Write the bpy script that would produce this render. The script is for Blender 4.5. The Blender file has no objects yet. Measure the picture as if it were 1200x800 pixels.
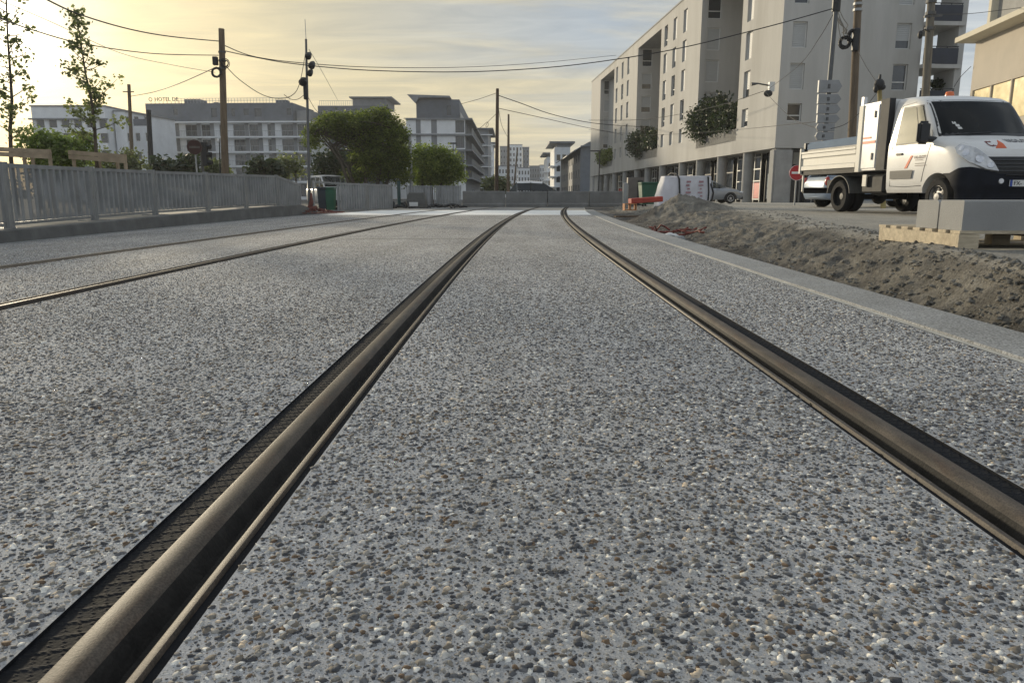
import bpy, bmesh, math, random
import numpy as np
from mathutils import Vector, Matrix, noise
from mathutils.geometry import tessellate_polygon

R = math.radians
PI = math.pi
sc = bpy.context.scene
col = sc.collection
rnd = random.Random(7)

# ------------------------------------------------------------------ camera
EYE = 0.61
PITCH = R(11.09)
FPX = 870.0
cam = bpy.data.cameras.new('camera')
camo = bpy.data.objects.new('camera', cam)
col.objects.link(camo)
sc.camera = camo
cam.sensor_width = 36.0
cam.lens = FPX / 1200 * 36
cam.clip_start = 0.02
cam.clip_end = 4000
camo.location = (0, 0, EYE)
camo.rotation_euler = (R(90) - PITCH, 0, 0)

# ------------------------------------------------------------------ light
SUN_EL, SUN_AZ = R(10.2), R(-34.0)          # azimuth measured from +Y, clockwise
SUN_DIR = Vector((math.sin(SUN_AZ) * math.cos(SUN_EL), math.cos(SUN_AZ) * math.cos(SUN_EL), math.sin(SUN_EL)))
sc.view_settings.view_transform = 'Standard'
sc.view_settings.look = 'None'
sc.view_settings.exposure = 0.28
sc.view_settings.gamma = 1.0
world = bpy.data.worlds.new('World')
sc.world = world
world.use_nodes = True
wt = world.node_tree
bg = wt.nodes['Background']
bg.inputs[1].default_value = 0.1


def N(nt, typ, **kw):
    n = nt.nodes.new(typ)
    for k, v in kw.items():
        if k.startswith('i_'):
            n.inputs[int(k[2:])].default_value = v
        else:
            setattr(n, k, v)
    return n


def mth(nt, op, a, b=None, clamp=False):
    n = nt.nodes.new('ShaderNodeMath')
    n.operation = op
    n.use_clamp = clamp
    for i, v in enumerate((a, b)):
        if v is None:
            continue
        if isinstance(v, (int, float)):
            n.inputs[i].default_value = v
        else:
            nt.links.new(v, n.inputs[i])
    return n.outputs[0]


def mixc(nt, fac, a, b, blend='MIX'):
    n = nt.nodes.new('ShaderNodeMix')
    n.data_type = 'RGBA'
    n.blend_type = blend
    for i, v in ((0, fac), (6, a), (7, b)):
        if isinstance(v, (int, float)):
            n.inputs[i].default_value = v
        elif isinstance(v, tuple):
            n.inputs[i].default_value = v if len(v) == 4 else (*v, 1)
        else:
            nt.links.new(v, n.inputs[i])
    return n.outputs[2]


def ramp(nt, fac, stops, interp='LINEAR'):
    n = nt.nodes.new('ShaderNodeValToRGB')
    e = n.color_ramp.elements
    n.color_ramp.interpolation = interp
    while len(e) < len(stops):
        e.new(0.5)
    for k, (p, c) in enumerate(stops):
        e[k].position = p
        e[k].color = (*c, 1) if len(c) == 3 else c
    nt.links.new(fac, n.inputs[0])
    return n.outputs[0]


sky = N(wt, 'ShaderNodeTexSky', sky_type='NISHITA', sun_disc=False, sun_elevation=SUN_EL, sun_rotation=SUN_AZ,
        air_density=1.0, dust_density=1.6, ozone_density=1.2)
tcw = N(wt, 'ShaderNodeTexCoord')
dirn = N(wt, 'ShaderNodeVectorMath', operation='NORMALIZE')
wt.links.new(tcw.outputs['Generated'], dirn.inputs[0])
dot = N(wt, 'ShaderNodeVectorMath', operation='DOT_PRODUCT')
wt.links.new(dirn.outputs[0], dot.inputs[0])
dot.inputs[1].default_value = SUN_DIR
ang = mth(wt, 'DIVIDE', mth(wt, 'ARCCOSINE', mth(wt, 'MINIMUM', dot.outputs['Value'], 0.99999)), PI)
# thin high veil: bright and warm round the sun (forward scatter), neutral further off
K = 10.0
veil = ramp(wt, ang, [(0.0, (3.0, 2.8, 2.3)), (0.014, (1.6, 1.5, 1.2)), (0.026, (1.0, 0.93, 0.66)), (0.045, (0.76, 0.66, 0.40)),
                      (0.10, (0.55, 0.485, 0.305)), (0.19, (0.53, 0.475, 0.335)), (0.36, (0.58, 0.62, 0.645)),
                      (1.0, (0.56, 0.60, 0.645))])
veil = mixc(wt, 1.0, veil, (K, K, K), 'MULTIPLY')
sep = N(wt, 'ShaderNodeSeparateXYZ')
wt.links.new(dirn.outputs[0], sep.inputs[0])
# project directions on a flat cloud deck so the streaks shrink towards the horizon
den = mth(wt, 'MAXIMUM', mth(wt, 'ADD', sep.outputs[2], 0.10), 0.02)
cmb = N(wt, 'ShaderNodeCombineXYZ')
wt.links.new(mth(wt, 'DIVIDE', sep.outputs[0], den), cmb.inputs[0])
wt.links.new(mth(wt, 'DIVIDE', sep.outputs[1], den), cmb.inputs[1])
mp = N(wt, 'ShaderNodeMapping')
mp.inputs['Rotation'].default_value = (0, 0, R(-38))
mp.inputs['Scale'].default_value = (0.55, 1.5, 1)
wt.links.new(cmb.outputs[0], mp.inputs[0])
n1 = N(wt, 'ShaderNodeTexNoise')
n1.inputs['Scale'].default_value = 0.9
n1.inputs['Detail'].default_value = 9
n1.inputs['Roughness'].default_value = 0.58
n1.inputs['Distortion'].default_value = 0.7
wt.links.new(mp.outputs[0], n1.inputs['Vector'])
cl = ramp(wt, n1.outputs[0], [(0.38, (0, 0, 0)), (0.62, (1, 1, 1))], 'EASE')
hi = mth(wt, 'MULTIPLY', mth(wt, 'SUBTRACT', sep.outputs[2], 0.03), 6.0, clamp=True)
# gaps: cooler grey blue higher up, cloud sheets: warm veil
gap = mixc(wt, hi, veil, (3.7, 4.2, 4.75))
far = ramp(wt, ang, [(0.08, (0, 0, 0)), (0.22, (1, 1, 1))])
gap = mixc(wt, far, veil, gap)
sheet = mixc(wt, 1.0, veil, (1.08, 1.07, 1.06), 'MULTIPLY')
n2 = N(wt, 'ShaderNodeTexNoise')
n2.inputs['Scale'].default_value = 2.1
n2.inputs['Detail'].default_value = 8
n2.inputs['Roughness'].default_value = 0.6
n2.inputs['Distortion'].default_value = 1.1
wt.links.new(mp.outputs[0], n2.inputs['Vector'])
streak = ramp(wt, n2.outputs[0], [(0.34, (0.80, 0.82, 0.86)), (0.66, (1.13, 1.11, 1.07))])
body = mixc(wt, 1.0, mixc(wt, cl, gap, sheet), streak, 'MULTIPLY')
wt.links.new(mixc(wt, 0.90, sky.outputs[0], body), bg.inputs[0])

sun = bpy.data.lights.new('sun', 'SUN')
sun.energy = 3.2
sun.angle = R(3.0)
sun.color = (1.0, 0.86, 0.63)
suno = bpy.data.objects.new('sun', sun)
col.objects.link(suno)
suno.rotation_euler = (-SUN_DIR).to_track_quat('-Z', 'Y').to_euler()


# ------------------------------------------------------------------ picture measurements -> places
def ray(px, py):
    dx, dy = (px - 600) / FPX, -(py - 400) / FPX
    return dx, math.cos(PITCH) + dy * math.sin(PITCH), -math.sin(PITCH) + dy * math.cos(PITCH)


def at(px, py, Y):
    d = ray(px, py)
    t = Y / d[1]
    return Vector((d[0] * t, Y, EYE + d[2] * t))


def ground(px, py, z=0.0):
    d = ray(px, py)
    t = (z - EYE) / d[2]
    return Vector((d[0] * t, d[1] * t, z))


# ------------------------------------------------------------------ materials
MATS = {}


def mat(name, base, rough=0.7, metal=0.0, var=0.12, scale=4.0, bump=0.0, bscale=40.0, spec=0.5, stretch=None, dirt=None, speck=None):
    """Principled with two octaves of own-colour variation and fine relief."""
    if name in MATS:
        return MATS[name]
    m = bpy.data.materials.new(name)
    m.use_nodes = True
    nt = m.node_tree
    b = nt.nodes['Principled BSDF']
    tc = N(nt, 'ShaderNodeTexCoord')
    vec = tc.outputs['Object']
    if stretch:
        mpn = N(nt, 'ShaderNodeMapping')
        mpn.inputs['Scale'].default_value = stretch
        nt.links.new(vec, mpn.inputs[0])
        vec = mpn.outputs[0]
    nz = N(nt, 'ShaderNodeTexNoise')
    nz.inputs['Scale'].default_value = scale
    nz.inputs['Detail'].default_value = 6
    nz.inputs['Roughness'].default_value = 0.6
    nt.links.new(vec, nz.inputs['Vector'])
    lo = tuple(max(0, c * (1 - var * 1.6)) for c in base)
    hi_ = tuple(min(1, c * (1 + var * 1.3)) for c in base)
    c = ramp(nt, nz.outputs[0], [(0.3, lo), (0.7, hi_)])
    if dirt:
        nd = N(nt, 'ShaderNodeTexNoise')
        nd.inputs['Scale'].default_value = scale * 0.35
        nd.inputs['Detail'].default_value = 8
        nd.inputs['Roughness'].default_value = 0.7
        nt.links.new(vec, nd.inputs['Vector'])
        f = ramp(nt, nd.outputs[0], [(0.50, (0, 0, 0)), (0.72, (dirt[1],) * 3)])
        c = mixc(nt, f, c, dirt[0])
    if speck:
        ns = N(nt, 'ShaderNodeTexNoise')
        ns.inputs['Scale'].default_value = speck[0]
        ns.inputs['Detail'].default_value = 2
        nt.links.new(tc.outputs['Object'], ns.inputs['Vector'])
        k_ = speck[1]
        c = mixc(nt, 1.0, c, ramp(nt, ns.outputs[0], [(0.36, (1 - k_,) * 3), (0.5, (1, 1, 1)), (0.64, (1 + k_,) * 3)]), 'MULTIPLY')
    nt.links.new(c, b.inputs['Base Color'])
    b.inputs['Roughness'].default_value = rough
    b.inputs['Metallic'].default_value = metal
    b.inputs['Specular IOR Level'].default_value = spec
    if rough > 0.15:
        rr = mth(nt, 'ADD', rough - 0.08, mth(nt, 'MULTIPLY', nz.outputs[0], 0.16))
        nt.links.new(rr, b.inputs['Roughness'])
    if bump:
        nb = N(nt, 'ShaderNodeTexNoise')
        nb.inputs['Scale'].default_value = bscale
        nb.inputs['Detail'].default_value = 5
        nt.links.new(tc.outputs['Object'], nb.inputs['Vector'])
        bp = N(nt, 'ShaderNodeBump')
        bp.inputs['Strength'].default_value = bump
        bp.inputs['Distance'].default_value = 0.02
        nt.links.new(nb.outputs[0], bp.inputs['Height'])
        nt.links.new(bp.outputs[0], b.inputs['Normal'])
    MATS[name] = m
    return m


def glass_mat(name, base=(0.02, 0.025, 0.03), rough=0.06):
    return mat(name, base, rough, 0.0, 0.1, 2.0, spec=0.9)


def clear_glass(name, tint=(0.5, 0.52, 0.5), through=0.6):
    if name in MATS:
        return MATS[name]
    m = bpy.data.materials.new(name)
    m.use_nodes = True
    nt = m.node_tree
    out = nt.nodes['Material Output']
    b = nt.nodes['Principled BSDF']
    b.inputs['Base Color'].default_value = (0.02, 0.025, 0.028, 1)
    b.inputs['Roughness'].default_value = 0.05
    t = N(nt, 'ShaderNodeBsdfTransparent')
    t.inputs[0].default_value = (*tint, 1)
    mx = N(nt, 'ShaderNodeMixShader')
    mx.inputs[0].default_value = through
    nt.links.new(b.outputs[0], mx.inputs[1])
    nt.links.new(t.outputs[0], mx.inputs[2])
    nt.links.new(mx.outputs[0], out.inputs[0])
    MATS[name] = m
    return m


def leaf_mat(name, stops, trans=0.35):
    if name in MATS:
        return MATS[name]
    m = bpy.data.materials.new(name)
    m.use_nodes = True
    nt = m.node_tree
    out = nt.nodes['Material Output']
    b = nt.nodes['Principled BSDF']
    at_ = N(nt, 'ShaderNodeAttribute', attribute_name='tint')
    c = ramp(nt, at_.outputs['Fac'], stops)
    nt.links.new(c, b.inputs['Base Color'])
    b.inputs['Roughness'].default_value = 0.55
    t = N(nt, 'ShaderNodeBsdfTranslucent')
    c2 = mixc(nt, 1.0, c, (1.5, 1.7, 0.8), 'MULTIPLY')
    nt.links.new(c2, t.inputs[0])
    mx = N(nt, 'ShaderNodeMixShader')
    mx.inputs[0].default_value = trans
    nt.links.new(b.outputs[0], mx.inputs[1])
    nt.links.new(t.outputs[0], mx.inputs[2])
    nt.links.new(mx.outputs[0], out.inputs[0])
    MATS[name] = m
    return m


# ------------------------------------------------------------------ mesh builder
ROOT = {}


class MB:
    def __init__(s):
        s.v, s.f, s.m, s.mi = [], [], Matrix(), []
        s.cur = 0

    def add(s, verts, faces):
        o = len(s.v)
        M = s.m
        s.v += [tuple(M @ Vector(p)) for p in verts]
        s.f += [tuple(i + o for i in f) for f in faces]
        s.mi += [s.cur] * len(faces)
        return s

    def box(s, x0, y0, z0, x1, y1, z1):
        v = [(x0, y0, z0), (x1, y0, z0), (x1, y1, z0), (x0, y1, z0), (x0, y0, z1), (x1, y0, z1), (x1, y1, z1), (x0, y1, z1)]
        return s.add(v, [(0, 3, 2, 1), (4, 5, 6, 7), (0, 1, 5, 4), (1, 2, 6, 5), (2, 3, 7, 6), (3, 0, 4, 7)])

    def cbox(s, c, d):
        return s.box(c[0] - d[0] / 2, c[1] - d[1] / 2, c[2] - d[2] / 2, c[0] + d[0] / 2, c[1] + d[1] / 2, c[2] + d[2] / 2)

    def quad(s, a, b, c, d):
        return s.add([a, b, c, d], [(0, 1, 2, 3)])

    def bar(s, p, q, w, h=None):
        """square bar between two points"""
        p, q = Vector(p), Vector(q)
        h = h or w
        d = (q - p).normalized()
        up = Vector((0, 0, 1)) if abs(d.z) < 0.9 else Vector((1, 0, 0))
        a = d.cross(up).normalized() * w / 2
        b = a.normalized().cross(d) * h / 2
        v = [p - a - b, p + a - b, p + a + b, p - a + b, q - a - b, q + a - b, q + a + b, q - a + b]
        return s.add(v, [(0, 1, 2, 3), (7, 6, 5, 4), (0, 4, 5, 1), (1, 5, 6, 2), (2, 6, 7, 3), (3, 7, 4, 0)])

    def tube(s, pts, r, n=8, cap=True):
        pts = [Vector(p) for p in pts]
        if not isinstance(r, (list, tuple)):
            r = [r] * len(pts)
        rings = []
        pa = None
        for i, p in enumerate(pts):
            d = (pts[min(i + 1, len(pts) - 1)] - pts[max(i - 1, 0)]).normalized()
            if pa is None:
                up = Vector((0, 0, 1)) if abs(d.z) < 0.9 else Vector((1, 0, 0))
                pa = d.cross(up).normalized()
            else:
                pa = (pa - d * pa.dot(d)).normalized()
            pb = d.cross(pa)
            rings.append([p + (pa * math.cos(2 * PI * k / n) + pb * math.sin(2 * PI * k / n)) * r[i] for k in range(n)])
        return s.loft(rings, True, cap)

    def cyl(s, p, q, r, r2=None, n=12):
        return s.tube([p, q], [r, r if r2 is None else r2], n)

    def loft(s, rings, closed=True, cap=False):
        n = len(rings[0])
        v = [p for rg in rings for p in rg]
        f = []
        for i in range(len(rings) - 1):
            for k in range(n if closed else n - 1):
                k2 = (k + 1) % n
                f.append((i * n + k, i * n + k2, (i + 1) * n + k2, (i + 1) * n + k))
        if cap:
            f.append(tuple(range(n))[::-1])
            f.append(tuple((len(rings) - 1) * n + k for k in range(n)))
        return s.add(v, f)

    def prism(s, poly, y0, y1, axes='xz'):
        """polygon given in two axes, extruded along the third"""
        def P(a, b, c):
            return {'xz': (a, c, b), 'xy': (a, b, c), 'yz': (c, a, b)}[axes]
        n = len(poly)
        v = [P(a, b, y0) for a, b in poly] + [P(a, b, y1) for a, b in poly]
        f = [tuple(range(n)), tuple(range(2 * n - 1, n - 1, -1))]
        f += [(k, k + n, (k + 1) % n + n, (k + 1) % n) for k in range(n)]
        return s.add(v, f)

    def sphere(s, c, r, n=10, m=6):
        c = Vector(c)
        rr = r if isinstance(r, (tuple, list)) else (r, r, r)
        rings = []
        for j in range(m + 1):
            t = PI * j / m
            t = min(max(t, 0.06), PI - 0.06)
            rings.append([c + Vector((rr[0] * math.sin(t) * math.cos(2 * PI * k / n), rr[1] * math.sin(t) * math.sin(2 * PI * k / n), rr[2] * math.cos(t))) for k in range(n)])
        return s.loft(rings, True, True)

    def mesh(s, name, mats, smooth=False, bevel=0.0, seg=1):
        me = bpy.data.meshes.new(name)
        me.from_pydata(s.v, [], s.f)
        if not isinstance(mats, (list, tuple)):
            mats = [mats]
        for m in mats:
            me.materials.append(m)
        if len(mats) > 1:
            me.polygons.foreach_set('material_index', s.mi)
        bm = bmesh.new()
        bm.from_mesh(me)
        bmesh.ops.recalc_face_normals(bm, faces=bm.faces)
        if bevel:
            ed = [e for e in bm.edges if len(e.link_faces) == 2 and e.calc_face_angle(0) > 0.5]
            bmesh.ops.bevel(bm, geom=ed, offset=bevel, segments=seg, affect='EDGES', clamp_overlap=True)
        if smooth:
            for f in bm.faces:
                f.smooth = True
            for e in bm.edges:
                if len(e.link_faces) == 2 and e.calc_face_angle(0) > 0.75:
                    e.smooth = False
        bm.to_mesh(me)
        bm.free()
        me.update()
        return me

    def build(s, name, mats, parent=None, smooth=False, bevel=0.0, seg=1, local=False):
        """one mesh object; world coordinates unless local"""
        if parent is not None and not local:
            inv = ROOT.get(parent.name, Matrix()).inverted()
            s.v = [tuple(inv @ Vector(p)) for p in s.v]
        me = s.mesh(name, mats, smooth, bevel, seg)
        return link(name, me, parent)


def link(name, me, parent=None):
    o = bpy.data.objects.new(name, me)
    col.objects.link(o)
    if parent is not None:
        o.parent = parent
        ROOT[o.name] = ROOT.get(parent.name, Matrix())
    return o


def tag(o, label=None, cat=None, group=None, kind=None):
    for k, v in (('label', label), ('category', cat), ('group', group), ('kind', kind)):
        if v:
            o[k] = v
    return o


def thing(name, label, cat, loc=(0, 0, 0), rz=0.0, group=None, scale=1.0):
    o = bpy.data.objects.new(name, None)
    o.empty_display_size = 0.2
    col.objects.link(o)
    o.location = loc
    o.rotation_euler = (0, 0, rz)
    ROOT[o.name] = Matrix.Translation(Vector(loc)) @ Matrix.Rotation(rz, 4, 'Z')
    return tag(o, label, cat, group)


def copy_tree(o, parent=None):
    c = o.copy()
    col.objects.link(c)
    if parent is not None:
        c.parent = parent
    for ch in [x for x in KIDS.get(o.name, [])]:
        copy_tree(ch, c)
    return c


KIDS = {}


def index_kids(o):
    for ch in o.children_recursive:
        KIDS.setdefault(ch.parent.name, [])
        if ch not in KIDS[ch.parent.name]:
            KIDS[ch.parent.name].append(ch)


def text_mesh(body, size, extrude=0.0, bold=0.0):
    c = bpy.data.curves.new('lettering', 'FONT')
    c.body = body
    c.size = size
    c.extrude = extrude
    c.offset = bold
    c.resolution_u = 2
    o = bpy.data.objects.new('lettering', c)
    col.objects.link(o)
    dg = bpy.context.evaluated_depsgraph_get()
    me = bpy.data.meshes.new_from_object(o.evaluated_get(dg))
    bpy.data.objects.remove(o)
    bpy.data.curves.remove(c)
    return me


def raw_mesh(name, verts, faces_flat, counts, mats, tint=None, smooth=False):
    """numpy arrays -> mesh, fast"""
    me = bpy.data.meshes.new(name)
    nv, nl, nf = len(verts), len(faces_flat), len(counts)
    me.vertices.add(nv)
    me.vertices.foreach_set('co', np.asarray(verts, np.float32).ravel())
    me.loops.add(nl)
    me.loops.foreach_set('vertex_index', np.asarray(faces_flat, np.int32).ravel())
    me.polygons.add(nf)
    st = np.zeros(nf, np.int32)
    st[1:] = np.cumsum(counts)[:-1]
    me.polygons.foreach_set('loop_start', st)
    me.polygons.foreach_set('loop_total', np.asarray(counts, np.int32))
    if smooth:
        me.polygons.foreach_set('use_smooth', np.ones(nf, bool))
    for m in (mats if isinstance(mats, (list, tuple)) else [mats]):
        me.materials.append(m)
    me.update(calc_edges=True)
    me.validate()
    if tint is not None:
        a = me.attributes.new('tint', 'FLOAT', 'POINT')
        a.data.foreach_set('value', np.asarray(tint, np.float32))
    return me


def wall_grid(mb, u0, u1, v0, v1, holes, P, depth=0.2):
    """flat wall with openings; P(u, v, d) -> point, d = depth into the wall"""
    us = sorted({u0, u1, *[h[0] for h in holes], *[h[1] for h in holes]})
    vs = sorted({v0, v1, *[h[2] for h in holes], *[h[3] for h in holes]})
    us = [u for u in us if u0 - 1e-6 <= u <= u1 + 1e-6]
    vs = [v for v in vs if v0 - 1e-6 <= v <= v1 + 1e-6]
    for i in range(len(us) - 1):
        for j in range(len(vs) - 1):
            cu, cv = (us[i] + us[i + 1]) / 2, (vs[j] + vs[j + 1]) / 2
            if any(h[0] < cu < h[1] and h[2] < cv < h[3] for h in holes):
                continue
            mb.quad(P(us[i], vs[j], 0), P(us[i + 1], vs[j], 0), P(us[i + 1], vs[j + 1], 0), P(us[i], vs[j + 1], 0))
    for h in holes:
        dd = h[4] if len(h) > 4 else depth
        if dd:
            a, b, c, d = h[:4]
            for (p, q) in (((a, c), (b, c)), ((b, c), (b, d)), ((b, d), (a, d)), ((a, d), (a, c))):
                mb.quad(P(*p, 0), P(*q, 0), P(*q, dd), P(*p, dd))

# ================================================================== THE GROUND
def sh(Y):
    """sideways shift of the gentle right-hand curve of the tracks"""
    return 0.0012 * max(0.0, Y) ** 2


def ylist(a, b):
    out, y = [], a
    while y < b:
        out.append(y)
        y += 0.25 if y < 8 else 0.5
    return out + [b]


_rng = np.random.default_rng(11)
_lat = _rng.random((256, 256))


def vnoise(x, y):
    xi, yi = np.floor(x).astype(int), np.floor(y).astype(int)
    fx, fy = x - xi, y - yi
    fx, fy = fx * fx * (3 - 2 * fx), fy * fy * (3 - 2 * fy)
    g = lambda i, j: _lat[(i) % 256, (j) % 256]
    return (g(xi, yi) * (1 - fx) + g(xi + 1, yi) * fx) * (1 - fy) + (g(xi, yi + 1) * (1 - fx) + g(xi + 1, yi + 1) * fx) * fy


def fbm(x, y, o=4, gain=0.5):
    s, a, t = 0, 1.0, 0
    for k in range(o):
        s = s + a * (vnoise(x * 2 ** k + 17 * k, y * 2 ** k + 31 * k) - 0.5)
        t += a
        a *= gain
    return s / t


M_asphalt = mat('asphalt', (0.075, 0.074, 0.072), 0.9, 0, 0.25, 0.6, bump=0.25, bscale=60, dirt=((0.13, 0.12, 0.10), 0.7))
M_mortar_apron = mat('pale_concrete', (0.20, 0.20, 0.195), 0.85, 0, 0.12, 1.5, bump=0.2, bscale=30)
M_kerb = mat('kerb_granite', (0.27, 0.275, 0.275), 0.8, 0, 0.10, 2.0, bump=0.35, bscale=220, dirt=((0.20, 0.195, 0.18), 0.5), speck=(110, 0.45))
M_edge = mat('pale_edge_joint', (0.42, 0.41, 0.37), 0.85, 0, 0.15, 6.0, bump=0.2, bscale=120)
M_kerbl = mat('old_kerb_concrete', (0.13, 0.13, 0.125), 0.9, 0, 0.18, 3.0, bump=0.4, bscale=80, dirt=((0.09, 0.085, 0.075), 0.6))
M_side = mat('sandy_pavement', (0.34, 0.31, 0.26), 0.9, 0, 0.2, 1.4, bump=0.3, bscale=60, dirt=((0.2, 0.18, 0.15), 0.6))
M_paint = mat('white_road_paint', (0.84, 0.84, 0.82), 0.7, 0, 0.07, 2.5, bump=0.15, bscale=60, dirt=((0.62, 0.62, 0.60), 0.35))
M_steel = mat('rail_steel', (0.080, 0.065, 0.051), 0.60, 0.0, 0.35, 34.0, bump=0.10, bscale=420, spec=0.34, speck=(260, 0.3), stretch=(1, 0.25, 1), dirt=((0.075, 0.042, 0.024), 0.9))
M_groove = mat('groove_grime_shade', (0.026, 0.024, 0.022), 0.75, 0, 0.35, 12.0, bump=0.2, bscale=120, spec=0.25)  # grime and the groove's shadow, both put into one dark colour
M_rubber = mat('black_rubber', (0.012, 0.013, 0.016), 0.85, 0, 0.25, 30.0, bump=0.1, bscale=200, spec=0.2)


def pavement_material():
    m = bpy.data.materials.new('exposed_aggregate')
    m.use_nodes = True
    nt = m.node_tree
    b = nt.nodes['Principled BSDF']
    geo = N(nt, 'ShaderNodeNewGeometry')
    pos = geo.outputs['Position']
    sp = N(nt, 'ShaderNodeSeparateXYZ')
    nt.links.new(pos, sp.inputs[0])
    # cement paste, fine sandy
    na = N(nt, 'ShaderNodeTexNoise')
    na.inputs['Scale'].default_value = 300
    na.inputs['Detail'].default_value = 4
    nt.links.new(pos, na.inputs['Vector'])
    nbig = N(nt, 'ShaderNodeTexNoise')
    nbig.inputs['Scale'].default_value = 0.8
    nbig.inputs['Detail'].default_value = 7
    nbig.inputs['Roughness'].default_value = 0.65
    nt.links.new(pos, nbig.inputs['Vector'])
    paste = ramp(nt, na.outputs[0], [(0.3, (0.33, 0.333, 0.34)), (0.7, (0.50, 0.503, 0.508))])
    sv = N(nt, 'ShaderNodeTexVoronoi')
    sv.inputs['Scale'].default_value = 330
    nt.links.new(pos, sv.inputs['Vector'])
    svc = N(nt, 'ShaderNodeSeparateXYZ')
    nt.links.new(sv.outputs['Color'], svc.inputs[0])
    grain = ramp(nt, svc.outputs[0], [(0.0, (0.45, 0.45, 0.46)), (0.22, (0.9, 0.9, 0.9)), (0.72, (1.0, 1.0, 1.0)), (0.9, (1.45, 1.43, 1.38))], 'CONSTANT')
    paste = mixc(nt, ramp(nt, sv.outputs['Distance'], [(0.25, (0.8,) * 3), (0.5, (0, 0, 0))]), paste, mixc(nt, 1.0, paste, grain, 'MULTIPLY'))
    # stones where they are too far off to be built one by one
    dis = N(nt, 'ShaderNodeTexNoise')
    dis.inputs['Scale'].default_value = 90
    nt.links.new(pos, dis.inputs['Vector'])
    dsub = N(nt, 'ShaderNodeVectorMath', operation='MULTIPLY_ADD')
    nt.links.new(dis.outputs['Color'], dsub.inputs[0])
    dsub.inputs[1].default_value = (0.010, 0.010, 0.0)
    nt.links.new(pos, dsub.inputs[2])
    vor = N(nt, 'ShaderNodeTexVoronoi')
    vor.inputs['Scale'].default_value = 74
    vor.inputs['Randomness'].default_value = 1
    nt.links.new(dsub.outputs[0], vor.inputs['Vector'])
    sepc = N(nt, 'ShaderNodeSeparateXYZ')
    nt.links.new(vor.outputs['Color'], sepc.inputs[0])
    stone = ramp(nt, sepc.outputs[0], PEBBLE_STOPS, 'CONSTANT')
    inside = ramp(nt, vor.outputs['Distance'], [(0.47, (1, 1, 1)), (0.62, (0, 0, 0))])
    wob = mth(nt, 'MULTIPLY', mth(nt, 'SUBTRACT', nbig.outputs[0], 0.5), 2.0)
    far = mth(nt, 'MULTIPLY', mth(nt, 'SUBTRACT', sp.outputs[1], 5.2), 0.31, clamp=True)
    lat = mth(nt, 'SUBTRACT', mth(nt, 'ABSOLUTE', sp.outputs[0]), mth(nt, 'ADD', mth(nt, 'MULTIPLY', mth(nt, 'MAXIMUM', sp.outputs[1], 0.72), 0.702), 0.46))
    far = mth(nt, 'MAXIMUM', far, mth(nt, 'MULTIPLY', lat, 12.0, clamp=True))
    far = mth(nt, 'MAXIMUM', far, mth(nt, 'MULTIPLY', mth(nt, 'SUBTRACT', 0.74, sp.outputs[1]), 30.0, clamp=True))
    fac = mth(nt, 'MULTIPLY', inside, far)
    c = mixc(nt, fac, paste, stone)
    tone = ramp(nt, nbig.outputs[0], [(0.3, (0.82, 0.82, 0.83)), (0.7, (1.14, 1.13, 1.11))])
    c = mixc(nt, 1.0, c, tone, 'MULTIPLY')
    mt = N(nt, 'ShaderNodeMapping')
    mt.inputs['Scale'].default_value = (2.6, 0.22, 1)
    nt.links.new(pos, mt.inputs[0])
    nw = N(nt, 'ShaderNodeTexNoise')
    nw.inputs['Scale'].default_value = 1.0
    nw.inputs['Detail'].default_value = 6
    nt.links.new(mt.outputs[0], nw.inputs['Vector'])
    c = mixc(nt, 1.0, c, ramp(nt, nw.outputs[0], [(0.32, (0.86, 0.855, 0.84)), (0.6, (1.05, 1.05, 1.05))]), 'MULTIPLY')
    nt.links.new(c, b.inputs['Base Color'])
    b.inputs['Roughness'].default_value = 0.9
    b.inputs['Specular IOR Level'].default_value = 0.15
    hgt = mth(nt, 'ADD', mth(nt, 'MULTIPLY', fac, 1.0), mth(nt, 'MULTIPLY', na.outputs[0], 0.25))
    bp = N(nt, 'ShaderNodeBump')
    bp.inputs['Strength'].default_value = 0.55
    bp.inputs['Distance'].default_value = 0.006
    nt.links.new(hgt, bp.inputs['Height'])
    nt.links.new(bp.outputs[0], b.inputs['Normal'])
    return m


PEBBLE_STOPS = [(0.0, (0.070, 0.072, 0.080)), (0.14, (0.105, 0.108, 0.116)), (0.30, (0.145, 0.146, 0.152)), (0.44, (0.175, 0.155, 0.13)),
                (0.55, (0.225, 0.21, 0.185)), (0.65, (0.15, 0.105, 0.07)), (0.71, (0.30, 0.285, 0.26)), (0.79, (0.50, 0.49, 0.46)),
                (0.88, (0.78, 0.765, 0.71)), (0.97, (0.58, 0.49, 0.38))]


def pebble_material():
    m = bpy.data.materials.new('pebble_stone')
    m.use_nodes = True
    nt = m.node_tree
    b = nt.nodes['Principled BSDF']
    a = N(nt, 'ShaderNodeAttribute', attribute_name='tint')
    c = ramp(nt, a.outputs['Fac'], PEBBLE_STOPS, 'CONSTANT')
    geo = N(nt, 'ShaderNodeNewGeometry')
    nz = N(nt, 'ShaderNodeTexNoise')
    nz.inputs['Scale'].default_value = 160
    nz.inputs['Detail'].default_value = 4
    nt.links.new(geo.outputs['Position'], nz.inputs['Vector'])
    t = ramp(nt, nz.outputs[0], [(0.3, (0.7, 0.7, 0.7)), (0.7, (1.25, 1.22, 1.18))])
    nt.links.new(mixc(nt, 1.0, c, t, 'MULTIPLY'), b.inputs['Base Color'])
    b.inputs['Roughness'].default_value = 0.75
    b.inputs['Specular IOR Level'].default_value = 0.25
    bp = N(nt, 'ShaderNodeBump')
    bp.inputs['Strength'].default_value = 0.3
    bp.inputs['Distance'].default_value = 0.002
    nt.links.new(nz.outputs[0], bp.inputs['Height'])
    nt.links.new(bp.outputs[0], b.inputs['Normal'])
    return m


M_agg = pavement_material()
M_peb = pebble_material()

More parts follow.
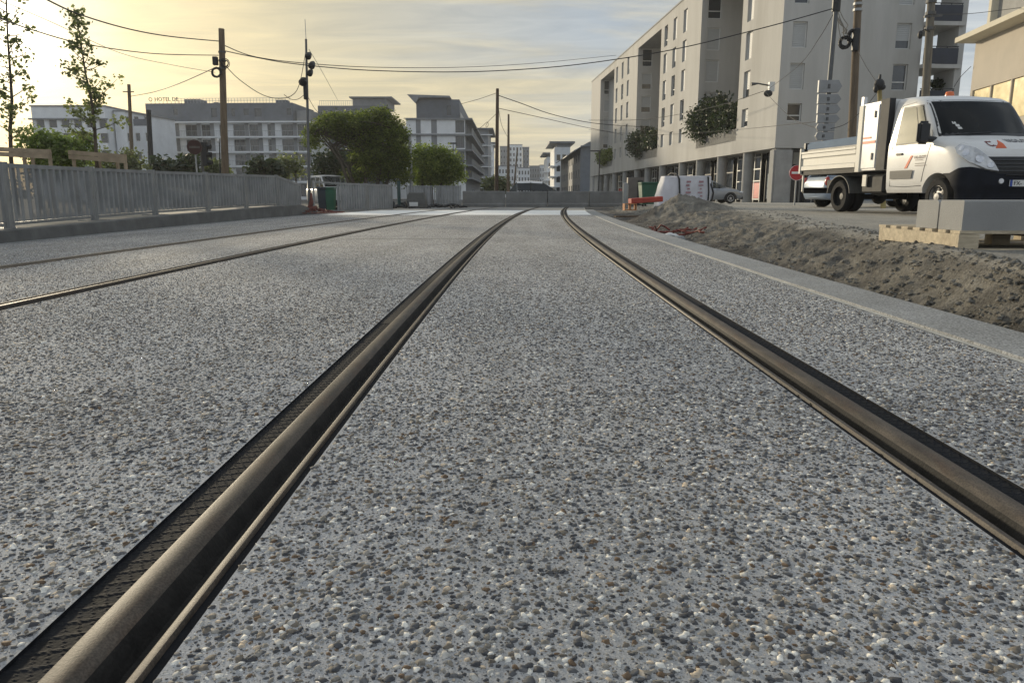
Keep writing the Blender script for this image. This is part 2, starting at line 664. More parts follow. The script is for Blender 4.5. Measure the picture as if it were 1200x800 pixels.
# one sheet of ground to the horizon
mb = MB()
mb.quad((-1500, -60, -0.09), (1500, -60, -0.09), (1500, 2600, -0.09), (-1500, 2600, -0.09))
tag(mb.build('ground', M_asphalt), kind='structure')

RAILS = [(-4.50, 1), (-2.885, -1), (-0.572, 1), (0.985, -1)]      # head centre, side the groove is on
OUT, INN = 0.100, 0.112


def KL(Y):
    p = [(-3, -6.6), (9, -6.62), (15, -6.85), (20, -6.9), (24, -6.75), (30, -6.35), (36, -5.6), (45, -4.4)]
    for (a, xa), (b, xb) in zip(p, p[1:]):
        if Y <= b:
            return xa + (xb - xa) * (Y - a) / (b - a)
    return p[-1][1]


edges = []
for c, g in RAILS:
    edges.append((c - (OUT if g > 0 else INN), c + (INN if g > 0 else OUT)))
STRIPS = [(None, edges[0][0]), (edges[0][1], edges[1][0]), (edges[1][1], edges[2][0]), (edges[2][1], edges[3][0]), (edges[3][1], 1.885)]


def strip(mb, fa, fb, ya, yb, z, nx=1):
    ys = ylist(ya, yb)
    rows = []
    for y in ys:
        a, b = fa(y), fb(y)
        rows.append([(a + (b - a) * k / nx, y, z) for k in range(nx + 1)])
    mb.loft(rows, closed=False)


def line(x):
    return (lambda Y: KL(Y)) if x is None else (lambda Y: x + sh(Y))


pv, ap, pa, ln = MB(), MB(), MB(), MB()
for a, b in STRIPS:
    strip(pv, line(a), line(b), -3, 33, 0)
    strip(ap, line(a), line(b), 33, 41.6, 0.0)
    ia = (lambda Y, a=a: (KL(Y) + 0.5) if a is None else a + sh(Y) + 0.02)
    ib = (lambda Y, b=b: b + sh(Y) - 0.02)
    strip(pa, ia, ib, 24.3, 32.2, 0.004)
pavement = tag(pv.build('tram_pavement', M_agg), kind='structure')
tag(ap.build('concrete_apron', M_mortar_apron), kind='structure')
tag(pa.build('white_crossing_paint', M_paint), kind='structure')
strip(ln, lambda Y: 1.885 + sh(Y), lambda Y: 1.918 + sh(Y), -3, 41.6, 0.002)
tag(ln.build('pavement_edge_line', M_edge), kind='structure')
ks = MB()
ys = ylist(-3, 33)
ks.loft([[(1.918 + sh(y), y, 0.0), (1.922 + sh(y), y, 0.012), (2.265 + sh(y), y, 0.012), (2.275 + sh(y), y, 0.0), (2.275 + sh(y), y, -0.2)] for y in ys], closed=False)
tag(ks.build('kerb_strip', M_kerb), kind='structure')
jt = MB()
strip(jt, lambda Y: edges[1][1] + sh(10.8) + 0.05, lambda Y: edges[2][0] + sh(10.8) - 0.05, 10.8, 10.86, 0.003)
tag(jt.build('pavement_joint', M_edge), kind='structure')


# ---------------------------------------------------------------- rails
def rail(c, g, label, ynear):
    t = thing('tram_rail', label, 'tram rail', (c, 0, 0), 0, 'steel tram rails set in the pavement')
    prof = [(-0.031, -0.055), (-0.031, -0.012), (-0.029, 0.002), (-0.027, 0.0085), (-0.021, 0.0108), (-0.004, 0.0108), (0.006, 0.0092), (0.0135, 0.0055), (0.0215, -0.003),
            (0.0265, -0.013), (0.031, -0.026), (0.038, -0.036), (0.060, -0.037), (0.070, -0.030), (0.0755, -0.006), (0.0775, 0.001), (0.0800, 0.003),
            (0.0905, 0.003), (0.0930, 0.000), (0.0940, -0.05)]
    ys = []
    y = -1.0
    while y < 41.4:
        ys.append(y)
        y += 0.12 if y < 4 else 0.4
    mb = MB()
    rings = [[(c + sh(y) + g * x, y, z) for x, z in prof] for y in ys]
    mb.loft([r_[:9] for r_ in rings], closed=False)
    mb.loft([r_[14:] for r_ in rings], closed=False)
    mb.build('steel_rail', M_steel, t, smooth=True)
    mb = MB()
    mb.loft([r_[8:15] for r_ in rings], closed=False)  # reaches up the head's shoulder, whose shading is painted dark
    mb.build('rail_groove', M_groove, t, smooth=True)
    # tread strip on the field side, moulded in a lozenge pattern
    y0, y1 = ynear
    q = MB()
    ny = int((y1 - y0) / 0.0035)
    nx = 14
    V = []
    for i in range(ny + 1):
        yy = y0 + (y1 - y0) * i / ny
        for k in range(nx + 1):
            u = k / nx
            d = 0.0305 + u * (OUT - 0.031)
            wa = abs(((yy * 27 + d * 9) % 1) - 0.5) * 2
            wb = abs(((yy * 27 - d * 50) % 1) - 0.5) * 2
            h = -0.0062 + 0.0016 * max(0.0, 1 - min(wa, wb) / 0.26)
            V.append((c + sh(yy) - g * d, yy, h))
    F = [(i * (nx + 1) + k, i * (nx + 1) + k + 1, (i + 1) * (nx + 1) + k + 1, (i + 1) * (nx + 1) + k) for i in range(ny) for k in range(nx)]
    q.add(V, F)
    strip(q, lambda Y: c + sh(Y) - g * 0.0305, lambda Y: c + sh(Y) - g * OUT, y1, 41.5, -0.005)
    strip(q, lambda Y: c + sh(Y) - g * 0.0305, lambda Y: c + sh(Y) - g * OUT, -1.5, y0, -0.005)
    q.build('tread_strip', M_rubber, t)
    q = MB()
    strip(q, lambda Y: c + sh(Y) + g * 0.0935, lambda Y: c + sh(Y) + g * INN, -1.5, 41.5, -0.006)
    q.build('rubber_seal', M_rubber, t)
    # the slot sides
    q = MB()
    for d in (-OUT, INN):
        q.loft([[(c + sh(y) + g * d, y, 0.0), (c + sh(y) + g * d, y, -0.03)] for y in ys], closed=False)
    q.build('slot_edge', M_rubber, t)
    return t


rail(RAILS[2][0], 1, 'big foreground tram rail running from the lower left corner, lit along its round head', (0.5, 3.6))
rail(RAILS[3][0], -1, 'foreground tram rail leaving the photo at the right edge, brown and scratched', (1.0, 4.2))
rail(RAILS[1][0], -1, 'thin bright tram rail of the second track, nearer the camera', (3.6, 3.7))
rail(RAILS[0][0], 1, 'thin tram rail of the second track, nearer the fence', (6.0, 6.1))


# ---------------------------------------------------------------- pebbles
def on_pavement(x, y):
    s = 0.0012 * np.maximum(0, y) ** 2
    ok = np.zeros(len(x), bool)
    for a, b in STRIPS:
        lo = -6.5 if a is None else a + s
        ok |= (x > lo + 0.004) & (x < b + s - 0.004)
    return ok


def scatter(y0, y1, pitch, keep=lambda y: 1.0):
    """jittered hex grid over the part of the pavement the camera can see"""
    ys = np.arange(y0, y1, pitch * 0.87)
    P = []
    for i, yy in enumerate(ys):
        w = 0.715 * (yy * 0.982 + 0.13) + 0.42
        xs = np.arange(-w, w, pitch) + (i % 2) * pitch / 2
        P.append(np.stack([xs, np.full(len(xs), yy)], 1))
    P = np.concatenate(P)
    P += _rng.normal(0, pitch * 0.24, P.shape)
    P = P[on_pavement(P[:, 0], P[:, 1])]
    P = P[_rng.random(len(P)) < keep(P[:, 1])]
    return P


def pebble_geo(P, n_ring, two, size_lo, size_hi):
    n = len(P)
    big = _rng.random(n)
    rad = size_lo + (size_hi - size_lo) * big ** 2.2
    el = 0.62 + 0.5 * _rng.random(n)
    rot = _rng.random(n) * 2 * PI
    hh = rad * (0.22 + 0.30 * _rng.random(n))
    tx, ty = _rng.normal(0, 0.22, n), _rng.normal(0, 0.22, n)
    V = []
    rings = {2: [(1.0, -0.25), (0.88, 0.55), (0.42, 1.0)], 1: [(1.0, -0.2), (0.62, 0.9)], 0: [(1.0, -0.2)]}[int(two)]
    for rr, zz in rings:
        for k in range(n_ring):
            a = 2 * PI * k / n_ring + _rng.normal(0, 0.22, n)
            q = rr * (1 + _rng.normal(0, 0.24, n))
            lx, ly = np.cos(a) * q * rad, np.sin(a) * q * rad * el
            x = lx * np.cos(rot) - ly * np.sin(rot)
            y = lx * np.sin(rot) + ly * np.cos(rot)
            z = zz * hh * (1 + _rng.normal(0, 0.12, n)) + (tx * x + ty * y) * (zz > 0)
            V.append(np.stack([P[:, 0] + x, P[:, 1] + y, z], 1))
    V = np.stack(V, 1)                                   # n, verts, 3
    nr = len(rings)
    F, C = [], []
    for j in range(nr - 1):
        for k in range(n_ring):
            k2 = (k + 1) % n_ring
            F += [j * n_ring + k, j * n_ring + k2, (j + 1) * n_ring + k2, (j + 1) * n_ring + k]
            C.append(4)
    if nr == 1:
        V = np.concatenate([V, np.stack([P[:, 0] + _rng.normal(0, 0.3, n) * rad, P[:, 1] + _rng.normal(0, 0.3, n) * rad, hh * 1.1], 1)[:, None]], 1)
        for k in range(n_ring):
            F += [k, (k + 1) % n_ring, n_ring]
            C.append(3)
    else:
        F += [(nr - 1) * n_ring + k for k in range(n_ring)]
        C.append(n_ring)
    nvp = V.shape[1]
    F = (np.array(F)[None, :] + (np.arange(n) * nvp)[:, None]).ravel()
    C = np.tile(np.array(C), n)
    tint = np.repeat(_rng.random(n), nvp)
    return V.reshape(-1, 3), F, C, tint


def pebble_field(P, n_ring, two, lo, hi):
    v, f, c, t = pebble_geo(P, n_ring, two, lo, hi)
    me = raw_mesh('pebble_bed', v, f, c, M_peb, t)
    o = link('pebble_bed', me, pavement)
    o['kind'] = 'stuff'


NEAR = scatter(0.72, 2.3, 0.0102, lambda y: 0.84)
# the largest on screen: single stones, each an object of its own sharing a few shapes
d2 = np.hypot(NEAR[:, 0] * 0.6, NEAR[:, 1])
vis = (NEAR[:, 1] > 0.87) & (np.abs(NEAR[:, 0]) < 0.70 * (NEAR[:, 1] * 0.982 + 0.11)) & (_rng.random(len(NEAR)) < 0.22)
order = np.argsort(np.where(vis, d2, 99))
single, rest = NEAR[order[:290]], NEAR[order[290:]]
shapes = []
for k in range(24):
    v, f, c, t = pebble_geo(np.zeros((1, 2)), 6, 2, 0.0044, 0.0078)
    t[:] = (k + 0.5) / 24
    shapes.append(raw_mesh('pebble', v, f, c, M_peb, t))
for k, (x, y) in enumerate(single):
    o = link('pebble', shapes[k % 24] if k % 3 else shapes[18 + k % 6], pavement)
    o.location = (x, y, 0)
    o.rotation_euler = (0, 0, rnd.random() * 6.28)
pebble_field(rest, 5, 2, 0.0026, 0.0084)
pebble_field(scatter(0.72, 2.2, 0.0062, lambda y: 0.72), 4, 0, 0.0011, 0.0030)
pebble_field(scatter(2.3, 5.3, 0.0114, lambda y: 0.82 * np.clip((5.3 - y) / 1.5, 0, 1)), 4, 1, 0.0030, 0.0088)
pebble_field(scatter(3.8, 8.6, 0.0145, lambda y: 0.84 * np.clip((y - 3.8) / 1.5, 0, 1) * np.clip((8.7 - y) / 3.4, 0, 1)), 4, 0, 0.0048, 0.0098)

# ---------------------------------------------------------------- left pavement, kerb
def zs(Y):
    z = 0.125 + 0.0125 * (min(max(Y, 0), 24.0) - 10.5)
    return z + (-0.16 - z) * min(1.0, max(0.0, (Y - 24.3) / 2.4))


mb = MB()
ys = ylist(-3, 30) 
mb.loft([[(KL(y), y, 0.0), (KL(y) - 0.012, y, zs(y) + 0.035), (KL(y) - 0.03, y, zs(y) + 0.045), (KL(y) - 0.17, y, zs(y) + 0.045), (KL(y) - 0.18, y, zs(y) - 0.02)] for y in ys], closed=False)
tag(mb.build('left_kerb', M_kerbl), kind='structure')
mb = MB()
strip(mb, lambda Y: KL(Y) + 0.004, lambda Y: KL(Y) + 0.13, -3, 30, 0.003)
tag(mb.build('gutter_line', M_kerb), kind='structure')
mb = MB()
mb.loft([[(KL(y) - 0.16, y, zs(y) + 0.02), (-8.6, y, zs(y) - 0.02), (-10.5, y, zs(y) - 0.06), (-60, y, -0.02)] for y in ys], closed=False)
tag(mb.build('sandy_pavement', M_side), kind='structure')

# ---------------------------------------------------------------- right: trench, dirt bank, gravel yard
YARD = 0.24


def dirt_material():
    m = bpy.data.materials.new('dug_earth')
    m.use_nodes = True
    nt = m.node_tree
    b = nt.nodes['Principled BSDF']
    geo = N(nt, 'ShaderNodeNewGeometry')
    pos = geo.outputs['Position']
    a = N(nt, 'ShaderNodeAttribute', attribute_name='tint')
    n1_ = N(nt, 'ShaderNodeTexNoise')
    n1_.inputs['Scale'].default_value = 3.0
    n1_.inputs['Detail'].default_value = 8
    n1_.inputs['Roughness'].default_value = 0.7
    nt.links.new(pos, n1_.inputs['Vector'])
    n2_ = N(nt, 'ShaderNodeTexNoise')
    n2_.inputs['Scale'].default_value = 60
    n2_.inputs['Detail'].default_value = 6
    n2_.inputs['Roughness'].default_value = 0.75
    nt.links.new(pos, n2_.inputs['Vector'])
    earth = ramp(nt, n1_.outputs[0], [(0.3, (0.095, 0.090, 0.080)), (0.5, (0.225, 0.212, 0.186)), (0.7, (0.37, 0.348, 0.302))])
    low_dark = mth(nt, 'MULTIPLY', a.outputs['Fac'], -1.0, clamp=True)  # negative tint: darker earth colour low in the trench
    earth = mixc(nt, low_dark, earth, mixc(nt, 1.0, earth, (0.42, 0.42, 0.45), 'MULTIPLY'))
    gravel = ramp(nt, n1_.outputs[0], [(0.3, (0.36, 0.34, 0.30)), (0.7, (0.52, 0.495, 0.44))])
    c = mixc(nt, mth(nt, 'ADD', a.outputs['Fac'], 0.0, clamp=True), earth, gravel)
    g = ramp(nt, n2_.outputs[0], [(0.33, (0.5, 0.49, 0.48)), (0.67, (1.4, 1.4, 1.4))])
    nt.links.new(mixc(nt, 1.0, c, g, 'MULTIPLY'), b.inputs['Base Color'])
    b.inputs['Roughness'].default_value = 0.95
    b.inputs['Specular IOR Level'].default_value = 0.15
    bp = N(nt, 'ShaderNodeBump')
    bp.inputs['Strength'].default_value = 1.0
    bp.inputs['Distance'].default_value = 0.035
    nt.links.new(n2_.outputs[0], bp.inputs['Height'])
    nt.links.new(bp.outputs[0], b.inputs['Normal'])
    return m


M_dirt = dirt_material()
MOUND = (4.55, 20.5)


def bank_w(Y):
    return np.clip(0.45 + 0.2 * (Y - 4), 0.42, 3.1)


def terrain(X, Y):
    k = 2.27 + 0.0012 * np.maximum(0, Y) ** 2
    w = bank_w(Y)
    t = (X - k) / w + 0.10 * fbm(X * 1.3, Y * 1.3, 3)
    s = np.clip((t - 0.10) / 0.86, 0, 1)
    s = s * s * (3 - 2 * s)
    farflat = np.clip((Y - 24) / 8, 0, 1)
    top = YARD - 0.10 * np.clip((Y - 26) / 6, 0, 1)
    z = -0.10 + (top + 0.10) * s
    slope = 4 * s * (1 - s)
    z = z + slope * (0.16 * fbm(X * 3.2 + Y * 1.1, Y * 2.2 - X, 5, 0.62)) * np.clip(w / 1.0, 0.5, 1.3)
    rid = 1 - np.abs(2 * (vnoise(X * 5 + Y * 2.6, Y * 4.2) - 0.5)) 
    z = z + (0.25 + slope) * 0.035 * (rid - 0.5) * (0.35 + 0.65 * (s < 0.98)) * np.clip(1.2 - s * 0.9, 0.1, 1)
    z = z + 0.042 * fbm(X * 8 + Y * 3, Y * 9 - X * 2, 5, 0.72) * (1.15 - s * 0.95)
    z = z + slope * 0.05 * (np.abs(2 * vnoise(X * 11 + Y * 7, Y * 6 - X * 5) - 1) - 0.5)
    z = z + 0.035 * fbm(X * 0.5, Y * 0.5, 3) * s
    z = z + 0.05 * np.exp(-((t - 0.98) / 0.22) ** 2) * (0.5 + fbm(X * 1.7, Y * 1.7, 3))
    r = np.hypot((X - MOUND[0]) / 1.5, (Y - MOUND[1]) / 1.9)
    z = z + np.clip(1 - r, 0, 1) ** 1.15 * 0.58 * (1 + 0.55 * fbm(X * 3, Y * 3, 4, 0.6))
    r2 = np.hypot((X - 4.0) / 1.3, (Y - 17.0) / 2.2)
    z = z + np.clip(1 - r2, 0, 1) * 0.16 * (1 + 0.8 * fbm(X * 4 + 5, Y * 4, 4, 0.6))
    near_k = np.clip((X - k) / 0.10, 0, 1)
    z = np.where(z > 0.0, z * near_k + (1 - near_k) * np.minimum(z, -0.03), z)
    return z, s


ny, nx = 580, 150
Yv = np.concatenate([np.linspace(-3, 2.15, 60), np.geomspace(2.2, 30, ny - 100), np.linspace(30.3, 44, 40)])
U = np.concatenate([np.linspace(0, 1, 100), 1 + np.geomspace(0.02, 7, 50)])
YY = np.repeat(Yv[:, None], nx, 1)
KX = 2.272 + 0.0012 * np.maximum(0, YY) ** 2
XX = KX + U[None, :] * (bank_w(YY) * 1.15)
ZZ, SS = terrain(XX, YY)
V = np.stack([XX, YY, ZZ], 2).reshape(-1, 3)
i0 = (np.arange(ny - 1)[:, None] * nx + np.arange(nx - 1)[None, :]).ravel()
F = np.stack([i0, i0 + 1, i0 + nx + 1, i0 + nx], 1)
tint = np.clip((SS - 0.9) * 10, 0, 1) * np.clip(1.0 - np.clip(1 - np.hypot((XX - MOUND[0]) / 1.7, (YY - MOUND[1]) / 2.3), 0, 1) * 3, 0, 1)
tint = np.clip(tint + 0.5 * fbm(XX * 2, YY * 2, 4), 0, 1) * (tint > 0.02)
tint = np.where(SS < 0.30, -np.clip((0.30 + 0.5 * fbm(XX * 3, YY * 3, 3) - SS) * 4, 0, 1), tint)
me = raw_mesh('earth_bank', V, F.ravel(), np.full(len(F), 4), M_dirt, tint.ravel(), smooth=True)
tag(link('earth_bank', me), kind='structure')

M_yard = mat('gravel_yard', (0.46, 0.437, 0.385), 0.95, 0, 0.2, 1.1, bump=0.5, bscale=45, spec=0.15, dirt=((0.34, 0.32, 0.28), 0.7), speck=(24, 0.3))
mb = MB()
rows = []
for y in [-3, 2.2, 6, 10, 14, 18, 24, 30, 36, 43]:
    x0 = float(2.27 + sh(y) + bank_w(np.array(y)) * 4.0)
    rows.append([(x0, y, YARD - 0.03 - (0.1 if y > 30 else 0)), (x0 + 3, y, YARD - 0.012 - (0.1 if y > 30 else 0)), (60, y, YARD - 0.01), (140, y, YARD - 0.01)])
mb.loft(rows, closed=False)
rows = [[(8.5, 43, YARD - 0.14), (11.5, 43, YARD - 0.112), (60, 43, YARD - 0.01), (140, 43, YARD - 0.01)],
        [(9.0, 52, YARD - 0.14), (12.5, 52, YARD - 0.112), (60, 52, YARD - 0.01), (140, 52, YARD - 0.01)],
        [(9.0, 150, -0.07), (12.5, 150, -0.06), (60, 150, -0.05), (140, 150, -0.05)]]
mb.loft(rows, closed=False)
tag(mb.build('gravel_yard', M_yard), kind='structure')

# loose clods and stones on the bank
n = 7000
Yc = 3.0 + (26 - 3.0) * _rng.random(n) ** 1.9
Uc = _rng.random(n) ** 1.3 * 1.1
Xc = 2.30 + 0.0012 * np.maximum(0, Yc) ** 2 + Uc * bank_w(Yc)
Zc, _ = terrain(Xc, Yc)
v, f, c, t = pebble_geo(np.stack([Xc, Yc], 1), 6, 2, 0.003, 0.026)
v = v.reshape(n, -1, 3)
v[:, :, 2] = v[:, :, 2] * 1.3 + Zc[:, None]
me = raw_mesh('earth_clods', v.reshape(-1, 3), f, c, M_dirt, np.repeat(_rng.random(n) * 0.7, v.shape[1]))
tag(link('earth_clods', me), kind='stuff')

# ================================================================== BUILDINGS
M_render = mat('cream_render', (0.44, 0.432, 0.412), 0.85, 0, 0.09, 0.55, bump=0.15, bscale=25, stretch=(1, 1, 0.16), dirt=((0.30, 0.288, 0.262), 0.7))
M_conc = mat('grey_concrete', (0.30, 0.30, 0.295), 0.85, 0, 0.12, 1.0, bump=0.2, bscale=20, dirt=((0.2, 0.195, 0.185), 0.5))
M_dark = mat('dark_interior', (0.02, 0.021, 0.024), 0.8, 0, 0.2, 2.0)
M_glass = glass_mat('window_glass', (0.03, 0.035, 0.042))
M_shut = mat('roller_shutter', (0.42, 0.43, 0.43), 0.6, 0, 0.06, 3.0, bump=0.5, bscale=6, stretch=(0.3, 0.3, 9))
M_wframe = mat('white_window_frame', (0.62, 0.62, 0.60), 0.5, 0, 0.05, 4)
M_navy = mat('navy_panel', (0.016, 0.020, 0.034), 0.45, 0, 0.2, 2)
M_red = mat('red_lacquer', (0.45, 0.035, 0.03), 0.45, 0, 0.15, 4)
M_white = mat('white_render', (0.76, 0.78, 0.80), 0.8, 0, 0.06, 0.6, bump=0.1, bscale=20, dirt=((0.62, 0.62, 0.62), 0.4))
M_slate = mat('slate_cladding', (0.115, 0.130, 0.155), 0.7, 0, 0.14, 0.7, bump=0.15, bscale=10)
M_midgrey = mat('mid_grey_cladding', (0.215, 0.225, 0.24), 0.75, 0, 0.1, 0.8)
M_bluegrey = mat('blue_grey_cladding', (0.13, 0.15, 0.18), 0.6, 0, 0.1, 0.8)
M_rail = mat('galvanised_steel', (0.33, 0.34, 0.345), 0.5, 0.6, 0.12, 6)
M_wood = mat('weathered_wood', (0.15, 0.112, 0.075), 0.85, 0, 0.25, 3, bump=0.3, bscale=40, stretch=(4, 4, 0.4), dirt=((0.085, 0.064, 0.046), 0.6))
M_black = mat('black_fitting', (0.014, 0.014, 0.016), 0.55, 0, 0.25, 8)

BA = 0.0624                                 # the block leans slightly towards the street
BLD = thing('apartment_block', 'long cream apartment block on columns, four deep recesses and narrow windows, right of the track', 'building',
            (17.85, 52.0, 0), BA)
BL, H = 76.0, 18.9                           # facade length, roof height
SOF, TER = 3.8, 5.7
RECS = [(7.6, 17.8), (31.7, 42.5), (57.0, 67.7)]
ROWS = [(15.85, 17.9), (13.2, 15.12), (10.5, 12.45), (7.78, 9.7), (5.68, 7.0)]
FP = lambda u, v, d: (d, u, v)               # the long facade, local x = into the house
holes = [(a, b, TER, H - 0.9 if i else H - 0.9, 0) for i, (a, b) in enumerate(RECS)]
wins = []
for u0 in (22.3, 25.8, 29.2, 47.3, 50.8, 54.5):
    for r in ROWS:
        wins.append((u0 - 0.05, u0 + 1.2, *r))
for r in ROWS:
    wins.append((5.35, 6.6, *r))
mb = MB()
wall_grid(mb, 0, BL, SOF, H, holes + wins, FP, 0.28)
mb.build('facade_wall', M_render, BLD, local=True)


def cache_mesh(key, fn, store={}):
    if key not in store:
        store[key] = fn()
    return store[key]


def window_part(parent, w, h, kind, M, frame_mat=None):
    """window in local axes: x across, z up, y into the wall; placed by matrix M"""
    frame_mat = frame_mat or M_wframe
    key = (round(w, 2), round(h, 2), kind, frame_mat.name)

    def fr():
        b = MB()
        t = 0.06
        b.box(0, 0, 0, w, 0.05, t).box(0, 0, h - t, w, 0.05, h).box(0, 0, t, t, 0.05, h - t).box(w - t, 0, t, w, 0.05, h - t)
        if kind == 'sash':
            b.box(t, 0.003, h * 0.30, w - t, 0.047, h * 0.30 + 0.07)
        if kind == 'double':
            b.box(w / 2 - 0.04, 0.003, t, w / 2 + 0.04, 0.047, h - t)
        return b.mesh('window', frame_mat)
    o = link('window', cache_mesh(('f',) + key, fr), parent)
    o.matrix_local = M

    def pn():
        b = MB()
        return b.box(0.03, 0.055, 0.03, w - 0.03, 0.075, h - 0.03).mesh('pane', M_glass)
    if kind != 'shut':
        p = link('pane', cache_mesh(('p',) + key, pn), o)
    if kind in ('shut', 'half', 'quarter'):
        def shm():
            b = MB()
            k = {'shut': 0.03, 'half': h * 0.33, 'quarter': h * 0.62}[kind]
            n = max(4, int((h - k) / 0.12))
            for q in range(n):
                z0 = k + (h - 0.03 - k) * q / n
                z1 = k + (h - 0.03 - k) * (q + 1) / n
                b.box(0.04, 0.02, z0, w - 0.04, 0.05, z1 - 0.012)
            return b.mesh('shutter', M_shut)
        link('shutter', cache_mesh(('s',) + key, shm), o)
    return o


def place_facade(u, v, d):
    # long facade: window x runs along local +Y reversed so that y goes into the wall (+X)
    return Matrix(((0, 1, 0, d), (1, 0, 0, u), (0, 0, 1, v), (0, 0, 0, 1)))


for (a, b, c, d) in wins:
    k = rnd.choice(['sash', 'shut', 'half', 'shut', 'quarter'])
    window_part(BLD, b - a, d - c, k, place_facade(a, c, 0.16))
# recesses
for i, (a, b) in enumerate(RECS):
    top = H - 0.9
    dep = 7.0
    fh = []
    for r in ROWS[:4]:
        fh.append((0.55, 1.75, r[0] + 0.1, r[1] + 0.05))
    m1 = MB()
    # wall at the far end, facing the street's near end
    wall_grid(m1, 0, dep, TER, top, fh, lambda u, v, d: (u, b + d, v), 0.2)
    m1.build('recess_end_wall', M_render, BLD, local=True)
    for r in fh:
        k = ['sash', 'shut', 'shut', 'half'][fh.index(r)] if i != 1 else ['sash', 'half', 'half', 'quarter'][fh.index(r)]
        window_part(BLD, r[1] - r[0], r[3] - r[2], k, Matrix(((1, 0, 0, r[0]), (0, 1, 0, b + 0.1), (0, 0, 1, r[2]), (0, 0, 0, 1))))
    m1 = MB()
    m1.quad((0, a, TER), (dep, a, TER), (dep, a, top), (0, a, top))
    m1.build('recess_near_wall', M_render, BLD, local=True)
    m1 = MB()
    m1.quad((dep, a, TER), (dep, b, TER), (dep, b, top), (dep, a, top))
    m1.build('recess_back_wall', M_render, BLD, local=True)
    m1 = MB()
    m1.quad((0, a, top), (dep, a, top), (dep, b, top), (0, b, top))
    m1.build('recess_ceiling', M_conc, BLD, local=True)
    m1 = MB()
    m1.box(0.25, a, TER - 0.9, dep, b, TER - 0.35)
    m1.box(0.0, a, TER - 0.9, 0.25, b, TER - 0.01)
    m1.build('terrace', M_conc, BLD, local=True)
# little balcony high in the nearest recess
mb = MB()
mb.box(0.8, RECS[0][0] + 0.01, 13.0, 3.8, RECS[0][0] + 1.5, 13.25)
bal = mb.build('balcony', M_conc, BLD, local=True)
mb = MB()
for k in range(26):
    xx = 0.85 + 2.9 * k / 25
    mb.box(xx, RECS[0][0] + 1.4, 13.25, xx + 0.03, RECS[0][0] + 1.43, 14.25)
for k in range(12):
    yy = RECS[0][0] + 0.05 + 1.35 * k / 11
    mb.box(0.85, yy, 13.25, 0.88, yy + 0.03, 14.25)
mb.box(0.83, RECS[0][0] + 0.03, 14.25, 3.8, RECS[0][0] + 1.46, 14.3)
mb.build('railing', M_navy, bal, local=True)
# roof edge, podium underside
mb = MB()
mb.box(-0.06, -0.06, H, 0.4, BL + 0.06, H + 0.14)
mb.build('roof_edge', M_conc, BLD, local=True)
mb = MB()
mb.quad((0, 0.0, SOF), (2.6, 0.0, SOF), (2.6, BL, SOF), (0, BL, SOF))
mb.build('arcade_ceiling', M_conc, BLD, local=True)
# columns of the arcade
cm = []
for k, u in enumerate([0.45, 6.0, 11.9, 17.7, 23.3, 30.9, 37.5, 43.0, 50.0, 57.0, 63.5, 69.2, 74.0]):
    if k == 0:
        b_ = MB().box(0.02, 0.02, 0, 1.35, 0.95, SOF)
        b_.build('corner_pillar', M_conc, BLD, local=True, bevel=0.12, seg=2)
    else:
        if not cm:
            cm.append(MB().cyl((0, 0, 0), (0, 0, SOF), 0.42, n=18).mesh('column', M_conc, smooth=True))
        o = link('column', cm[0], BLD)
        o.location = (0.5, u, 0)
# shop fronts behind the columns
bays = [(1.2, 5.4, 'shop'), (6.4, 11.4, 'grid'), (12.4, 17.2, 'dark'), (18.2, 22.8, 'dark'), (23.8, 30.4, 'grid'), (31.5, 37.0, 'dark'),
        (38.0, 42.5, 'grid'), (43.5, 49.5, 'dark'), (50.5, 56.5, 'shop'), (57.5, 63.0, 'grid'), (64.0, 68.7, 'dark'), (69.7, 73.5, 'grid')]
mb = MB()
mb.quad((2.5, 0.4, 0), (2.5, BL, 0), (2.5, BL, SOF), (2.5, 0.4, SOF))
mb.build('arcade_back_wall', M_dark, BLD, local=True)
for a, b, kind in bays:
    x = 1.7
    o = MB().box(x, a, 0.35, x + 0.05, b, SOF - 0.02).build('shop_window', M_glass, BLD, local=True)
    f = MB()
    if kind == 'grid':
        n = 4
        for k in range(n + 1):
            yy = a + (b - a) * k / n
            f.box(x - 0.06, yy - 0.05, 0.0, x - 0.003, yy + 0.05, SOF - 0.03)
        for zz in (0.3, 1.7, 2.6, 3.5):
            for k in range(n):
                y0, y1 = a + (b - a) * k / n + 0.05, a + (b - a) * (k + 1) / n - 0.05
                f.box(x - 0.055, y0, zz, x - 0.003, y1, zz + 0.09)
        f.build('shop_frame', M_wframe, o, local=True)
        MB().box(x - 0.045, a + 0.06, 0.42, x - 0.006, a + (b - a) * 0.45, 1.6).build('lower_panel', M_red, o, local=True)
    elif kind == 'shop':
        for k in range(4):
            yy = a + (b - a) * k / 3
            f.box(x - 0.05, yy - 0.04, 0.0, x - 0.003, yy + 0.04, SOF - 0.03)
        f.build('shop_frame', M_black, o, local=True)
        p = MB()
        for k in range(3):
            y0 = a + (b - a) * k / 3
            p.box(x - 0.03, y0 + 0.15, 0.4, x - 0.006, y0 + 0.15 + (b - a) * 0.2, 2.0 + 0.12 * k)
        p.build('window_poster', mat('faded_poster', (0.20, 0.25, 0.28), 0.7, 0, 0.5, 3), o, local=True)
    else:
        for k in range(3):
            yy = a + (b - a) * k / 2
            f.box(x - 0.05, yy - 0.05, 0.0, x - 0.003, yy + 0.05, SOF - 0.03)
        f.box(x - 0.045, a, 2.5, x - 0.004, b, 2.6)
        f.build('shop_frame', M_black, o, local=True)
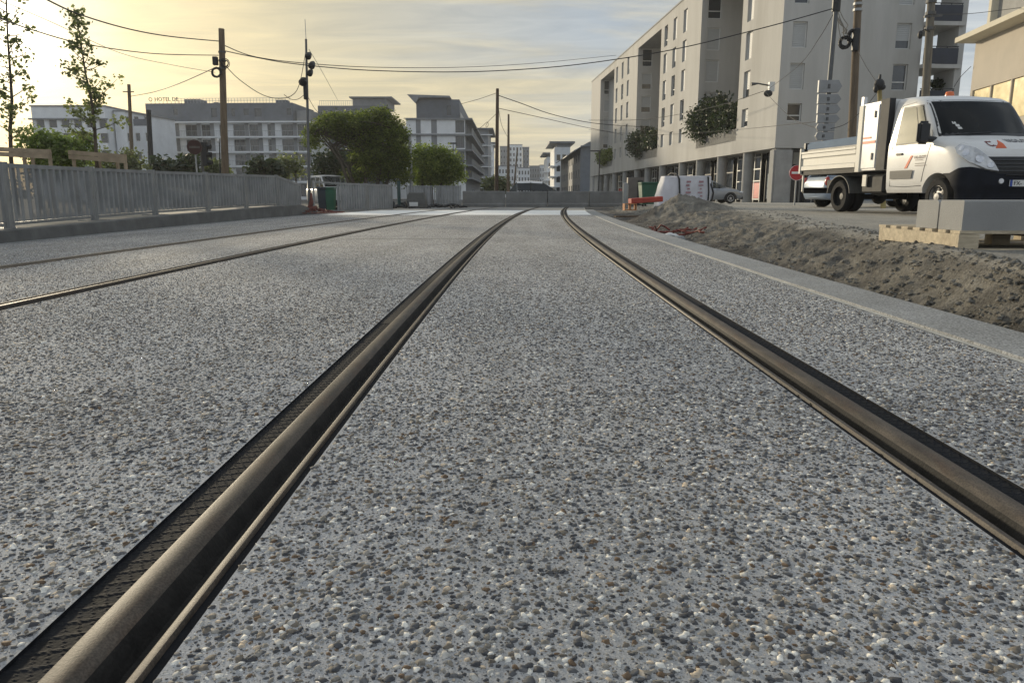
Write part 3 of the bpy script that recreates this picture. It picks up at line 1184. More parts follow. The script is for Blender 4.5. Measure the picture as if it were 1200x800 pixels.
# gable end facing the camera
EW = 12.4
ecol = [(0.70, 1.68), (7.78, 8.82)]
erow = [(13.0, 14.6), (10.25, 11.88), (7.6, 9.28), (5.56, 6.71)]
GP = lambda u, v, d: (u, d, v)
eh = [(a, b, *r) for a, b in ecol for r in erow] + [(0.9 + 0.5, 4.4, 0.0, SOF - 0.05, 0)]
mb = MB()
eh2 = [h for h in eh]
wall_grid(mb, 0, 9.6, SOF, H, [h for h in eh if h[2] > 1], GP, 0.28)
mb.quad((4.5, 0.0, 0), (9.6, 0, 0), (9.6, 0, SOF), (4.5, 0, SOF))
mb.build('gable_wall', M_conc if False else M_render, BLD, local=True)
for j, (a, b) in enumerate(ecol):
    for i, r in enumerate(erow):
        k = [['half', 'shut', 'shut', 'sash'], ['shut', 'half', 'sash', 'sash']][j][i]
        window_part(BLD, b - a, r[1] - r[0], k, Matrix(((1, 0, 0, a), (0, 1, 0, 0.16), (0, 0, 1, r[0]), (0, 0, 0, 1))))
# gable shop: dark glass, roller box, blue door panels
MB().box(1.4, 0.9, 0, 4.5, 0.95, SOF).build('gable_shop_glass', M_glass, BLD, local=True)
MB().box(1.6, 0.6, 2.75, 4.4, 0.85, 3.55).build('roller_box', mat('roller_box', (0.23, 0.225, 0.2), 0.7, 0, 0.1, 3), BLD, local=True)
f = MB()
for xx in (1.45, 2.2, 3.1, 4.4):
    f.box(xx, 0.7, 0, xx + 0.08, 0.86, 2.75)
f.box(1.53, 0.72, 2.45, 4.4, 0.85, 2.55)
f.build('gable_shop_frame', mat('shop_frame_grey', (0.22, 0.22, 0.21), 0.6, 0, 0.1, 3), BLD, local=True)
MB().box(2.3, 0.75, 0.15, 3.08, 0.84, 1.5).box(3.2, 0.75, 0.15, 4.38, 0.84, 1.5).build('door_panel', M_navy, BLD, local=True)
# corner loggias
for i, z in enumerate((12.65, 9.95, 7.25, 4.55)):
    s = MB().box(9.6, -0.35, z - 0.95, 12.3, 3.2, z - 0.7).build('loggia_slab', M_render, BLD, local=True)
    MB().box(9.62, -0.33, z - 0.68, 12.0, -0.27, z + 0.32).build('loggia_panel', M_navy, s, local=True)
    r_ = MB()
    r_.box(9.62, -0.33, z + 0.40, 12.0, -0.28, z + 0.45)
    for k in range(4):
        r_.box(9.7 + k * 0.74, -0.32, z + 0.32, 9.74 + k * 0.74, -0.29, z + 0.40)
    r_.build('loggia_rail', M_black, s, local=True)
MB().box(12.02, -0.1, 0, 12.5, 2.2, H).build('loggia_pier', M_render, BLD, local=True)
mb = MB()
mb.box(9.6, 3.2, 0, 9.9, 14, H - 0.02)
mb.quad((9.6, 0.0, 0), (9.6, 3.2, 0), (9.6, 3.2, H), (9.6, 0, H))
mb.quad((9.9, 14, 0), (0.0, BL, 0), (0.0, BL, H), (9.9, 14, H))
mb.quad((0, 0, H - 0.02), (9.6, 0, H - 0.02), (9.6, 14, H - 0.02), (0, BL, H - 0.02))
mb.build('rear_wall', M_render, BLD, local=True)
# far end wall
MB().quad((0, BL, SOF), (9, BL, SOF), (9, BL, H), (0, BL, H)).build('far_wall', M_render, BLD, local=True)


# ---------------------------------------------------------------- generic far building
def block(label, x0, x1, Y, depth, ztop, rows, cols_, walls, name='apartment_building', loc_rz=0.0, group=None, roof=None, side=None, frame=None):
    """front wall with real openings; rows = [(z0, z1)], cols_ = [(u0, u1)] from the left"""
    t = thing(name, label, 'building', (x0, Y, 0), loc_rz, group)
    w = x1 - x0
    hl = [(a, b, c, d) for a, b in cols_ for c, d in rows]
    m = MB()
    wall_grid(m, 0, w, 0, ztop, hl, GP, 0.18)
    m.quad((0, 0, 0), (0, depth, 0), (0, depth, ztop), (0, 0, ztop))
    m.quad((w, depth, 0), (w, 0, 0), (w, 0, ztop), (w, depth, ztop))
    m.quad((0, 0, ztop), (w, 0, ztop), (w, depth, ztop), (0, depth, ztop))
    m.quad((0, depth, 0), (w, depth, 0), (w, depth, ztop), (0, depth, ztop))
    m.build('wall', walls, t, local=True)
    for a, b, c, d in hl:
        window_part(t, b - a, d - c, 'double' if b - a > 1.3 else 'plain', Matrix(((1, 0, 0, a), (0, 1, 0, 0.08), (0, 0, 1, c), (0, 0, 0, 1))), frame)
    return t


# --- the hotel
HY = 140.0
hx0, hx1 = at(170, 150, HY).x, at(366, 150, HY).x
HW = hx1 - hx0
ft = [at(270, y, HY).z for y in (143.5, 161, 178.5, 195)]
HT = at(270, 121, HY).z
hot = thing('hotel', 'white balconied hotel with dark grey top storey and rooftop letters, left background', 'building', (hx0, HY, 0), -0.05)
hcols = []
for k in range(10):
    hcols.append((1.6 + k * 2.95 + (0.4 if k % 3 == 1 else 0), 1.6 + k * 2.95 + [1.6, 1.0, 2.1][k % 3]))
hl = []
zf = ft + [ft[-1] - 2.8, ft[-1] - 5.6]
rowsz = [(zf[i + 1] + 0.15, zf[i] - 0.45) for i in range(len(zf) - 1)]
mb = MB()
hl = [(a, b, c, d) for a, b in hcols for c, d in rowsz]
wall_grid(mb, 0, HW, -0.2, ft[0], hl, GP, 0.25)
mb.quad((0, 0, -0.2), (0, 14, -0.2), (0, 14, ft[0]), (0, 0, ft[0]))
mb.quad((HW, 0, -0.2), (HW, 14, -0.2), (HW, 14, ft[0]), (HW, 0, ft[0]))
mb.build('wall', M_white, hot, local=True)
for i, (a, b, c, d) in enumerate(hl):
    window_part(hot, b - a, d - c, 'double' if b - a > 1.3 else 'plain', Matrix(((1, 0, 0, a), (0, 1, 0, 0.12), (0, 0, 1, c), (0, 0, 0, 1))), M_midgrey)
for k in range(10):
    a = hcols[k][1] + 0.02
    for c, d in rowsz:
        MB().box(a, -0.04, c, a + 0.75, -0.003, d + 0.2).build('grey_wall_panel', M_midgrey, hot, local=True)
for z in zf[:5]:
    s = MB().box(-0.2, -1.25, z - 0.22, HW + 0.2, -0.045, z).build('balcony_slab', M_white, hot, local=True)
    if z < ft[0] - 0.5:
        r_ = MB()
        for k in range(int(HW / 0.28)):
            r_.box(k * 0.28, -1.22, z, k * 0.28 + 0.03, -1.19, z + 0.95)
        r_.box(0, -1.23, z + 0.95, HW, -1.18, z + 1.0)
        r_.build('balcony_railing', M_rail, s, local=True)
tw = [(5.2, 6.0, ft[0] + 1.3, ft[0] + 2.4), (12.2, 13.3, ft[0] + 0.9, ft[0] + 2.5), (16.0, 16.6, ft[0] + 1.0, ft[0] + 2.4), (18.2, 19.2, ft[0] + 1.2, ft[0] + 2.4), (20.2, 21.5, ft[0] + 0.9, ft[0] + 2.4), (26.1, 27.0, ft[0] + 1.2, ft[0] + 2.4)]
mb = MB()
wall_grid(mb, 0.1, HW - 3.2, ft[0] + 0.003, HT, tw, lambda u, v, d: (u, 0.6 + d, v), 0.15)
mb.quad((0.1, 0.6, HT), (HW - 3.2, 0.6, HT), (HW - 3.2, 13, HT), (0.1, 13, HT))
mb.quad((HW - 3.2, 0.6, ft[0]), (HW - 3.2, 13, ft[0]), (HW - 3.2, 13, HT), (HW - 3.2, 0.6, HT))
mb.quad((0.1, 0.6, ft[0]), (0.1, 13, ft[0]), (0.1, 13, HT), (0.1, 0.6, HT))
top = mb.build('top_storey', M_slate, hot, local=True)
for a, b, c, d in tw:
    window_part(hot, b - a, d - c, 'plain', Matrix(((1, 0, 0, a), (0, 1, 0, 0.70), (0, 0, 1, c), (0, 0, 0, 1))), M_slate)
MB().box(HW - 3.0, 2.0, ft[0], HW - 0.3, 10, HT - 1.2).build('terrace_wall', M_midgrey, hot, local=True)
mb = MB()
for k in range(36):
    xx = 5.5 + k * (HW - 9.5) / 36
    mb.box(xx, 0.9, HT, xx + 0.05, 0.95, HT + 0.85)
for z in (0.45, 0.85):
    mb.box(5.5, 0.9, HT + z, HW - 3.6, 0.95, HT + z + 0.05)
mb.build('roof_railing', M_rail, hot, local=True)
mb = MB()
mb.box(6.3, 3, HT, 9.2, 6, HT + 1.0).box(23.4, 3, HT, 25.3, 5, HT + 0.8).box(11.5, 3.5, HT, 12.3, 5, HT + 0.5)
mb.build('roof_unit', M_slate, hot, local=True)
SIGNF = MB()
tm = text_mesh('HOTEL DE', 0.95, 0.05)
tm.materials.append(mat('dark_sign_letters', (0.05, 0.035, 0.03), 0.6))
sg = link('rooftop_letters', tm, hot)
sg.matrix_local = Matrix.Translation((1.75, 0.9, HT + 0.45)) @ Matrix.Rotation(R(90), 4, 'X')
SIGNF.tube([(1.0 + 0.3 * math.cos(a), 0.9, HT + 0.75 + 0.3 * math.sin(a)) for a in np.linspace(0, 6.28, 14)], 0.06, 5)
for k in range(8):
    SIGNF.box(1.0 + k * 0.75, 0.95, HT, 1.05 + k * 0.75, 1.0, HT + 0.5)
SIGNF.build('sign_support', M_black, hot, local=True)

# --- white building far left
LY = 120.0
lx0, lx1 = at(40, 160, LY).x, at(126, 160, LY).x
lt = at(80, 125, LY).z
lb = block('white three storey building with flat roof behind the young tree, far left', lx0, lx1, LY, 16, lt,
           [(at(80, 150, LY).z, at(80, 139, LY).z), (at(80, 168, LY).z, at(80, 156, LY).z), (at(80, 188, LY).z, at(80, 176, LY).z)],
           [(0.6 + k * 1.95, 0.6 + k * 1.95 + 1.25) for k in range(6)], M_white)
MB().box(-0.4, -0.4, lt - 2.0, lx1 - lx0 + 0.4, -0.003, lt - 1.75).build('canopy', M_midgrey, lb, local=True)
MB().box(-0.15, -0.15, lt, lx1 - lx0 + 0.15, 16, lt + 0.2).build('roof_edge', M_midgrey, lb, local=True)
rx1 = at(171, 160, 128).x
lb2 = block('white rendered house wing with dark window band, left of the hotel', lx1 + 0.3, rx1, 122, 14, at(150, 131, 122).z,
            [(at(150, 145, 122).z, at(150, 137, 122).z), (at(150, 166, 122).z, at(150, 156, 122).z), (at(150, 187, 122).z, at(150, 178, 122).z)],
            [(1.9, 2.6), (3.3, 4.1), (5.0, 5.8)], M_white, loc_rz=-0.12)
MB().box(3.2, -0.05, at(150, 148, 122).z, 6.2, -0.004, at(150, 140, 122).z).build('dark_band', M_slate, lb2, local=True)
MB().box(-0.1, -0.1, at(150, 131, 122).z, rx1 - lx1, 14, at(150, 131, 122).z + 0.2).build('roof_edge', M_midgrey, lb2, local=True)

# --- grey block behind the big tree
GY = 150.0
gx0, gx1 = at(374, 160, GY).x, at(447, 160, GY).x
gt = at(400, 124, GY).z
gb = block('grey block with a taller rooftop box behind the big green tree', gx0, gx1, GY, 14, gt,
           [(gt - 2.3, gt - 0.9), (gt - 5.6, gt - 3.9), (gt - 8.6, gt - 6.9)], [(0.9, 1.9), (3.4, 4.0), (5.6, 6.7), (8.4, 9.5), (10.6, 11.6)], M_slate)
MB().box(at(412, 120, GY).x - gx0, 1, gt, at(452, 120, GY).x - gx0, 11, at(420, 114.5, GY).z).build('rooftop_box', M_midgrey, gb, local=True)
MB().box(at(409, 120, GY).x - gx0, 0.2, at(420, 114.5, GY).z, at(459, 120, GY).x - gx0, 12, at(420, 113, GY).z).build('roof_slab', M_midgrey, gb, local=True)
mb = MB()
for k in range(16):
    xx = 0.3 + k * 0.42
    mb.box(xx, 0.2, gt, xx + 0.05, 0.25, gt + 0.9)
mb.box(0.3, 0.19, gt + 0.9, 7, 0.26, gt + 0.96)
mb.build('roof_railing', M_rail, gb, local=True)

lw_ = block('low white link block between the grey block and the white corner block', at(446, 160, 152).x, at(479, 160, 152).x, 152.0, 12, at(460, 148, 152).z,
            [(at(460, 158, 152).z, at(460, 151, 152).z), (at(460, 176, 152).z, at(460, 168, 152).z)], [(0.6, 1.6), (2.4, 3.4), (4.2, 5.2)], M_white)
# --- white block with grey loft, its long side running away
WY = 138.0
wx0, wx1 = at(476, 150, WY).x, at(545, 150, WY).x
WW = wx1 - wx0
fz = [at(510, y, WY).z for y in (138.5, 157, 175, 193, 208)]
wb = thing('corner_block', 'white block with dark loft and raked roof, its balcony side running down the street', 'building', (wx0, WY, 0))
wc = [(WW - 1.75, WW - 0.15), (1.5, 2.1), (3.9, 4.7)]
wr = [(fz[i + 1] + 0.2, fz[i] - 0.4) for i in range(4)]
mb = MB()
wh = [(WW - 1.75, WW - 0.12, c, d) for c, d in wr]
wall_grid(mb, 0, WW, -0.2, fz[0], wh, GP, 0.6)
mb.build('end_wall', M_white, wb, local=True)
for a, b, c, d in wh:
    window_part(wb, b - a, d - c, 'double', Matrix(((1, 0, 0, a), (0, 1, 0, 0.55), (0, 0, 1, c), (0, 0, 0, 1))), M_slate)
for a, b in ((1.75, 2.6), (4.5, 5.5)):
    for c, d in wr:
        MB().box(a, -0.04, c - 0.1, b, -0.004, d + 0.25).build('grey_wall_panel', M_midgrey, wb, local=True)
BLn = 62.0
SP = lambda u, v, d: (WW - d, u, v)
mb = MB()
sw = []
for k in range(13):
    for c, d in wr:
        sw.append((1.2 + k * 4.7, 3.9 + k * 4.7, c, d))
wall_grid(mb, 0, BLn, -0.2, fz[0], sw, SP, 0.5)
mb.build('long_wall', M_midgrey, wb, local=True)
for a, b, c, d in sw:
    window_part(wb, b - a, d - c, 'double', Matrix(((0, -1, 0, WW - 0.42), (1, 0, 0, a), (0, 0, 1, c), (0, 0, 0, 1))), M_slate)
for z in fz[:5]:
    s = MB().box(-0.1, -0.35, z - 0.3, WW + 0.1, -0.045, z).box(WW + 0.004, -0.3, z - 0.3, WW + 1.3, BLn, z).build('balcony_slab', M_midgrey, wb, local=True)
    if z < fz[0] - 0.3:
        r_ = MB()
        for k in range(int(BLn / 0.5)):
            r_.box(WW + 1.2, k * 0.5, z, WW + 1.24, k * 0.5 + 0.06, z + 0.95)
        r_.box(WW + 1.19, 0, z + 0.95, WW + 1.26, BLn, z + 1.02)
        r_.build('balcony_railing', M_rail, s, local=True)
lz = at(510, 116, WY).z
lx, lx2 = at(487, 120, WY).x - wx0, at(538, 120, WY).x - wx0
mb = MB()
wall_grid(mb, lx, lx2, fz[0], lz, [(at(523, 120, WY).x - wx0, at(528, 120, WY).x - wx0, fz[0] + 0.6, fz[0] + 2.2)], lambda u, v, d: (u, 0.8 + d, v), 0.2)
mb.quad((lx, 0.8, fz[0]), (lx, 30, fz[0]), (lx, 30, lz), (lx, 0.8, lz)).quad((lx2, 0.8, fz[0]), (lx2, BLn, fz[0]), (lx2, BLn, lz - 0.6), (lx2, 0.8, lz))
mb.build('loft_wall', M_slate, wb, local=True)
window_part(wb, 0.8, 1.6, 'plain', Matrix(((1, 0, 0, at(523, 120, WY).x - wx0), (0, 1, 0, 0.95), (0, 0, 1, fz[0] + 0.6), (0, 0, 0, 1))), M_black)
mb = MB()
xa, xb = at(481, 112, WY).x - wx0, at(527, 112, WY).x - wx0
mb.prism([(xa - 0.6, at(481, 111.5, WY).z + 0.1), (xb, at(527, 112.5, WY).z), (xb + 0.1, at(527, 114.5, WY).z), (lx + 0.6, at(481, 114.5, WY).z), (lx + 0.05, lz - 0.7), (lx - 0.05, lz - 0.75)], -0.2, 26)
mb.build('raked_roof', M_midgrey, wb, local=True)
MB().box(lx2 + 0.2, -0.2, fz[0], lx2 + 0.25, 30, fz[0] + 0.95).build('roof_railing', M_rail, wb, local=True)

# --- two more blocks down the street on the left
for i, (pa, pb, pt, Y, lab) in enumerate([(552, 572, 152, 215, 'narrow block with stacked jutting balconies beyond the white corner block'),
                                          (566, 577, 168, 300, 'small distant block with thin balcony slabs, left of the bare poles')]):
    xa, xb, zt = at(pa, 180, Y).x, at(pb, 180, Y).x, at(pa, pt, Y).z
    t = block(lab, xa, xb, Y, 30, zt, [(1.5 + 2.9 * k, 3.3 + 2.9 * k) for k in range(int((zt - 2) / 2.9))],
              [(0.5 + 1.7 * k, 1.6 + 1.7 * k) for k in range(int((xb - xa - 0.5) / 1.7))], M_white if i else M_midgrey)
    for k in range(int(zt / 2.9)):
        MB().box((xb - xa) * 0.55, -1.2, 2.9 * (k + 1) - 0.2, xb - xa + 1.3, -0.003, 2.9 * (k + 1)).build('balcony_slab', M_white, t, local=True)
    MB().box(-0.3, -1.0, zt, xb - xa + 1.5, 30, zt + 0.4).build('roof_slab', M_slate, t, local=True)

# --- towers in the haze
for pa, pb, pt, Y, lab, mt, nw in [
        (586, 596, 172, 420, 'distant high tower with a dark left half', M_midgrey, 3), (596.4, 612, 170, 424, 'distant pale tower between the bare poles', M_white, 4),
        (612.5, 620, 173, 430, 'distant blue grey tower flank right of the pale tower', M_bluegrey, 2),
        (584, 606, 195, 330, 'low white block at the foot of the distant towers', M_white, 6), (607, 621, 197, 335, 'pale distant block above the dark car', M_white, 4),
        (620.5, 632, 195, 380, 'low distant block with grey windows right of the towers', M_midgrey, 4), (632.5, 643, 194, 385, 'distant pale block beside the jutting balconies', M_white, 4)]:
    xa, xb, zt = at(pa, 195, Y).x, at(pb, 195, Y).x, at(pa, pt, Y).z
    n = max(2, int(zt / 3.0))
    t = block(lab, xa, xb, Y, 14, zt, [(1.2 + k * (zt - 1.2) / n, 1.2 + k * (zt - 1.2) / n + 1.7) for k in range(n)],
              [((xb - xa) * (k + 0.22) / nw, (xb - xa) * (k + 0.78) / nw) for k in range(nw)], mt, name='tower_block' if pt < 180 else 'apartment_building')
    MB().box(-0.15, -0.15, zt, xb - xa + 0.15, 14, zt + 0.35).build('roof_edge', M_midgrey, t, local=True)

# --- right side of the street, beyond the long block
SY0, SY1 = 150.0, 205.0
sx = at(680, 200, SY0).x
zt = at(680, 168, SY0).z
sb = thing('gabled_house_row', 'dark grey house row with an overhanging roof, just beyond the cream block', 'building', (0, 0, 0))
xf = lambda Y: sx + (at(657, 200, SY1).x - sx) * (Y - SY0) / (SY1 - SY0)
SS_ = lambda u, v, d: (xf(u) + d, u, v)
sh_ = [(SY0 + 2.5 + k * 5.4, SY0 + 4.3 + k * 5.4, z, z + 1.6) for k in range(9) for z in (1.2, 4.2, 7.2)]
mb = MB()
wall_grid(mb, SY0, SY1, -0.1, zt - 0.6, sh_, SS_, 0.2)
mb.build('street_wall', M_midgrey, sb)
mb = MB()
for (a, b, c, d) in sh_:
    w_ = MB().quad(SS_(a, c, 0.12), SS_(b, c, 0.12), SS_(b, d, 0.12), SS_(a, d, 0.12))
    w_.build('window', M_glass, sb)
MB().quad((sx, SY0, -0.1), (sx + 14, SY0, -0.1), (sx + 14, SY0, zt - 0.4), (sx, SY0, zt - 0.4)).build('end_wall', M_bluegrey, sb)
mb = MB()
mb.loft([[(xf(y) - 1.3, y, zt - 1.6), (xf(y) - 1.3, y, zt - 1.35), (xf(y) + 1.6, y, zt + 0.25), (xf(y) + 14, y, zt + 0.6), (xf(y) + 14, y, zt), (xf(y) + 0.2, y, zt - 0.7)] for y in (SY0 - 0.8, SY1)], cap=True)
mb.build('roof', M_bluegrey, sb)
for pa, pb, pt, Y, lab in [(650, 668, 166, 215, 'pale house with a flat jutting dark roof, right of the street'), (641, 655, 179, 270, 'small far house with a dark flat roof and balconies, right of the street')]:
    xa, xb, z_ = at(pa, 195, Y).x, at(pb, 195, Y).x, at(pa, pt, Y).z
    t = block(lab, xa, xb, Y, 25, z_ - 1.5, [(1.3 + 3 * k, 3.0 + 3 * k) for k in range(max(1, int((z_ - 3) / 3)))],
              [(0.5 + 1.6 * k, 1.6 + 1.6 * k) for k in range(max(1, int((xb - xa - 0.6) / 1.6)))], M_white)
    MB().box(-1.6, -1.2, z_ - 0.5, xb - xa + 1.2, 25, z_).build('flat_roof', M_slate, t, local=True)
    MB().box(0.6, 0.5, z_ - 1.5, xb - xa, 20, z_ - 0.5).build('attic', M_midgrey, t, local=True)
    for k in range(3):
        MB().box(-1.2, -0.8, 2.9 + 2.9 * k, 0.8, 14, 3.15 + 2.9 * k).build('balcony_slab', M_white, t, local=True)

# --- beige building at the right edge
QY = 41.0
M_beige = mat('beige_render', (0.46, 0.415, 0.35), 0.85, 0, 0.06, 0.7, bump=0.1, bscale=25, dirt=((0.37, 0.33, 0.28), 0.4))
qx = at(1138, 100, QY).x
qd = Vector((-0.135, 1.0)).normalized()
qb = thing('beige_building', 'beige building with a jutting pale cornice and window strip yellow with reflected sun, right edge', 'building', (qx, QY, 0), math.atan2(0.135, 1) * -1)
# local: -y runs towards the camera along the facade, +x into the house
zc_ = at(1138, 50, QY).z
zs_ = [at(1142, y, QY).z for y in (106, 113)]
LQ = 16.0
QP = lambda u, v, d: (d, -u, v)
mb = MB()
qh = [(0.25 + k * 2.0, 2.15 + k * 2.0, 4.2, zs_[0] - 0.05, 0.15) for k in range(7)]
wall_grid(mb, 0, LQ, 0, zc_, qh, QP, 0.15)
mb.quad((0, 0, 0), (14, 0, 0), (14, 0, zc_), (0, 0, zc_))
mb.build('wall', M_beige, qb, local=True)
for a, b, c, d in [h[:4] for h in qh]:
    MB().box(0.08, -b + 0.03, c + 0.03, 0.12, -a - 0.03, d - 0.03).build('window', mat('sun_glow_glazing', (0.78, 0.64, 0.33), 0.25, 0, 0.1, 2, spec=0.9), qb, local=True)  # reflected sunlight painted as a yellow glass colour
mb = MB()
mb.prism([(-0.9, zc_ + 0.05), (-0.9, zc_ + 0.3), (0.5, zc_ + 0.45), (8, zc_ + 0.45), (8, zc_ + 0.004), (0.0, zc_ + 0.004)], -LQ, 0.35)
mb.build('cornice', mat('cream_stone', (0.56, 0.52, 0.42), 0.8, 0, 0.06, 1), qb, local=True)
MB().box(0.9, -2.4, zc_ + 0.45, 7, 0.0, zc_ + 5.0).build('roof_pier', M_conc, qb, local=True)
mb = MB()
mb.box(0.6, -LQ, zc_ + 0.45, 0.8, -2.4, zc_ + 1.35)
mb.build('terrace_parapet', M_conc, qb, local=True)
MB().box(0.55, 0.0, zc_ + 0.45, 0.9, 0.3, zc_ + 4.6).build('lit_corner_pier', mat('cream_stone', (0.56, 0.52, 0.42)), qb, local=True)  # sunlit edge strip: the light is put in as paler stone

# ================================================================== VEHICLES
M_tyre = mat('tyre_rubber', (0.018, 0.018, 0.019), 0.85, 0, 0.2, 20, bump=0.2, bscale=60, spec=0.25)
M_rim = mat('alloy_rim', (0.45, 0.45, 0.46), 0.35, 0.8, 0.1, 10)
M_rimdark = mat('steel_rim_dusty', (0.10, 0.10, 0.10), 0.6, 0.4, 0.2, 10)
M_bpl = mat('black_plastic', (0.016, 0.017, 0.02), 0.5, 0, 0.2, 10)
M_lamp = mat('lamp_glass', (0.55, 0.56, 0.58), 0.12, 0.3, 0.2, 8, spec=0.9)
M_chrome = mat('chrome', (0.6, 0.6, 0.62), 0.12, 1.0, 0.05, 5)
M_redlamp = mat('red_lamp', (0.35, 0.015, 0.012), 0.25, 0, 0.1, 5)
M_orange = mat('orange_vinyl', (0.62, 0.11, 0.025), 0.5, 0, 0.1, 5)
M_orlamp = mat('orange_beacon', (0.65, 0.13, 0.02), 0.2, 0, 0.1, 5, spec=0.8)
M_carglass = glass_mat('car_glass', (0.012, 0.015, 0.017), 0.05)
M_seethru = clear_glass('side_glass', (0.62, 0.64, 0.62), 0.72)


def wheel(parent, c, r, w, side, rim=None, tag_rim='rim', dish=0.0):
    """axle along local y; side = +1 or -1, outward"""
    b = MB()
    pr = [(r * 0.60, -w / 2 + 0.115 if w > 0.19 else -w / 2 + 0.08), (r * 0.62, -w / 2), (r * 0.9, -w / 2), (r * 0.985, -w * 0.36), (r, -w * 0.2), (r, w * 0.2), (r * 0.985, w * 0.36), (r * 0.9, w / 2), (r * 0.62, w / 2), (r * 0.60, w / 2 - 0.115 if w > 0.19 else w / 2 - 0.08)]
    n = 28
    rings = [[(c[0] + q * math.cos(2 * PI * k / n), c[1] + yy, c[2] + q * math.sin(2 * PI * k / n)) for k in range(n)] for q, yy in pr]
    b.loft(rings, True, True)
    o = b.build('wheel', M_tyre, parent, smooth=True, local=True)
    rb = MB()
    y0 = c[1] + side * (w / 2 - 0.012 - dish)
    y1 = c[1] + side * (w / 2 + 0.004 - dish)
    pr = [(r * 0.64, y1), (r * 0.58, y1), (r * 0.52, y0 - side * 0.03), (r * 0.24, y0 - side * 0.02), (r * 0.2, y1 + side * 0.012), (r * 0.02, y1 + side * 0.016)]
    rings = [[(c[0] + q * math.cos(2 * PI * k / n), yy, c[2] + q * math.sin(2 * PI * k / n)) for k in range(n)] for q, yy in pr]
    rb.loft(rings, True, False)
    rb.add(rings[-1], [tuple(range(n))])
    ro = rb.build(tag_rim, rim or M_rim, o, smooth=True, local=True)
    hb = MB()
    m = 6
    for k in range(m):
        a = 2 * PI * (k + 0.5) / m
        for q in range(1):
            hb.cyl((c[0] + r * 0.40 * math.cos(a), y0 - side * 0.03, c[2] + r * 0.40 * math.sin(a)), (c[0] + r * 0.40 * math.cos(a), y0 - side * 0.004, c[2] + r * 0.40 * math.sin(a)), r * 0.085, n=8)
    hb.build('rim_hole', M_black, o, local=True)
    return o


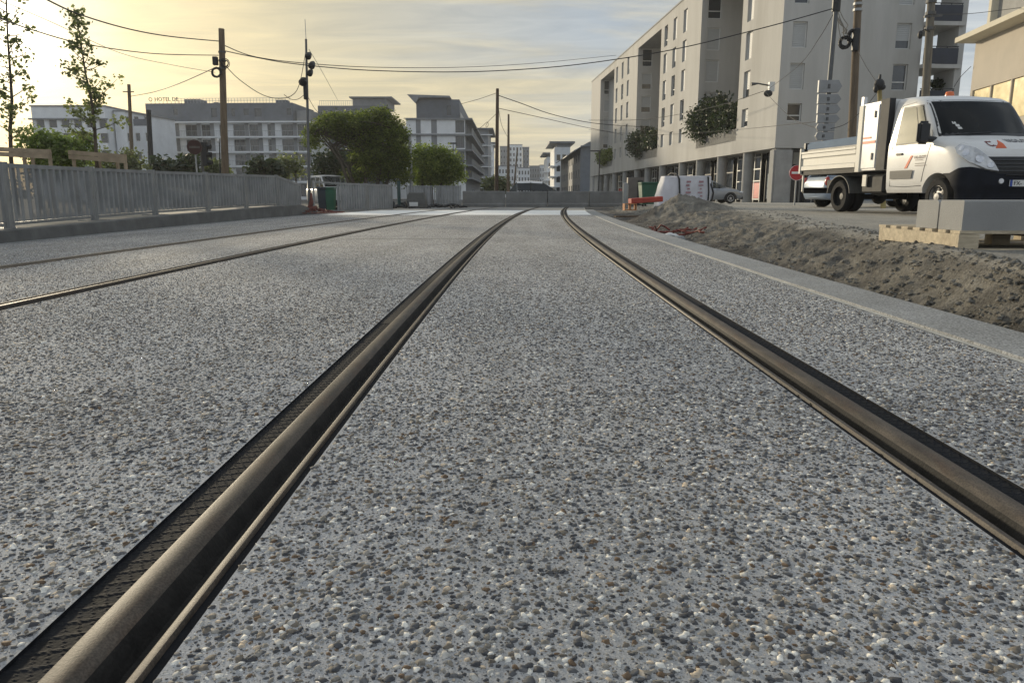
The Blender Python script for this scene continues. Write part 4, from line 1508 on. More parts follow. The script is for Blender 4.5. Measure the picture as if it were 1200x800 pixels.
def car(label, loc, rz, paint, st, cat='car', name='parked_car', glass=None, roof_paint=None, wheels=(0.75, 3.3), wr=0.31, W=0.86, group=None, gh=None, bumper=None):
    """st: stations (x, z_bottom, z_belt, half_width, z_top, half_top); x forward"""
    t = thing(name, label, cat, loc, rz, group)
    glass = glass or M_seethru
    gh = gh or (2, len(st) - 3)
    rings, roof = [], []
    for i, (x, zb, zl, w, zt, wt) in enumerate(st):
        low = [(0, zb), (w * 0.86, zb), (w * 0.97, zb + 0.10), (w, (zb + zl) / 2), (w * 0.985, zl - 0.06), (w * 0.93, zl)]
        e = (wt + (w * 0.93 - wt) * 0.12, zl + (zt - zl) * 0.86)
        up = [e, (wt * 0.9, zt - (zt - zl) * 0.04), (wt * 0.5, zt), (0, zt)]
        if gh[0] <= i <= gh[1]:
            half = low + [(w * 0.90, zl + 0.004), (w * 0.6, zl - 0.02), (w * 0.3, zl - 0.02), (0, zl - 0.02)]
            o_ = [(x, y, z) for y, z in up] + [(x, -y, z) for y, z in up[-2::-1]]
            o_ += [(x, y * 0.97, z - 0.05) for (x, y, z) in o_[::-1]]
            roof.append(o_)
        else:
            half = low + up
        rings.append([(x, y, z) for y, z in half] + [(x, -y, z) for y, z in half[-2:0:-1]])
    b = MB().loft(rings, True, True)
    o = b.build('body', paint, t, smooth=True, local=True)
    MB().loft(roof, True, True).build('roof', roof_paint or paint, t, smooth=True, local=True)
    if name == 'car':
        MB().loft([[(x, y * 1.03, z + 0.03 - (0.05 if k in (0, 6) else 0)) for k, (x, y, z) in enumerate(o_[k] for k in (0, 1, 2, 3, 4, 5, 6))] for o_ in roof], False).build('roof_reflection', M_whitep, t, smooth=True, local=True)  # sky reflection along the roof, added as a white skin
    ins = MB()
    xa, xb = st[gh[0]][0], st[gh[1]][0]
    zl = st[gh[0]][2]
    for xx in (xa + 0.30, xa + (xb - xa) * 0.62):
        for s in (-1, 1):
            ins.box(xx, s * 0.36 - 0.2, zl - 0.02, xx + 0.12, s * 0.36 + 0.2, zl + 0.22)
    ins.box(xa + 0.02, -W * 0.85, zl - 0.03, xb + 0.55, W * 0.85, zl + 0.012)
    ins.build('interior', M_black, t, local=True)
    for s in (-1, 1):
        for k in range(gh[0], gh[1] + 1):
            x, zb, zl, w, zt, wt = st[k]
            MB().bar((x, s * w * 0.92, zl - 0.02), (x, s * (wt + (w * 0.93 - wt) * 0.12) * 0.985, zl + (zt - zl) * 0.90), 0.09, 0.04).build('pillar', roof_paint or paint, t, local=True)
        for k, j in ((gh[0], gh[0] - 1), (gh[1], gh[1] + 1)):
            x, zb, zl, w, zt, wt = st[k]
            x1, _, zl1, w1, zt1, wt1 = st[j]
            MB().bar((x, s * wt * 0.96, zt - 0.05), (x1, s * wt1 * 0.97, zt1 - 0.02), 0.07, 0.05).build('pillar', roof_paint or paint, t, local=True)
    # side glass, front and rear screens as parts standing 6 mm proud
    def P(i, f, s, lift=0.004):
        x, zb, zl, w, zt, wt = st[i]
        y = (w * 0.93) + (wt + (w * 0.93 - wt) * 0.12 - w * 0.93) * f
        return (x, s * (y + lift), zl + (zt - zl) * 0.86 * f)
    names = []
    for s in (-1, 1):
        i = gh[0]
        segs = list(range(gh[0], gh[1]))
        for k in segs:
            q = MB()
            pts = [P(k, 0.10, s), P(k + 1, 0.10, s), P(k + 1, 0.92, s), P(k, 0.92, s)]
            # thin pillars between panes
            a = Vector(pts[0]).lerp(Vector(pts[1]), 0.05), Vector(pts[1]).lerp(Vector(pts[0]), 0.05)
            c_ = Vector(pts[2]).lerp(Vector(pts[3]), 0.05), Vector(pts[3]).lerp(Vector(pts[2]), 0.05)
            q.quad(a[0], a[1], c_[0], c_[1])
            q.build('side_window', glass, t, local=True)
    for s in (-1, 1):
        for nm, i, j, m_ in (('rear_quarter', gh[0], gh[0] - 1, paint), ('front_quarter', gh[1], gh[1] + 1, glass)):
            x1, _, zl1, w1, zt1, wt1 = st[j]
            a_, b_ = Vector(P(i, 0.0, s, 0.002)), Vector(P(i, 1.0, s, 0.002))
            c_ = Vector((x1, s * (wt1 * 0.4 + w1 * 0.55), zt1))
            MB().add([a_, b_, c_], [(0, 1, 2)]).build(nm, m_, t, local=True)
    for nm, i, j in (('windscreen', gh[1], gh[1] + 1), ('rear_window', gh[0], gh[0] - 1)):
        x0, _, zl0, w0, zt0, wt0 = st[i]
        x1, _, zl1, w1, zt1, wt1 = st[j]
        up = 0.006
        q = MB()
        A = Vector((x0, wt0 * 0.9, zt0 - 0.03 + up))
        B = Vector((x1, wt1 * 0.88, zt1 + up))
        A2, B2 = A.lerp(B, 0.06), A.lerp(B, 0.93)
        d = 0.012 if nm == 'windscreen' else -0.012
        q.quad((A2.x + d, A2.y, A2.z), (B2.x + d, B2.y, B2.z), (B2.x + d, -B2.y, B2.z), (A2.x + d, -A2.y, A2.z))
        q.build(nm, glass, t, local=True)
    for x in wheels:
        for s in (-1, 1):
            ar = MB()
            n = 18
            pts = [(x + (wr + 0.07) * math.cos(PI * k / n), wr * 0.95 + (wr + 0.07) * math.sin(PI * k / n)) for k in range(n + 1)]
            pts = [(x + wr + 0.07, 0.24)] + pts + [(x - wr - 0.07, 0.24)]
            ar.prism(pts, s * (W - 0.05), s * (W + 0.006))
            ar.build('wheel_arch', M_black, t, local=True)
            wheel(t, (x, s * (W - 0.085), wr), wr, 0.20, s)
    xf = st[-1][0]
    for s in (-1, 1):
        zl = st[-2][2]
        MB().sphere((xf - 0.10, s * W * 0.72, zl - 0.10), (0.13, 0.17, 0.08)).build('headlight', M_lamp, t, smooth=True, local=True)
        MB().sphere((st[0][0] + 0.07, s * W * 0.80, st[1][2] - 0.10), (0.08, 0.10, 0.16)).build('tail_light', M_redlamp, t, smooth=True, local=True)
        MB().sphere((st[gh[1]][0] + 0.35, s * (W + 0.10), st[gh[1]][2] + 0.06), (0.07, 0.10, 0.07), 8, 5).build('mirror', bumper or M_bpl, t, smooth=True, local=True)
        for k in range(gh[0], gh[1]):
            x = st[k][0] * 0.75 + st[k + 1][0] * 0.25
            MB().cbox((x, s * (W + 0.012), st[k][2] - 0.12), (0.16, 0.03, 0.03)).build('door_handle', bumper or paint, t, local=True)
    MB().box(xf - 0.05, -W * 0.75, 0.25, xf + 0.03, W * 0.75, 0.42).build('bumper', M_bpl, t, local=True, bevel=0.02)
    MB().box(xf + 0.03, -0.26, 0.40, xf + 0.045, 0.26, 0.51).build('number_plate', M_wframe, t, local=True)
    return t


def hatch_st(L=4.1, top=1.44, W=0.86):
    k = L / 4.1
    return [(-0.0, 0.32, 0.78, W * 0.80, 0.80, W * 0.6), (0.10 * k, 0.26, 0.90, W * 0.95, 0.96, W * 0.72), (0.55 * k, 0.24, 0.93, W, top - 0.03, W * 0.68),
            (1.45 * k, 0.22, 0.92, W, top, W * 0.68), (2.20 * k, 0.22, 0.90, W, top - 0.05, W * 0.67), (3.05 * k, 0.24, 0.86, W, 0.98, W * 0.72),
            (3.75 * k, 0.26, 0.76, W * 0.96, 0.84, W * 0.66), (4.1 * k, 0.32, 0.62, W * 0.78, 0.66, W * 0.55)]


M_silver = mat('silver_paint', (0.27, 0.285, 0.31), 0.32, 0.35, 0.05, 3, spec=0.7)
M_darkcar = mat('dark_green_black_paint', (0.012, 0.018, 0.018), 0.22, 0.1, 0.1, 3, spec=0.7)
M_whitep = mat('white_paint', (0.70, 0.70, 0.70), 0.30, 0, 0.03, 2, spec=0.6, dirt=((0.52, 0.49, 0.43), 0.35))
M_paleblue = mat('pale_blue_paint', (0.25, 0.31, 0.40), 0.3, 0.1, 0.05, 3, spec=0.6)
M_greycar = mat('grey_paint', (0.16, 0.165, 0.17), 0.3, 0.2, 0.08, 3, spec=0.6)

# silver car in front of the arcade, nose to the right
p = at(868, 229, 46)
car('silver hatchback parked in front of the arcade, half behind the white bulk bag', (p.x - 4.15, 46.0, YARD - 0.09), R(2), M_silver, hatch_st(), gh=(2, 4))
# dark car behind the concrete barrier
p = at(597, 224, 51)
car('dark hatchback with the sky gleaming on its roof edge driving behind the concrete barrier', (p.x - 0.1, 51.0, -0.04), R(0), M_darkcar, hatch_st(4.3, 1.60), gh=(2, 4), name='car', glass=clear_glass('tinted_glass', (0.5, 0.5, 0.45), 0.08), roof_paint=M_darkcar)
for (px, Y, rz, lab, pt) in [(116, 31.0, -4, 'grey parked car seen through the fence panels by the young tree', M_greycar),
                             (196, 37.0, -5, 'pale parked car seen through the fence below the traffic light', M_silver)]:
    car(lab, (at(px, 215, Y).x, Y, -0.05), R(rz), pt, hatch_st(), gh=(2, 4))
# pale blue car behind the truck bed
p = at(941, 222, 24.5)
car('pale blue car standing behind the truck bed', (p.x + 0.35, 24.5, YARD), R(6), M_paleblue, hatch_st(4.0), gh=(2, 4))

# white van behind the fence
p = at(355, 225, 46)
van_st = [(0.0, 0.35, 1.05, 0.84, 1.55, 0.70), (0.12, 0.3, 1.10, 0.90, 1.86, 0.76), (0.9, 0.28, 1.12, 0.93, 1.95, 0.78), (1.9, 0.28, 1.12, 0.93, 1.95, 0.78),
          (2.75, 0.28, 1.10, 0.93, 1.90, 0.76), (3.45, 0.28, 1.05, 0.93, 1.22, 0.80), (4.1, 0.3, 0.95, 0.90, 1.05, 0.76), (4.4, 0.36, 0.7, 0.80, 0.80, 0.68)]
car('white van with a curved roof parked behind the fence, left of the big tree', (p.x + 0.10, 49.5, -0.06), R(-58), M_whitep, van_st, cat='van', name='white_van', W=0.93, gh=(2, 4), wheels=(0.9, 3.5), wr=0.33)

# ================================================================== THE TIPPER TRUCK
TR_RZ = math.atan2(-0.992, 0.124)
TRK = thing('tipper_truck', 'white tipper truck with orange logo and tall tool cabinet, parked on the gravel yard', 'truck', (8.42, 17.35, YARD + 0.01), TR_RZ)
WB = 3.25
M_tw = mat('truck_white', (0.66, 0.66, 0.655), 0.30, 0, 0.03, 1.5, spec=0.6, dirt=((0.50, 0.46, 0.39), 0.4))
M_cream = mat('bed_white_dusty', (0.60, 0.58, 0.52), 0.55, 0, 0.06, 2, dirt=((0.40, 0.35, 0.27), 0.5))
M_chas = mat('chassis_black', (0.014, 0.014, 0.015), 0.7, 0, 0.3, 6)
M_tarp = mat('blue_grey_side', (0.19, 0.245, 0.325), 0.85, 0, 0.08, 2, spec=0.15)

XB = 1.72                                     # back of the cab
# z: front x, half width, corner radius
CAB = [(0.42, 4.02, 0.955, 0.30), (0.50, 4.06, 0.985, 0.34), (0.80, 4.08, 1.005, 0.38), (1.02, 4.05, 1.01, 0.42), (1.16, 4.00, 1.01, 0.48),
       (1.27, 3.86, 1.005, 0.54), (1.35, 3.66, 1.00, 0.58), (1.41, 3.44, 0.99, 0.54), (1.46, 3.33, 0.985, 0.46), (1.60, 3.20, 0.97, 0.38), (1.80, 3.03, 0.95, 0.32),
       (2.00, 2.86, 0.925, 0.28), (2.12, 2.74, 0.905, 0.27), (2.20, 2.60, 0.875, 0.32), (2.255, 2.36, 0.82, 0.38), (2.28, 2.02, 0.70, 0.34)]


def cab_par(z):
    for a, b in zip(CAB, CAB[1:]):
        if z <= b[0]:
            f = max(0.0, (z - a[0]) / (b[0] - a[0]))
            return tuple(a[i] + (b[i] - a[i]) * f for i in (1, 2, 3))
    return CAB[-1][1:]


def cab_half(z, n1=9, n2=9, n3=7):
    """right half of the plan outline (y < 0), from the back along the side round to the middle of the nose"""
    xf, w, r = cab_par(z)
    bow = 0.10
    xs = xf - r - bow
    P_ = []
    for k in range(n1):
        P_.append((XB + (xs - XB) * k / n1, -w))
    yc = w - r * 0.95
    for k in range(n2 + 1):
        a = PI / 2 * k / n2
        P_.append((xs + (r + 0.0) * math.sin(a) ** 0.9, -(yc + (w - yc) * math.cos(a) ** 0.9)))
    x_end = P_[-1][0]
    for k in range(1, n3 + 1):
        f = k / n3
        P_.append((x_end + (xf - x_end) * (1 - (1 - f) ** 2), -yc * (1 - f)))
    return P_


def cab_ring(z):
    h = cab_half(z)
    return [(x, y, z) for x, y in h] + [(x, -y, z) for x, y in h[-2::-1]]


zz = []
for a, b in zip(CAB, CAB[1:]):
    zz += [a[0], (a[0] + b[0]) / 2]
zz.append(CAB[-1][0])
cb = MB().loft([cab_ring(z) for z in zz], False)
top = cab_ring(zz[-1])
cb.add(top, [tuple(range(len(top)))])
bk = [r_ for r_ in (cab_ring(z) for z in zz)]
for r0, r1 in zip(bk, bk[1:]):
    cb.quad(r0[0], r1[0], r1[-1], r0[-1])
cb.add(bk[0], [tuple(range(len(bk[0])))[::-1]])
me = cb.mesh('body', M_tw, smooth=True)
# wheel arches cut with a drum, then the drum is thrown away
dr = MB()
dr.cyl((WB, -1.3, 0.33), (WB, -0.55, 0.33), 0.445, n=40)
dr.cyl((WB, 0.55, 0.33), (WB, 1.3, 0.33), 0.445, n=40)
dro = bpy.data.objects.new('drum', dr.mesh('drum', M_chas))
tmp = bpy.data.objects.new('tmp', me)
col.objects.link(dro)
col.objects.link(tmp)
bo = tmp.modifiers.new('cut', 'BOOLEAN')
bo.object = dro
bo.operation = 'DIFFERENCE'
bo.solver = 'EXACT'
dg = bpy.context.evaluated_depsgraph_get()
me2 = bpy.data.meshes.new_from_object(tmp.evaluated_get(dg))
for o in (tmp, dro):
    bpy.data.objects.remove(o)
me2.name = 'cab'
_b = bmesh.new()
_b.from_mesh(me2)
for f_ in _b.faces:
    f_.smooth = True
for e_ in _b.edges:
    e_.smooth = not (len(e_.link_faces) == 2 and e_.calc_face_angle(0) > 0.55)
_b.to_mesh(me2)
_b.free()
cab = link('cab', me2, TRK)


def skin(u, z, lift=0.006):
    """point on the right half of the cab, u = distance fraction 0 (back edge) .. 1 (nose centre)"""
    mirror = u > 1
    if mirror:
        u = 2 - u
    h = cab_half(z)
    d = [0]
    for a, b in zip(h, h[1:]):
        d.append(d[-1] + math.hypot(b[0] - a[0], b[1] - a[1]))
    s = u * d[-1]
    for i in range(len(h) - 1):
        if s <= d[i + 1] + 1e-9:
            f = (s - d[i]) / (d[i + 1] - d[i])
            x = h[i][0] + (h[i + 1][0] - h[i][0]) * f
            y = h[i][1] + (h[i + 1][1] - h[i][1]) * f
            nx_, ny_ = (h[i + 1][1] - h[i][1]), -(h[i + 1][0] - h[i][0])
            l = math.hypot(nx_, ny_)
            if l > 0:
                nx_, ny_ = nx_ / l, ny_ / l
            if ny_ > 0.2 or nx_ < -0.2:
                nx_, ny_ = -nx_, -ny_
            return Vector((x + nx_ * lift, (y + ny_ * lift) * (-1 if mirror else 1), z + lift * 0.4))
    return Vector((h[-1][0] + lift, 0, z))


def u_side(x, z):
    """fraction for a place x along the flank"""
    h = cab_half(z)
    d = [0]
    for a, b in zip(h, h[1:]):
        d.append(d[-1] + math.hypot(b[0] - a[0], b[1] - a[1]))
    for i in range(len(h) - 1):
        if h[i + 1][0] >= x:
            f = (x - h[i][0]) / max(1e-6, h[i + 1][0] - h[i][0])
            return (d[i] + (d[i + 1] - d[i]) * f) / d[-1]
    return 1.0


def u_front(y, z):
    h = cab_half(z)
    d = [0]
    for a, b in zip(h, h[1:]):
        d.append(d[-1] + math.hypot(b[0] - a[0], b[1] - a[1]))
    ay = -abs(y)
    for i in range(len(h) - 1):
        if h[i + 1][1] >= ay and h[i + 1][0] > h[0][0] + 0.2 and h[i + 1][1] > h[i][1]:
            f = (ay - h[i][1]) / (h[i + 1][1] - h[i][1])
            u = (d[i] + (d[i + 1] - d[i]) * f) / d[-1]
            return u if y <= 0 else 2 - u
    return 1.0


def patch(name, corners, m, parent, kind='side', lift=0.006, n=8, mm=6, thick=0.0, smooth=True):
    """quad panel on the cab skin; corners a b c d as (x or y, z), bilinear between"""
    a, b, c, d = [Vector((p[0], p[1], 0)) for p in corners]
    rows_ = []
    for j in range(mm + 1):
        g = j / mm
        row = []
        for i in range(n + 1):
            f = i / n
            q = a.lerp(b, f).lerp(d.lerp(c, f), g)
            u = u_side(q.x, q.y) if kind == 'side' else (u_front(q.x, q.y) if kind == 'front' else q.x)
            row.append(skin(u, q.y, lift))
        rows_.append(row)
    bb = MB().loft(rows_, False)
    return bb.build(name, m, parent, smooth=smooth, local=True)


# glazing
M_mirglass = mat('side_window_glass', (0.34, 0.34, 0.32), 0.06, 0.55, 0.05, 2, spec=0.9)
patch('windscreen_seal', [(-0.92, 1.435), (0.92, 1.435), (0.845, 2.135), (-0.845, 2.135)], M_bpl, TRK, 'front', 0.004, 20, 10)
patch('windscreen', [(-0.88, 1.46), (0.88, 1.46), (0.815, 2.105), (-0.815, 2.105)], mat('windscreen_glass', (0.006, 0.008, 0.010), 0.05, 0, 0.1, 2, spec=0.14), TRK, 'front', 0.009, 20, 10)
patch('window_seal', [(1.92, 1.33), (2.98, 1.33), (2.54, 2.06), (1.97, 2.07)], M_bpl, TRK, 'side', 0.004, 10, 8)
patch('side_window', [(1.95, 1.36), (2.66, 1.36), (2.36, 2.03), (2.00, 2.04)], M_mirglass, TRK, 'side', 0.009, 8, 8)
patch('quarter_window', [(2.69, 1.36), (2.93, 1.36), (2.53, 2.03), (2.39, 2.03)], M_mirglass, TRK, 'side', 0.009, 4, 8)
# door shut lines, sill, protective strip, handle
sl = MB()
for pts in ([(1.84, 0.55), (1.84, 1.30), (1.86, 1.7), (1.92, 2.10), (2.3, 2.13), (2.57, 2.09), (2.94, 1.5), (2.99, 1.30), (2.92, 1.05), (2.86, 0.85), (2.80, 0.62)], [(1.84, 0.55), (2.3, 0.53), (2.80, 0.55)]):
    sl.tube([skin(u_side(x, z), z, 0.0015) for x, z in pts], 0.0055, 5)
sl.build('door_gap', M_bpl, TRK, local=True)
patch('rub_strip', [(1.86, 0.68), (2.52, 0.68), (2.56, 0.84), (1.86, 0.84)], mat('grey_plastic', (0.085, 0.085, 0.08), 0.6, 0, 0.15, 8), TRK, 'side', 0.022, 8, 4)
h = MB()
h.cbox((2.10, -1.018, 1.165), (0.20, 0.035, 0.045))
h.build('door_handle', M_bpl, TRK, local=True, bevel=0.012, seg=2)
# nose
patch('headlight', [(0.735, 1.20), (0.745, 1.24), (0.945, 0.86), (0.895, 0.80)], M_lamp, TRK, 'u', 0.012, 8, 10) if False else None


def poly_patch(name, pts, m, parent, kind, lift):
    """free outline on the skin, fanned from its middle"""
    P_ = []
    for k in range(len(pts)):
        a, b = pts[k], pts[(k + 1) % len(pts)]
        for q in range(4):
            P_.append((a[0] + (b[0] - a[0]) * q / 4, a[1] + (b[1] - a[1]) * q / 4))
    cx, cz = sum(p[0] for p in P_) / len(P_), sum(p[1] for p in P_) / len(P_)
    rings = []
    for s in (1.0, 0.97, 0.7, 0.4, 0.08):
        rg = []
        for (x, z) in P_:
            x_, z_ = cx + (x - cx) * s, cz + (z - cz) * s
            u = u_side(x_, z_) if kind == 'side' else (u_front(x_, z_) if kind == 'front' else x_)
            rg.append(skin(u, z_, lift if s < 1 else -0.01))
        rings.append(rg)
    return MB().loft(rings, True, True).build(name, m, parent, smooth=True, local=True)


for s in (0, 1):
    mir = (lambda u: 2 - u) if s else (lambda u: u)
    hl_ = poly_patch('headlight', [(mir(0.635), 1.19), (mir(0.67), 1.25), (mir(0.735), 1.18), (mir(0.83), 0.92), (mir(0.86), 0.76), (mir(0.785), 0.80), (mir(0.705), 0.93), (mir(0.645), 1.08)], M_lamp, TRK, 'u', 0.048)
    for u, z, rr in ((0.670, 1.17, 0.05), (0.690, 1.08, 0.055), (0.750, 0.975, 0.07), (0.810, 0.87, 0.055)):
        c_ = skin(mir(u), z, 0.048)
        d_ = (skin(mir(u), z, 0.05) - skin(mir(u), z, 0.0)).normalized()
        MB().tube([c_, c_ + d_ * 0.006, c_ + d_ * 0.010], [rr, rr, rr * 0.5], 14).build('reflector', M_chrome if rr > 0.047 else M_rimdark, hl_, smooth=True, local=True)
poly_patch('grille', [(-0.66, 1.03), (0.66, 1.03), (0.70, 0.92), (0.56, 0.72), (-0.56, 0.72), (-0.70, 0.92)], M_bpl, TRK, 'front', 0.010)
for k in range(4):
    z = 0.77 + k * 0.063
    b = MB()
    b.tube([skin(u_front(-0.56 + 1.12 * q / 12, z), z, 0.022) for q in range(13)], 0.010, 6)
    b.build('grille_bar', mat('grille_bar', (0.035, 0.037, 0.040), 0.4, 0, 0.1, 8), TRK, smooth=True, local=True)
# bumper: black skin over the lower nose
M_bump = mat('bumper_navy_black', (0.009, 0.011, 0.017), 0.7, 0, 0.2, 6, spec=0.2)
rows_ = []


def bump_top(u):
    v = min(u, 2 - u)
    return float(np.interp(v, [0.60, 0.66, 0.72, 0.80, 0.87, 1.0], [0.76, 0.85, 0.86, 0.80, 0.735, 0.735]))


for j in range(11):
    row = []
    for i in range(49):
        g_ = i / 48
        z = 0.26 + 0.50 * j / 10
        ax_ = WB + math.sqrt(max(0.0, 0.455 ** 2 - (z - 0.33) ** 2))
        u0 = max(u_side(ax_ + 0.005, max(z, 0.43)), 0.50)
        u = u0 + (2 - 2 * u0) * g_
        z = 0.26 + (bump_top(u) - 0.26) * j / 10
        q = skin(u, max(z, 0.43), 0.006 + 0.034 * math.sin(PI * min(1, j / 10 * 0.9 + 0.08)) ** 0.5)
        row.append(Vector((q.x, q.y, z)))
    rows_.append(row)
MB().loft(rows_, False).build('bumper', M_bump, TRK, smooth=True, local=True)
for u in (0.88, 1.12):
    c_ = skin(u, 0.60, 0.03)
    MB().tube([c_, c_ + Vector((0.012, 0, 0))], [0.05, 0.042], 14).build('fog_lamp', M_lamp, TRK, smooth=True, local=True)
lw = MB()
lw.tube([skin(0.90 + 0.20 * q / 12, 0.70, 0.034) for q in range(13)], 0.014, 6)
lw.build('bumper_trim', M_chas, TRK, local=True)
# front plate with its first letters
pl = MB().box(4.115, -0.26, 0.52, 4.13, 0.26, 0.63).build('number_plate', M_wframe, TRK, local=True)
MB().box(4.130, -0.26, 0.52, 4.134, -0.215, 0.63).build('blue_band', mat('plate_blue', (0.02, 0.06, 0.3), 0.5), pl, local=True)
tm = text_mesh('FX-', 0.105, 0.002)
tm.materials.append(M_black)
o = link('plate_letters', tm, pl)
o.matrix_local = Matrix.Translation((4.134, -0.19, 0.54)) @ Matrix(((0, 0, 1, 0), (1, 0, 0, 0), (0, 1, 0, 0), (0, 0, 0, 1)))


def decal_text(body, size, y0, z0, m, parent, name, kind, lift=0.008, shear=0.0):
    t_ = text_mesh(body, size, 0.0, size * 0.035)
    t_.materials.append(m)
    for v in t_.vertices:
        a, b = v.co.x, v.co.y
        if kind == 'front':
            zq = z0 + b
            v.co = skin(u_front(y0 + a + shear * b, zq), zq, lift)
        else:
            zq = z0 + b
            v.co = skin(u_side(y0 + a + shear * b, zq), zq, lift)
    return link(name, t_, parent)


M_ink = mat('grey_lettering', (0.06, 0.06, 0.07), 0.5)
# bonnet: CI mark with its orange block, then the firm's name
decal_text('CI', 0.135, -0.51, 1.215, mat('maroon_lettering', (0.16, 0.03, 0.03), 0.5), TRK, 'bonnet_mark', 'front')
poly_patch('bonnet_logo', [(-0.44, 1.175), (-0.26, 1.175), (-0.235, 1.335), (-0.30, 1.29)], M_orange, TRK, 'front', 0.0075)
decal_text('VALS-SL-CIT', 0.085, -0.13, 1.29, M_ink, TRK, 'bonnet_lettering', 'front')
# door: slanted orange stroke, small lettering
poly_patch('door_logo', [(2.28, 0.88), (2.36, 0.88), (2.52, 1.12), (2.46, 1.12)], M_orange, TRK, 'side', 0.008)
decal_text('VAL-SLCIT', 0.075, 2.55, 1.055, mat('faded_lettering', (0.26, 0.22, 0.21), 0.6), TRK, 'door_lettering', 'side')
for z, l in ((1.02, 0.22), (0.955, 0.28), (0.915, 0.34)):
    patch('lettering_line', [(2.60, z), (2.60 + l, z), (2.60 + l, z + 0.012), (2.60, z + 0.012)], mat('faded_lettering', (0.26, 0.22, 0.21), 0.6), TRK, 'side', 0.008, 4, 1)
# mirrors
for s in (-1, 1):
    mr = MB()
    mr.box(2.88, s * 1.02 if s > 0 else -1.28, 1.30, 3.00, s * 1.28 if s > 0 else -1.02, 1.72)
    mo = mr.build('mirror', M_bpl, TRK, smooth=True, local=True, bevel=0.05, seg=3)
    MB().tube([(2.96, s * 1.05, 1.40), (3.02, s * 0.95, 1.38), (3.02, s * 0.90, 1.36)], 0.055, 8).build('mirror_arm', M_bpl, mo, smooth=True, local=True)
MB().tube([(1.93, 0.05, 2.28), (1.93, 0.05, 2.33), (1.93, 0.05, 2.385), (1.93, 0.05, 2.40)], [0.085, 0.085, 0.07, 0.02], 14).build('beacon', M_orlamp, TRK, smooth=True, local=True)
# window stickers
for y, z in ((-0.66, 1.66), (-0.62, 1.61), (-0.60, 1.56)):
    patch('windscreen_sticker', [(y, z), (y + 0.07, z), (y + 0.065, z + 0.04), (y, z + 0.045)], M_wframe, TRK, 'front', 0.012, 2, 2)
# wipers
MB().tube([skin(u_front(-0.7 + 0.62 * q / 6, 1.455 + 0.03 * q / 6), 1.455 + 0.03 * q / 6, 0.02) for q in range(7)], 0.010, 5).build('wiper', M_bpl, TRK, local=True)

# chassis, wheels
ch = MB()
for s in (-0.42, 0.42):
    ch.box(-1.45, s - 0.05, 0.55, 3.0, s + 0.05, 0.74)
for x in (-1.2, 0.0, 1.4):
    ch.box(x - 0.05, -0.37, 0.57, x + 0.05, 0.37, 0.70)
ch.build('chassis_beam', M_chas, TRK, local=True)
ax = MB()
ax.cyl((0, -0.8, 0.34), (0, 0.8, 0.34), 0.06)
ax.sphere((0, 0, 0.34), 0.17)
ax.build('rear_axle', M_chas, TRK, smooth=True, local=True)
MB().box(0.75, -0.92, 0.42, 1.5, -0.55, 0.78).build('battery_box', M_chas, TRK, local=True, bevel=0.03)
MB().tube([(1.55, -0.65, 0.45), (0.9, -0.60, 0.42), (0.6, -0.55, 0.45)], 0.06, 8).build('exhaust_pipe', M_rimdark, TRK, local=True)
MB().box(0.86, -0.985, 0.56, 1.0, -0.96, 0.80).build('chevron_plate', M_cream, TRK, local=True)
inner = MB()
inner.box(WB - 0.45, -0.55, 0.35, WB + 0.45, 0.55, 0.85)
inner.build('wheel_house', M_chas, TRK, local=True)
for s in (-1, 1):
    wheel(TRK, (WB, s * 0.87, 0.34), 0.34, 0.225, s, mat('dusty_wheel_cover', (0.20, 0.20, 0.20), 0.45, 0.4, 0.3, 12), dish=0.02)
    wheel(TRK, (0, s * 0.90, 0.35), 0.35, 0.20, s, M_rimdark, dish=0.09)
    wheel(TRK, (0, s * 0.655, 0.35), 0.35, 0.20, s, M_rimdark, dish=0.09)
    mg = MB()
    n = 14
    out = [(0.47 * math.cos(PI * (k / n) * 0.92 + 0.12), 0.36 + 0.45 * math.sin(PI * (k / n) * 0.92 + 0.12)) for k in range(n + 1)]
    inn = [(0.455 * math.cos(PI * (k / n) * 0.92 + 0.12), 0.36 + 0.435 * math.sin(PI * (k / n) * 0.92 + 0.12)) for k in range(n + 1)]
    mg.loft([[(x, s * 0.52, z) for x, z in out], [(x, s * 1.02, z) for x, z in out], [(x, s * 1.02, z) for x, z in inn], [(x, s * 0.52, z) for x, z in inn]], False)
    mg.build('mudguard', mat('grey_plastic', (0.085, 0.085, 0.08), 0.6), TRK, local=True)
# tool cabinet behind the cab
MB().box(0.62, -1.02, 0.88, 1.64, 1.02, 2.27).build('tool_cabinet', M_tw, TRK, local=True, bevel=0.012)
MB().box(1.36, -1.03, 0.885, 1.652, -0.9, 2.29).build('cabinet_shadow_panel', mat('cabinet_shade', (0.028, 0.028, 0.03), 0.7), TRK, local=True)  # unlit front of the cabinet, its shade painted as a dark panel
dd = MB().box(0.84, -1.04, 0.93, 1.33, -1.021, 2.21).build('cabinet_door', M_tw, TRK, local=True, bevel=0.006)
for z in (1.10, 1.95):
    MB().box(1.20, -1.062, z, 1.245, -1.041, z + 0.14).build('door_latch', M_bpl, dd, local=True, bevel=0.006)
MB().box(0.86, -1.05, 1.44, 1.30, -1.0412, 1.49).build('orange_stripe', M_orange, dd, local=True)
MB().box(0.86, -1.05, 1.54, 1.14, -1.0412, 1.575).build('orange_stripe', M_orange, dd, local=True)
MB().box(0.64, -1.055, 0.86, 0.80, -0.93, 2.24).build('headboard_post', M_cream, TRK, local=True, bevel=0.01)
MB().box(0.66, -1.03, 2.241, 0.74, -0.95, 2.42).build('headboard_post_tip', M_tw, TRK, local=True)
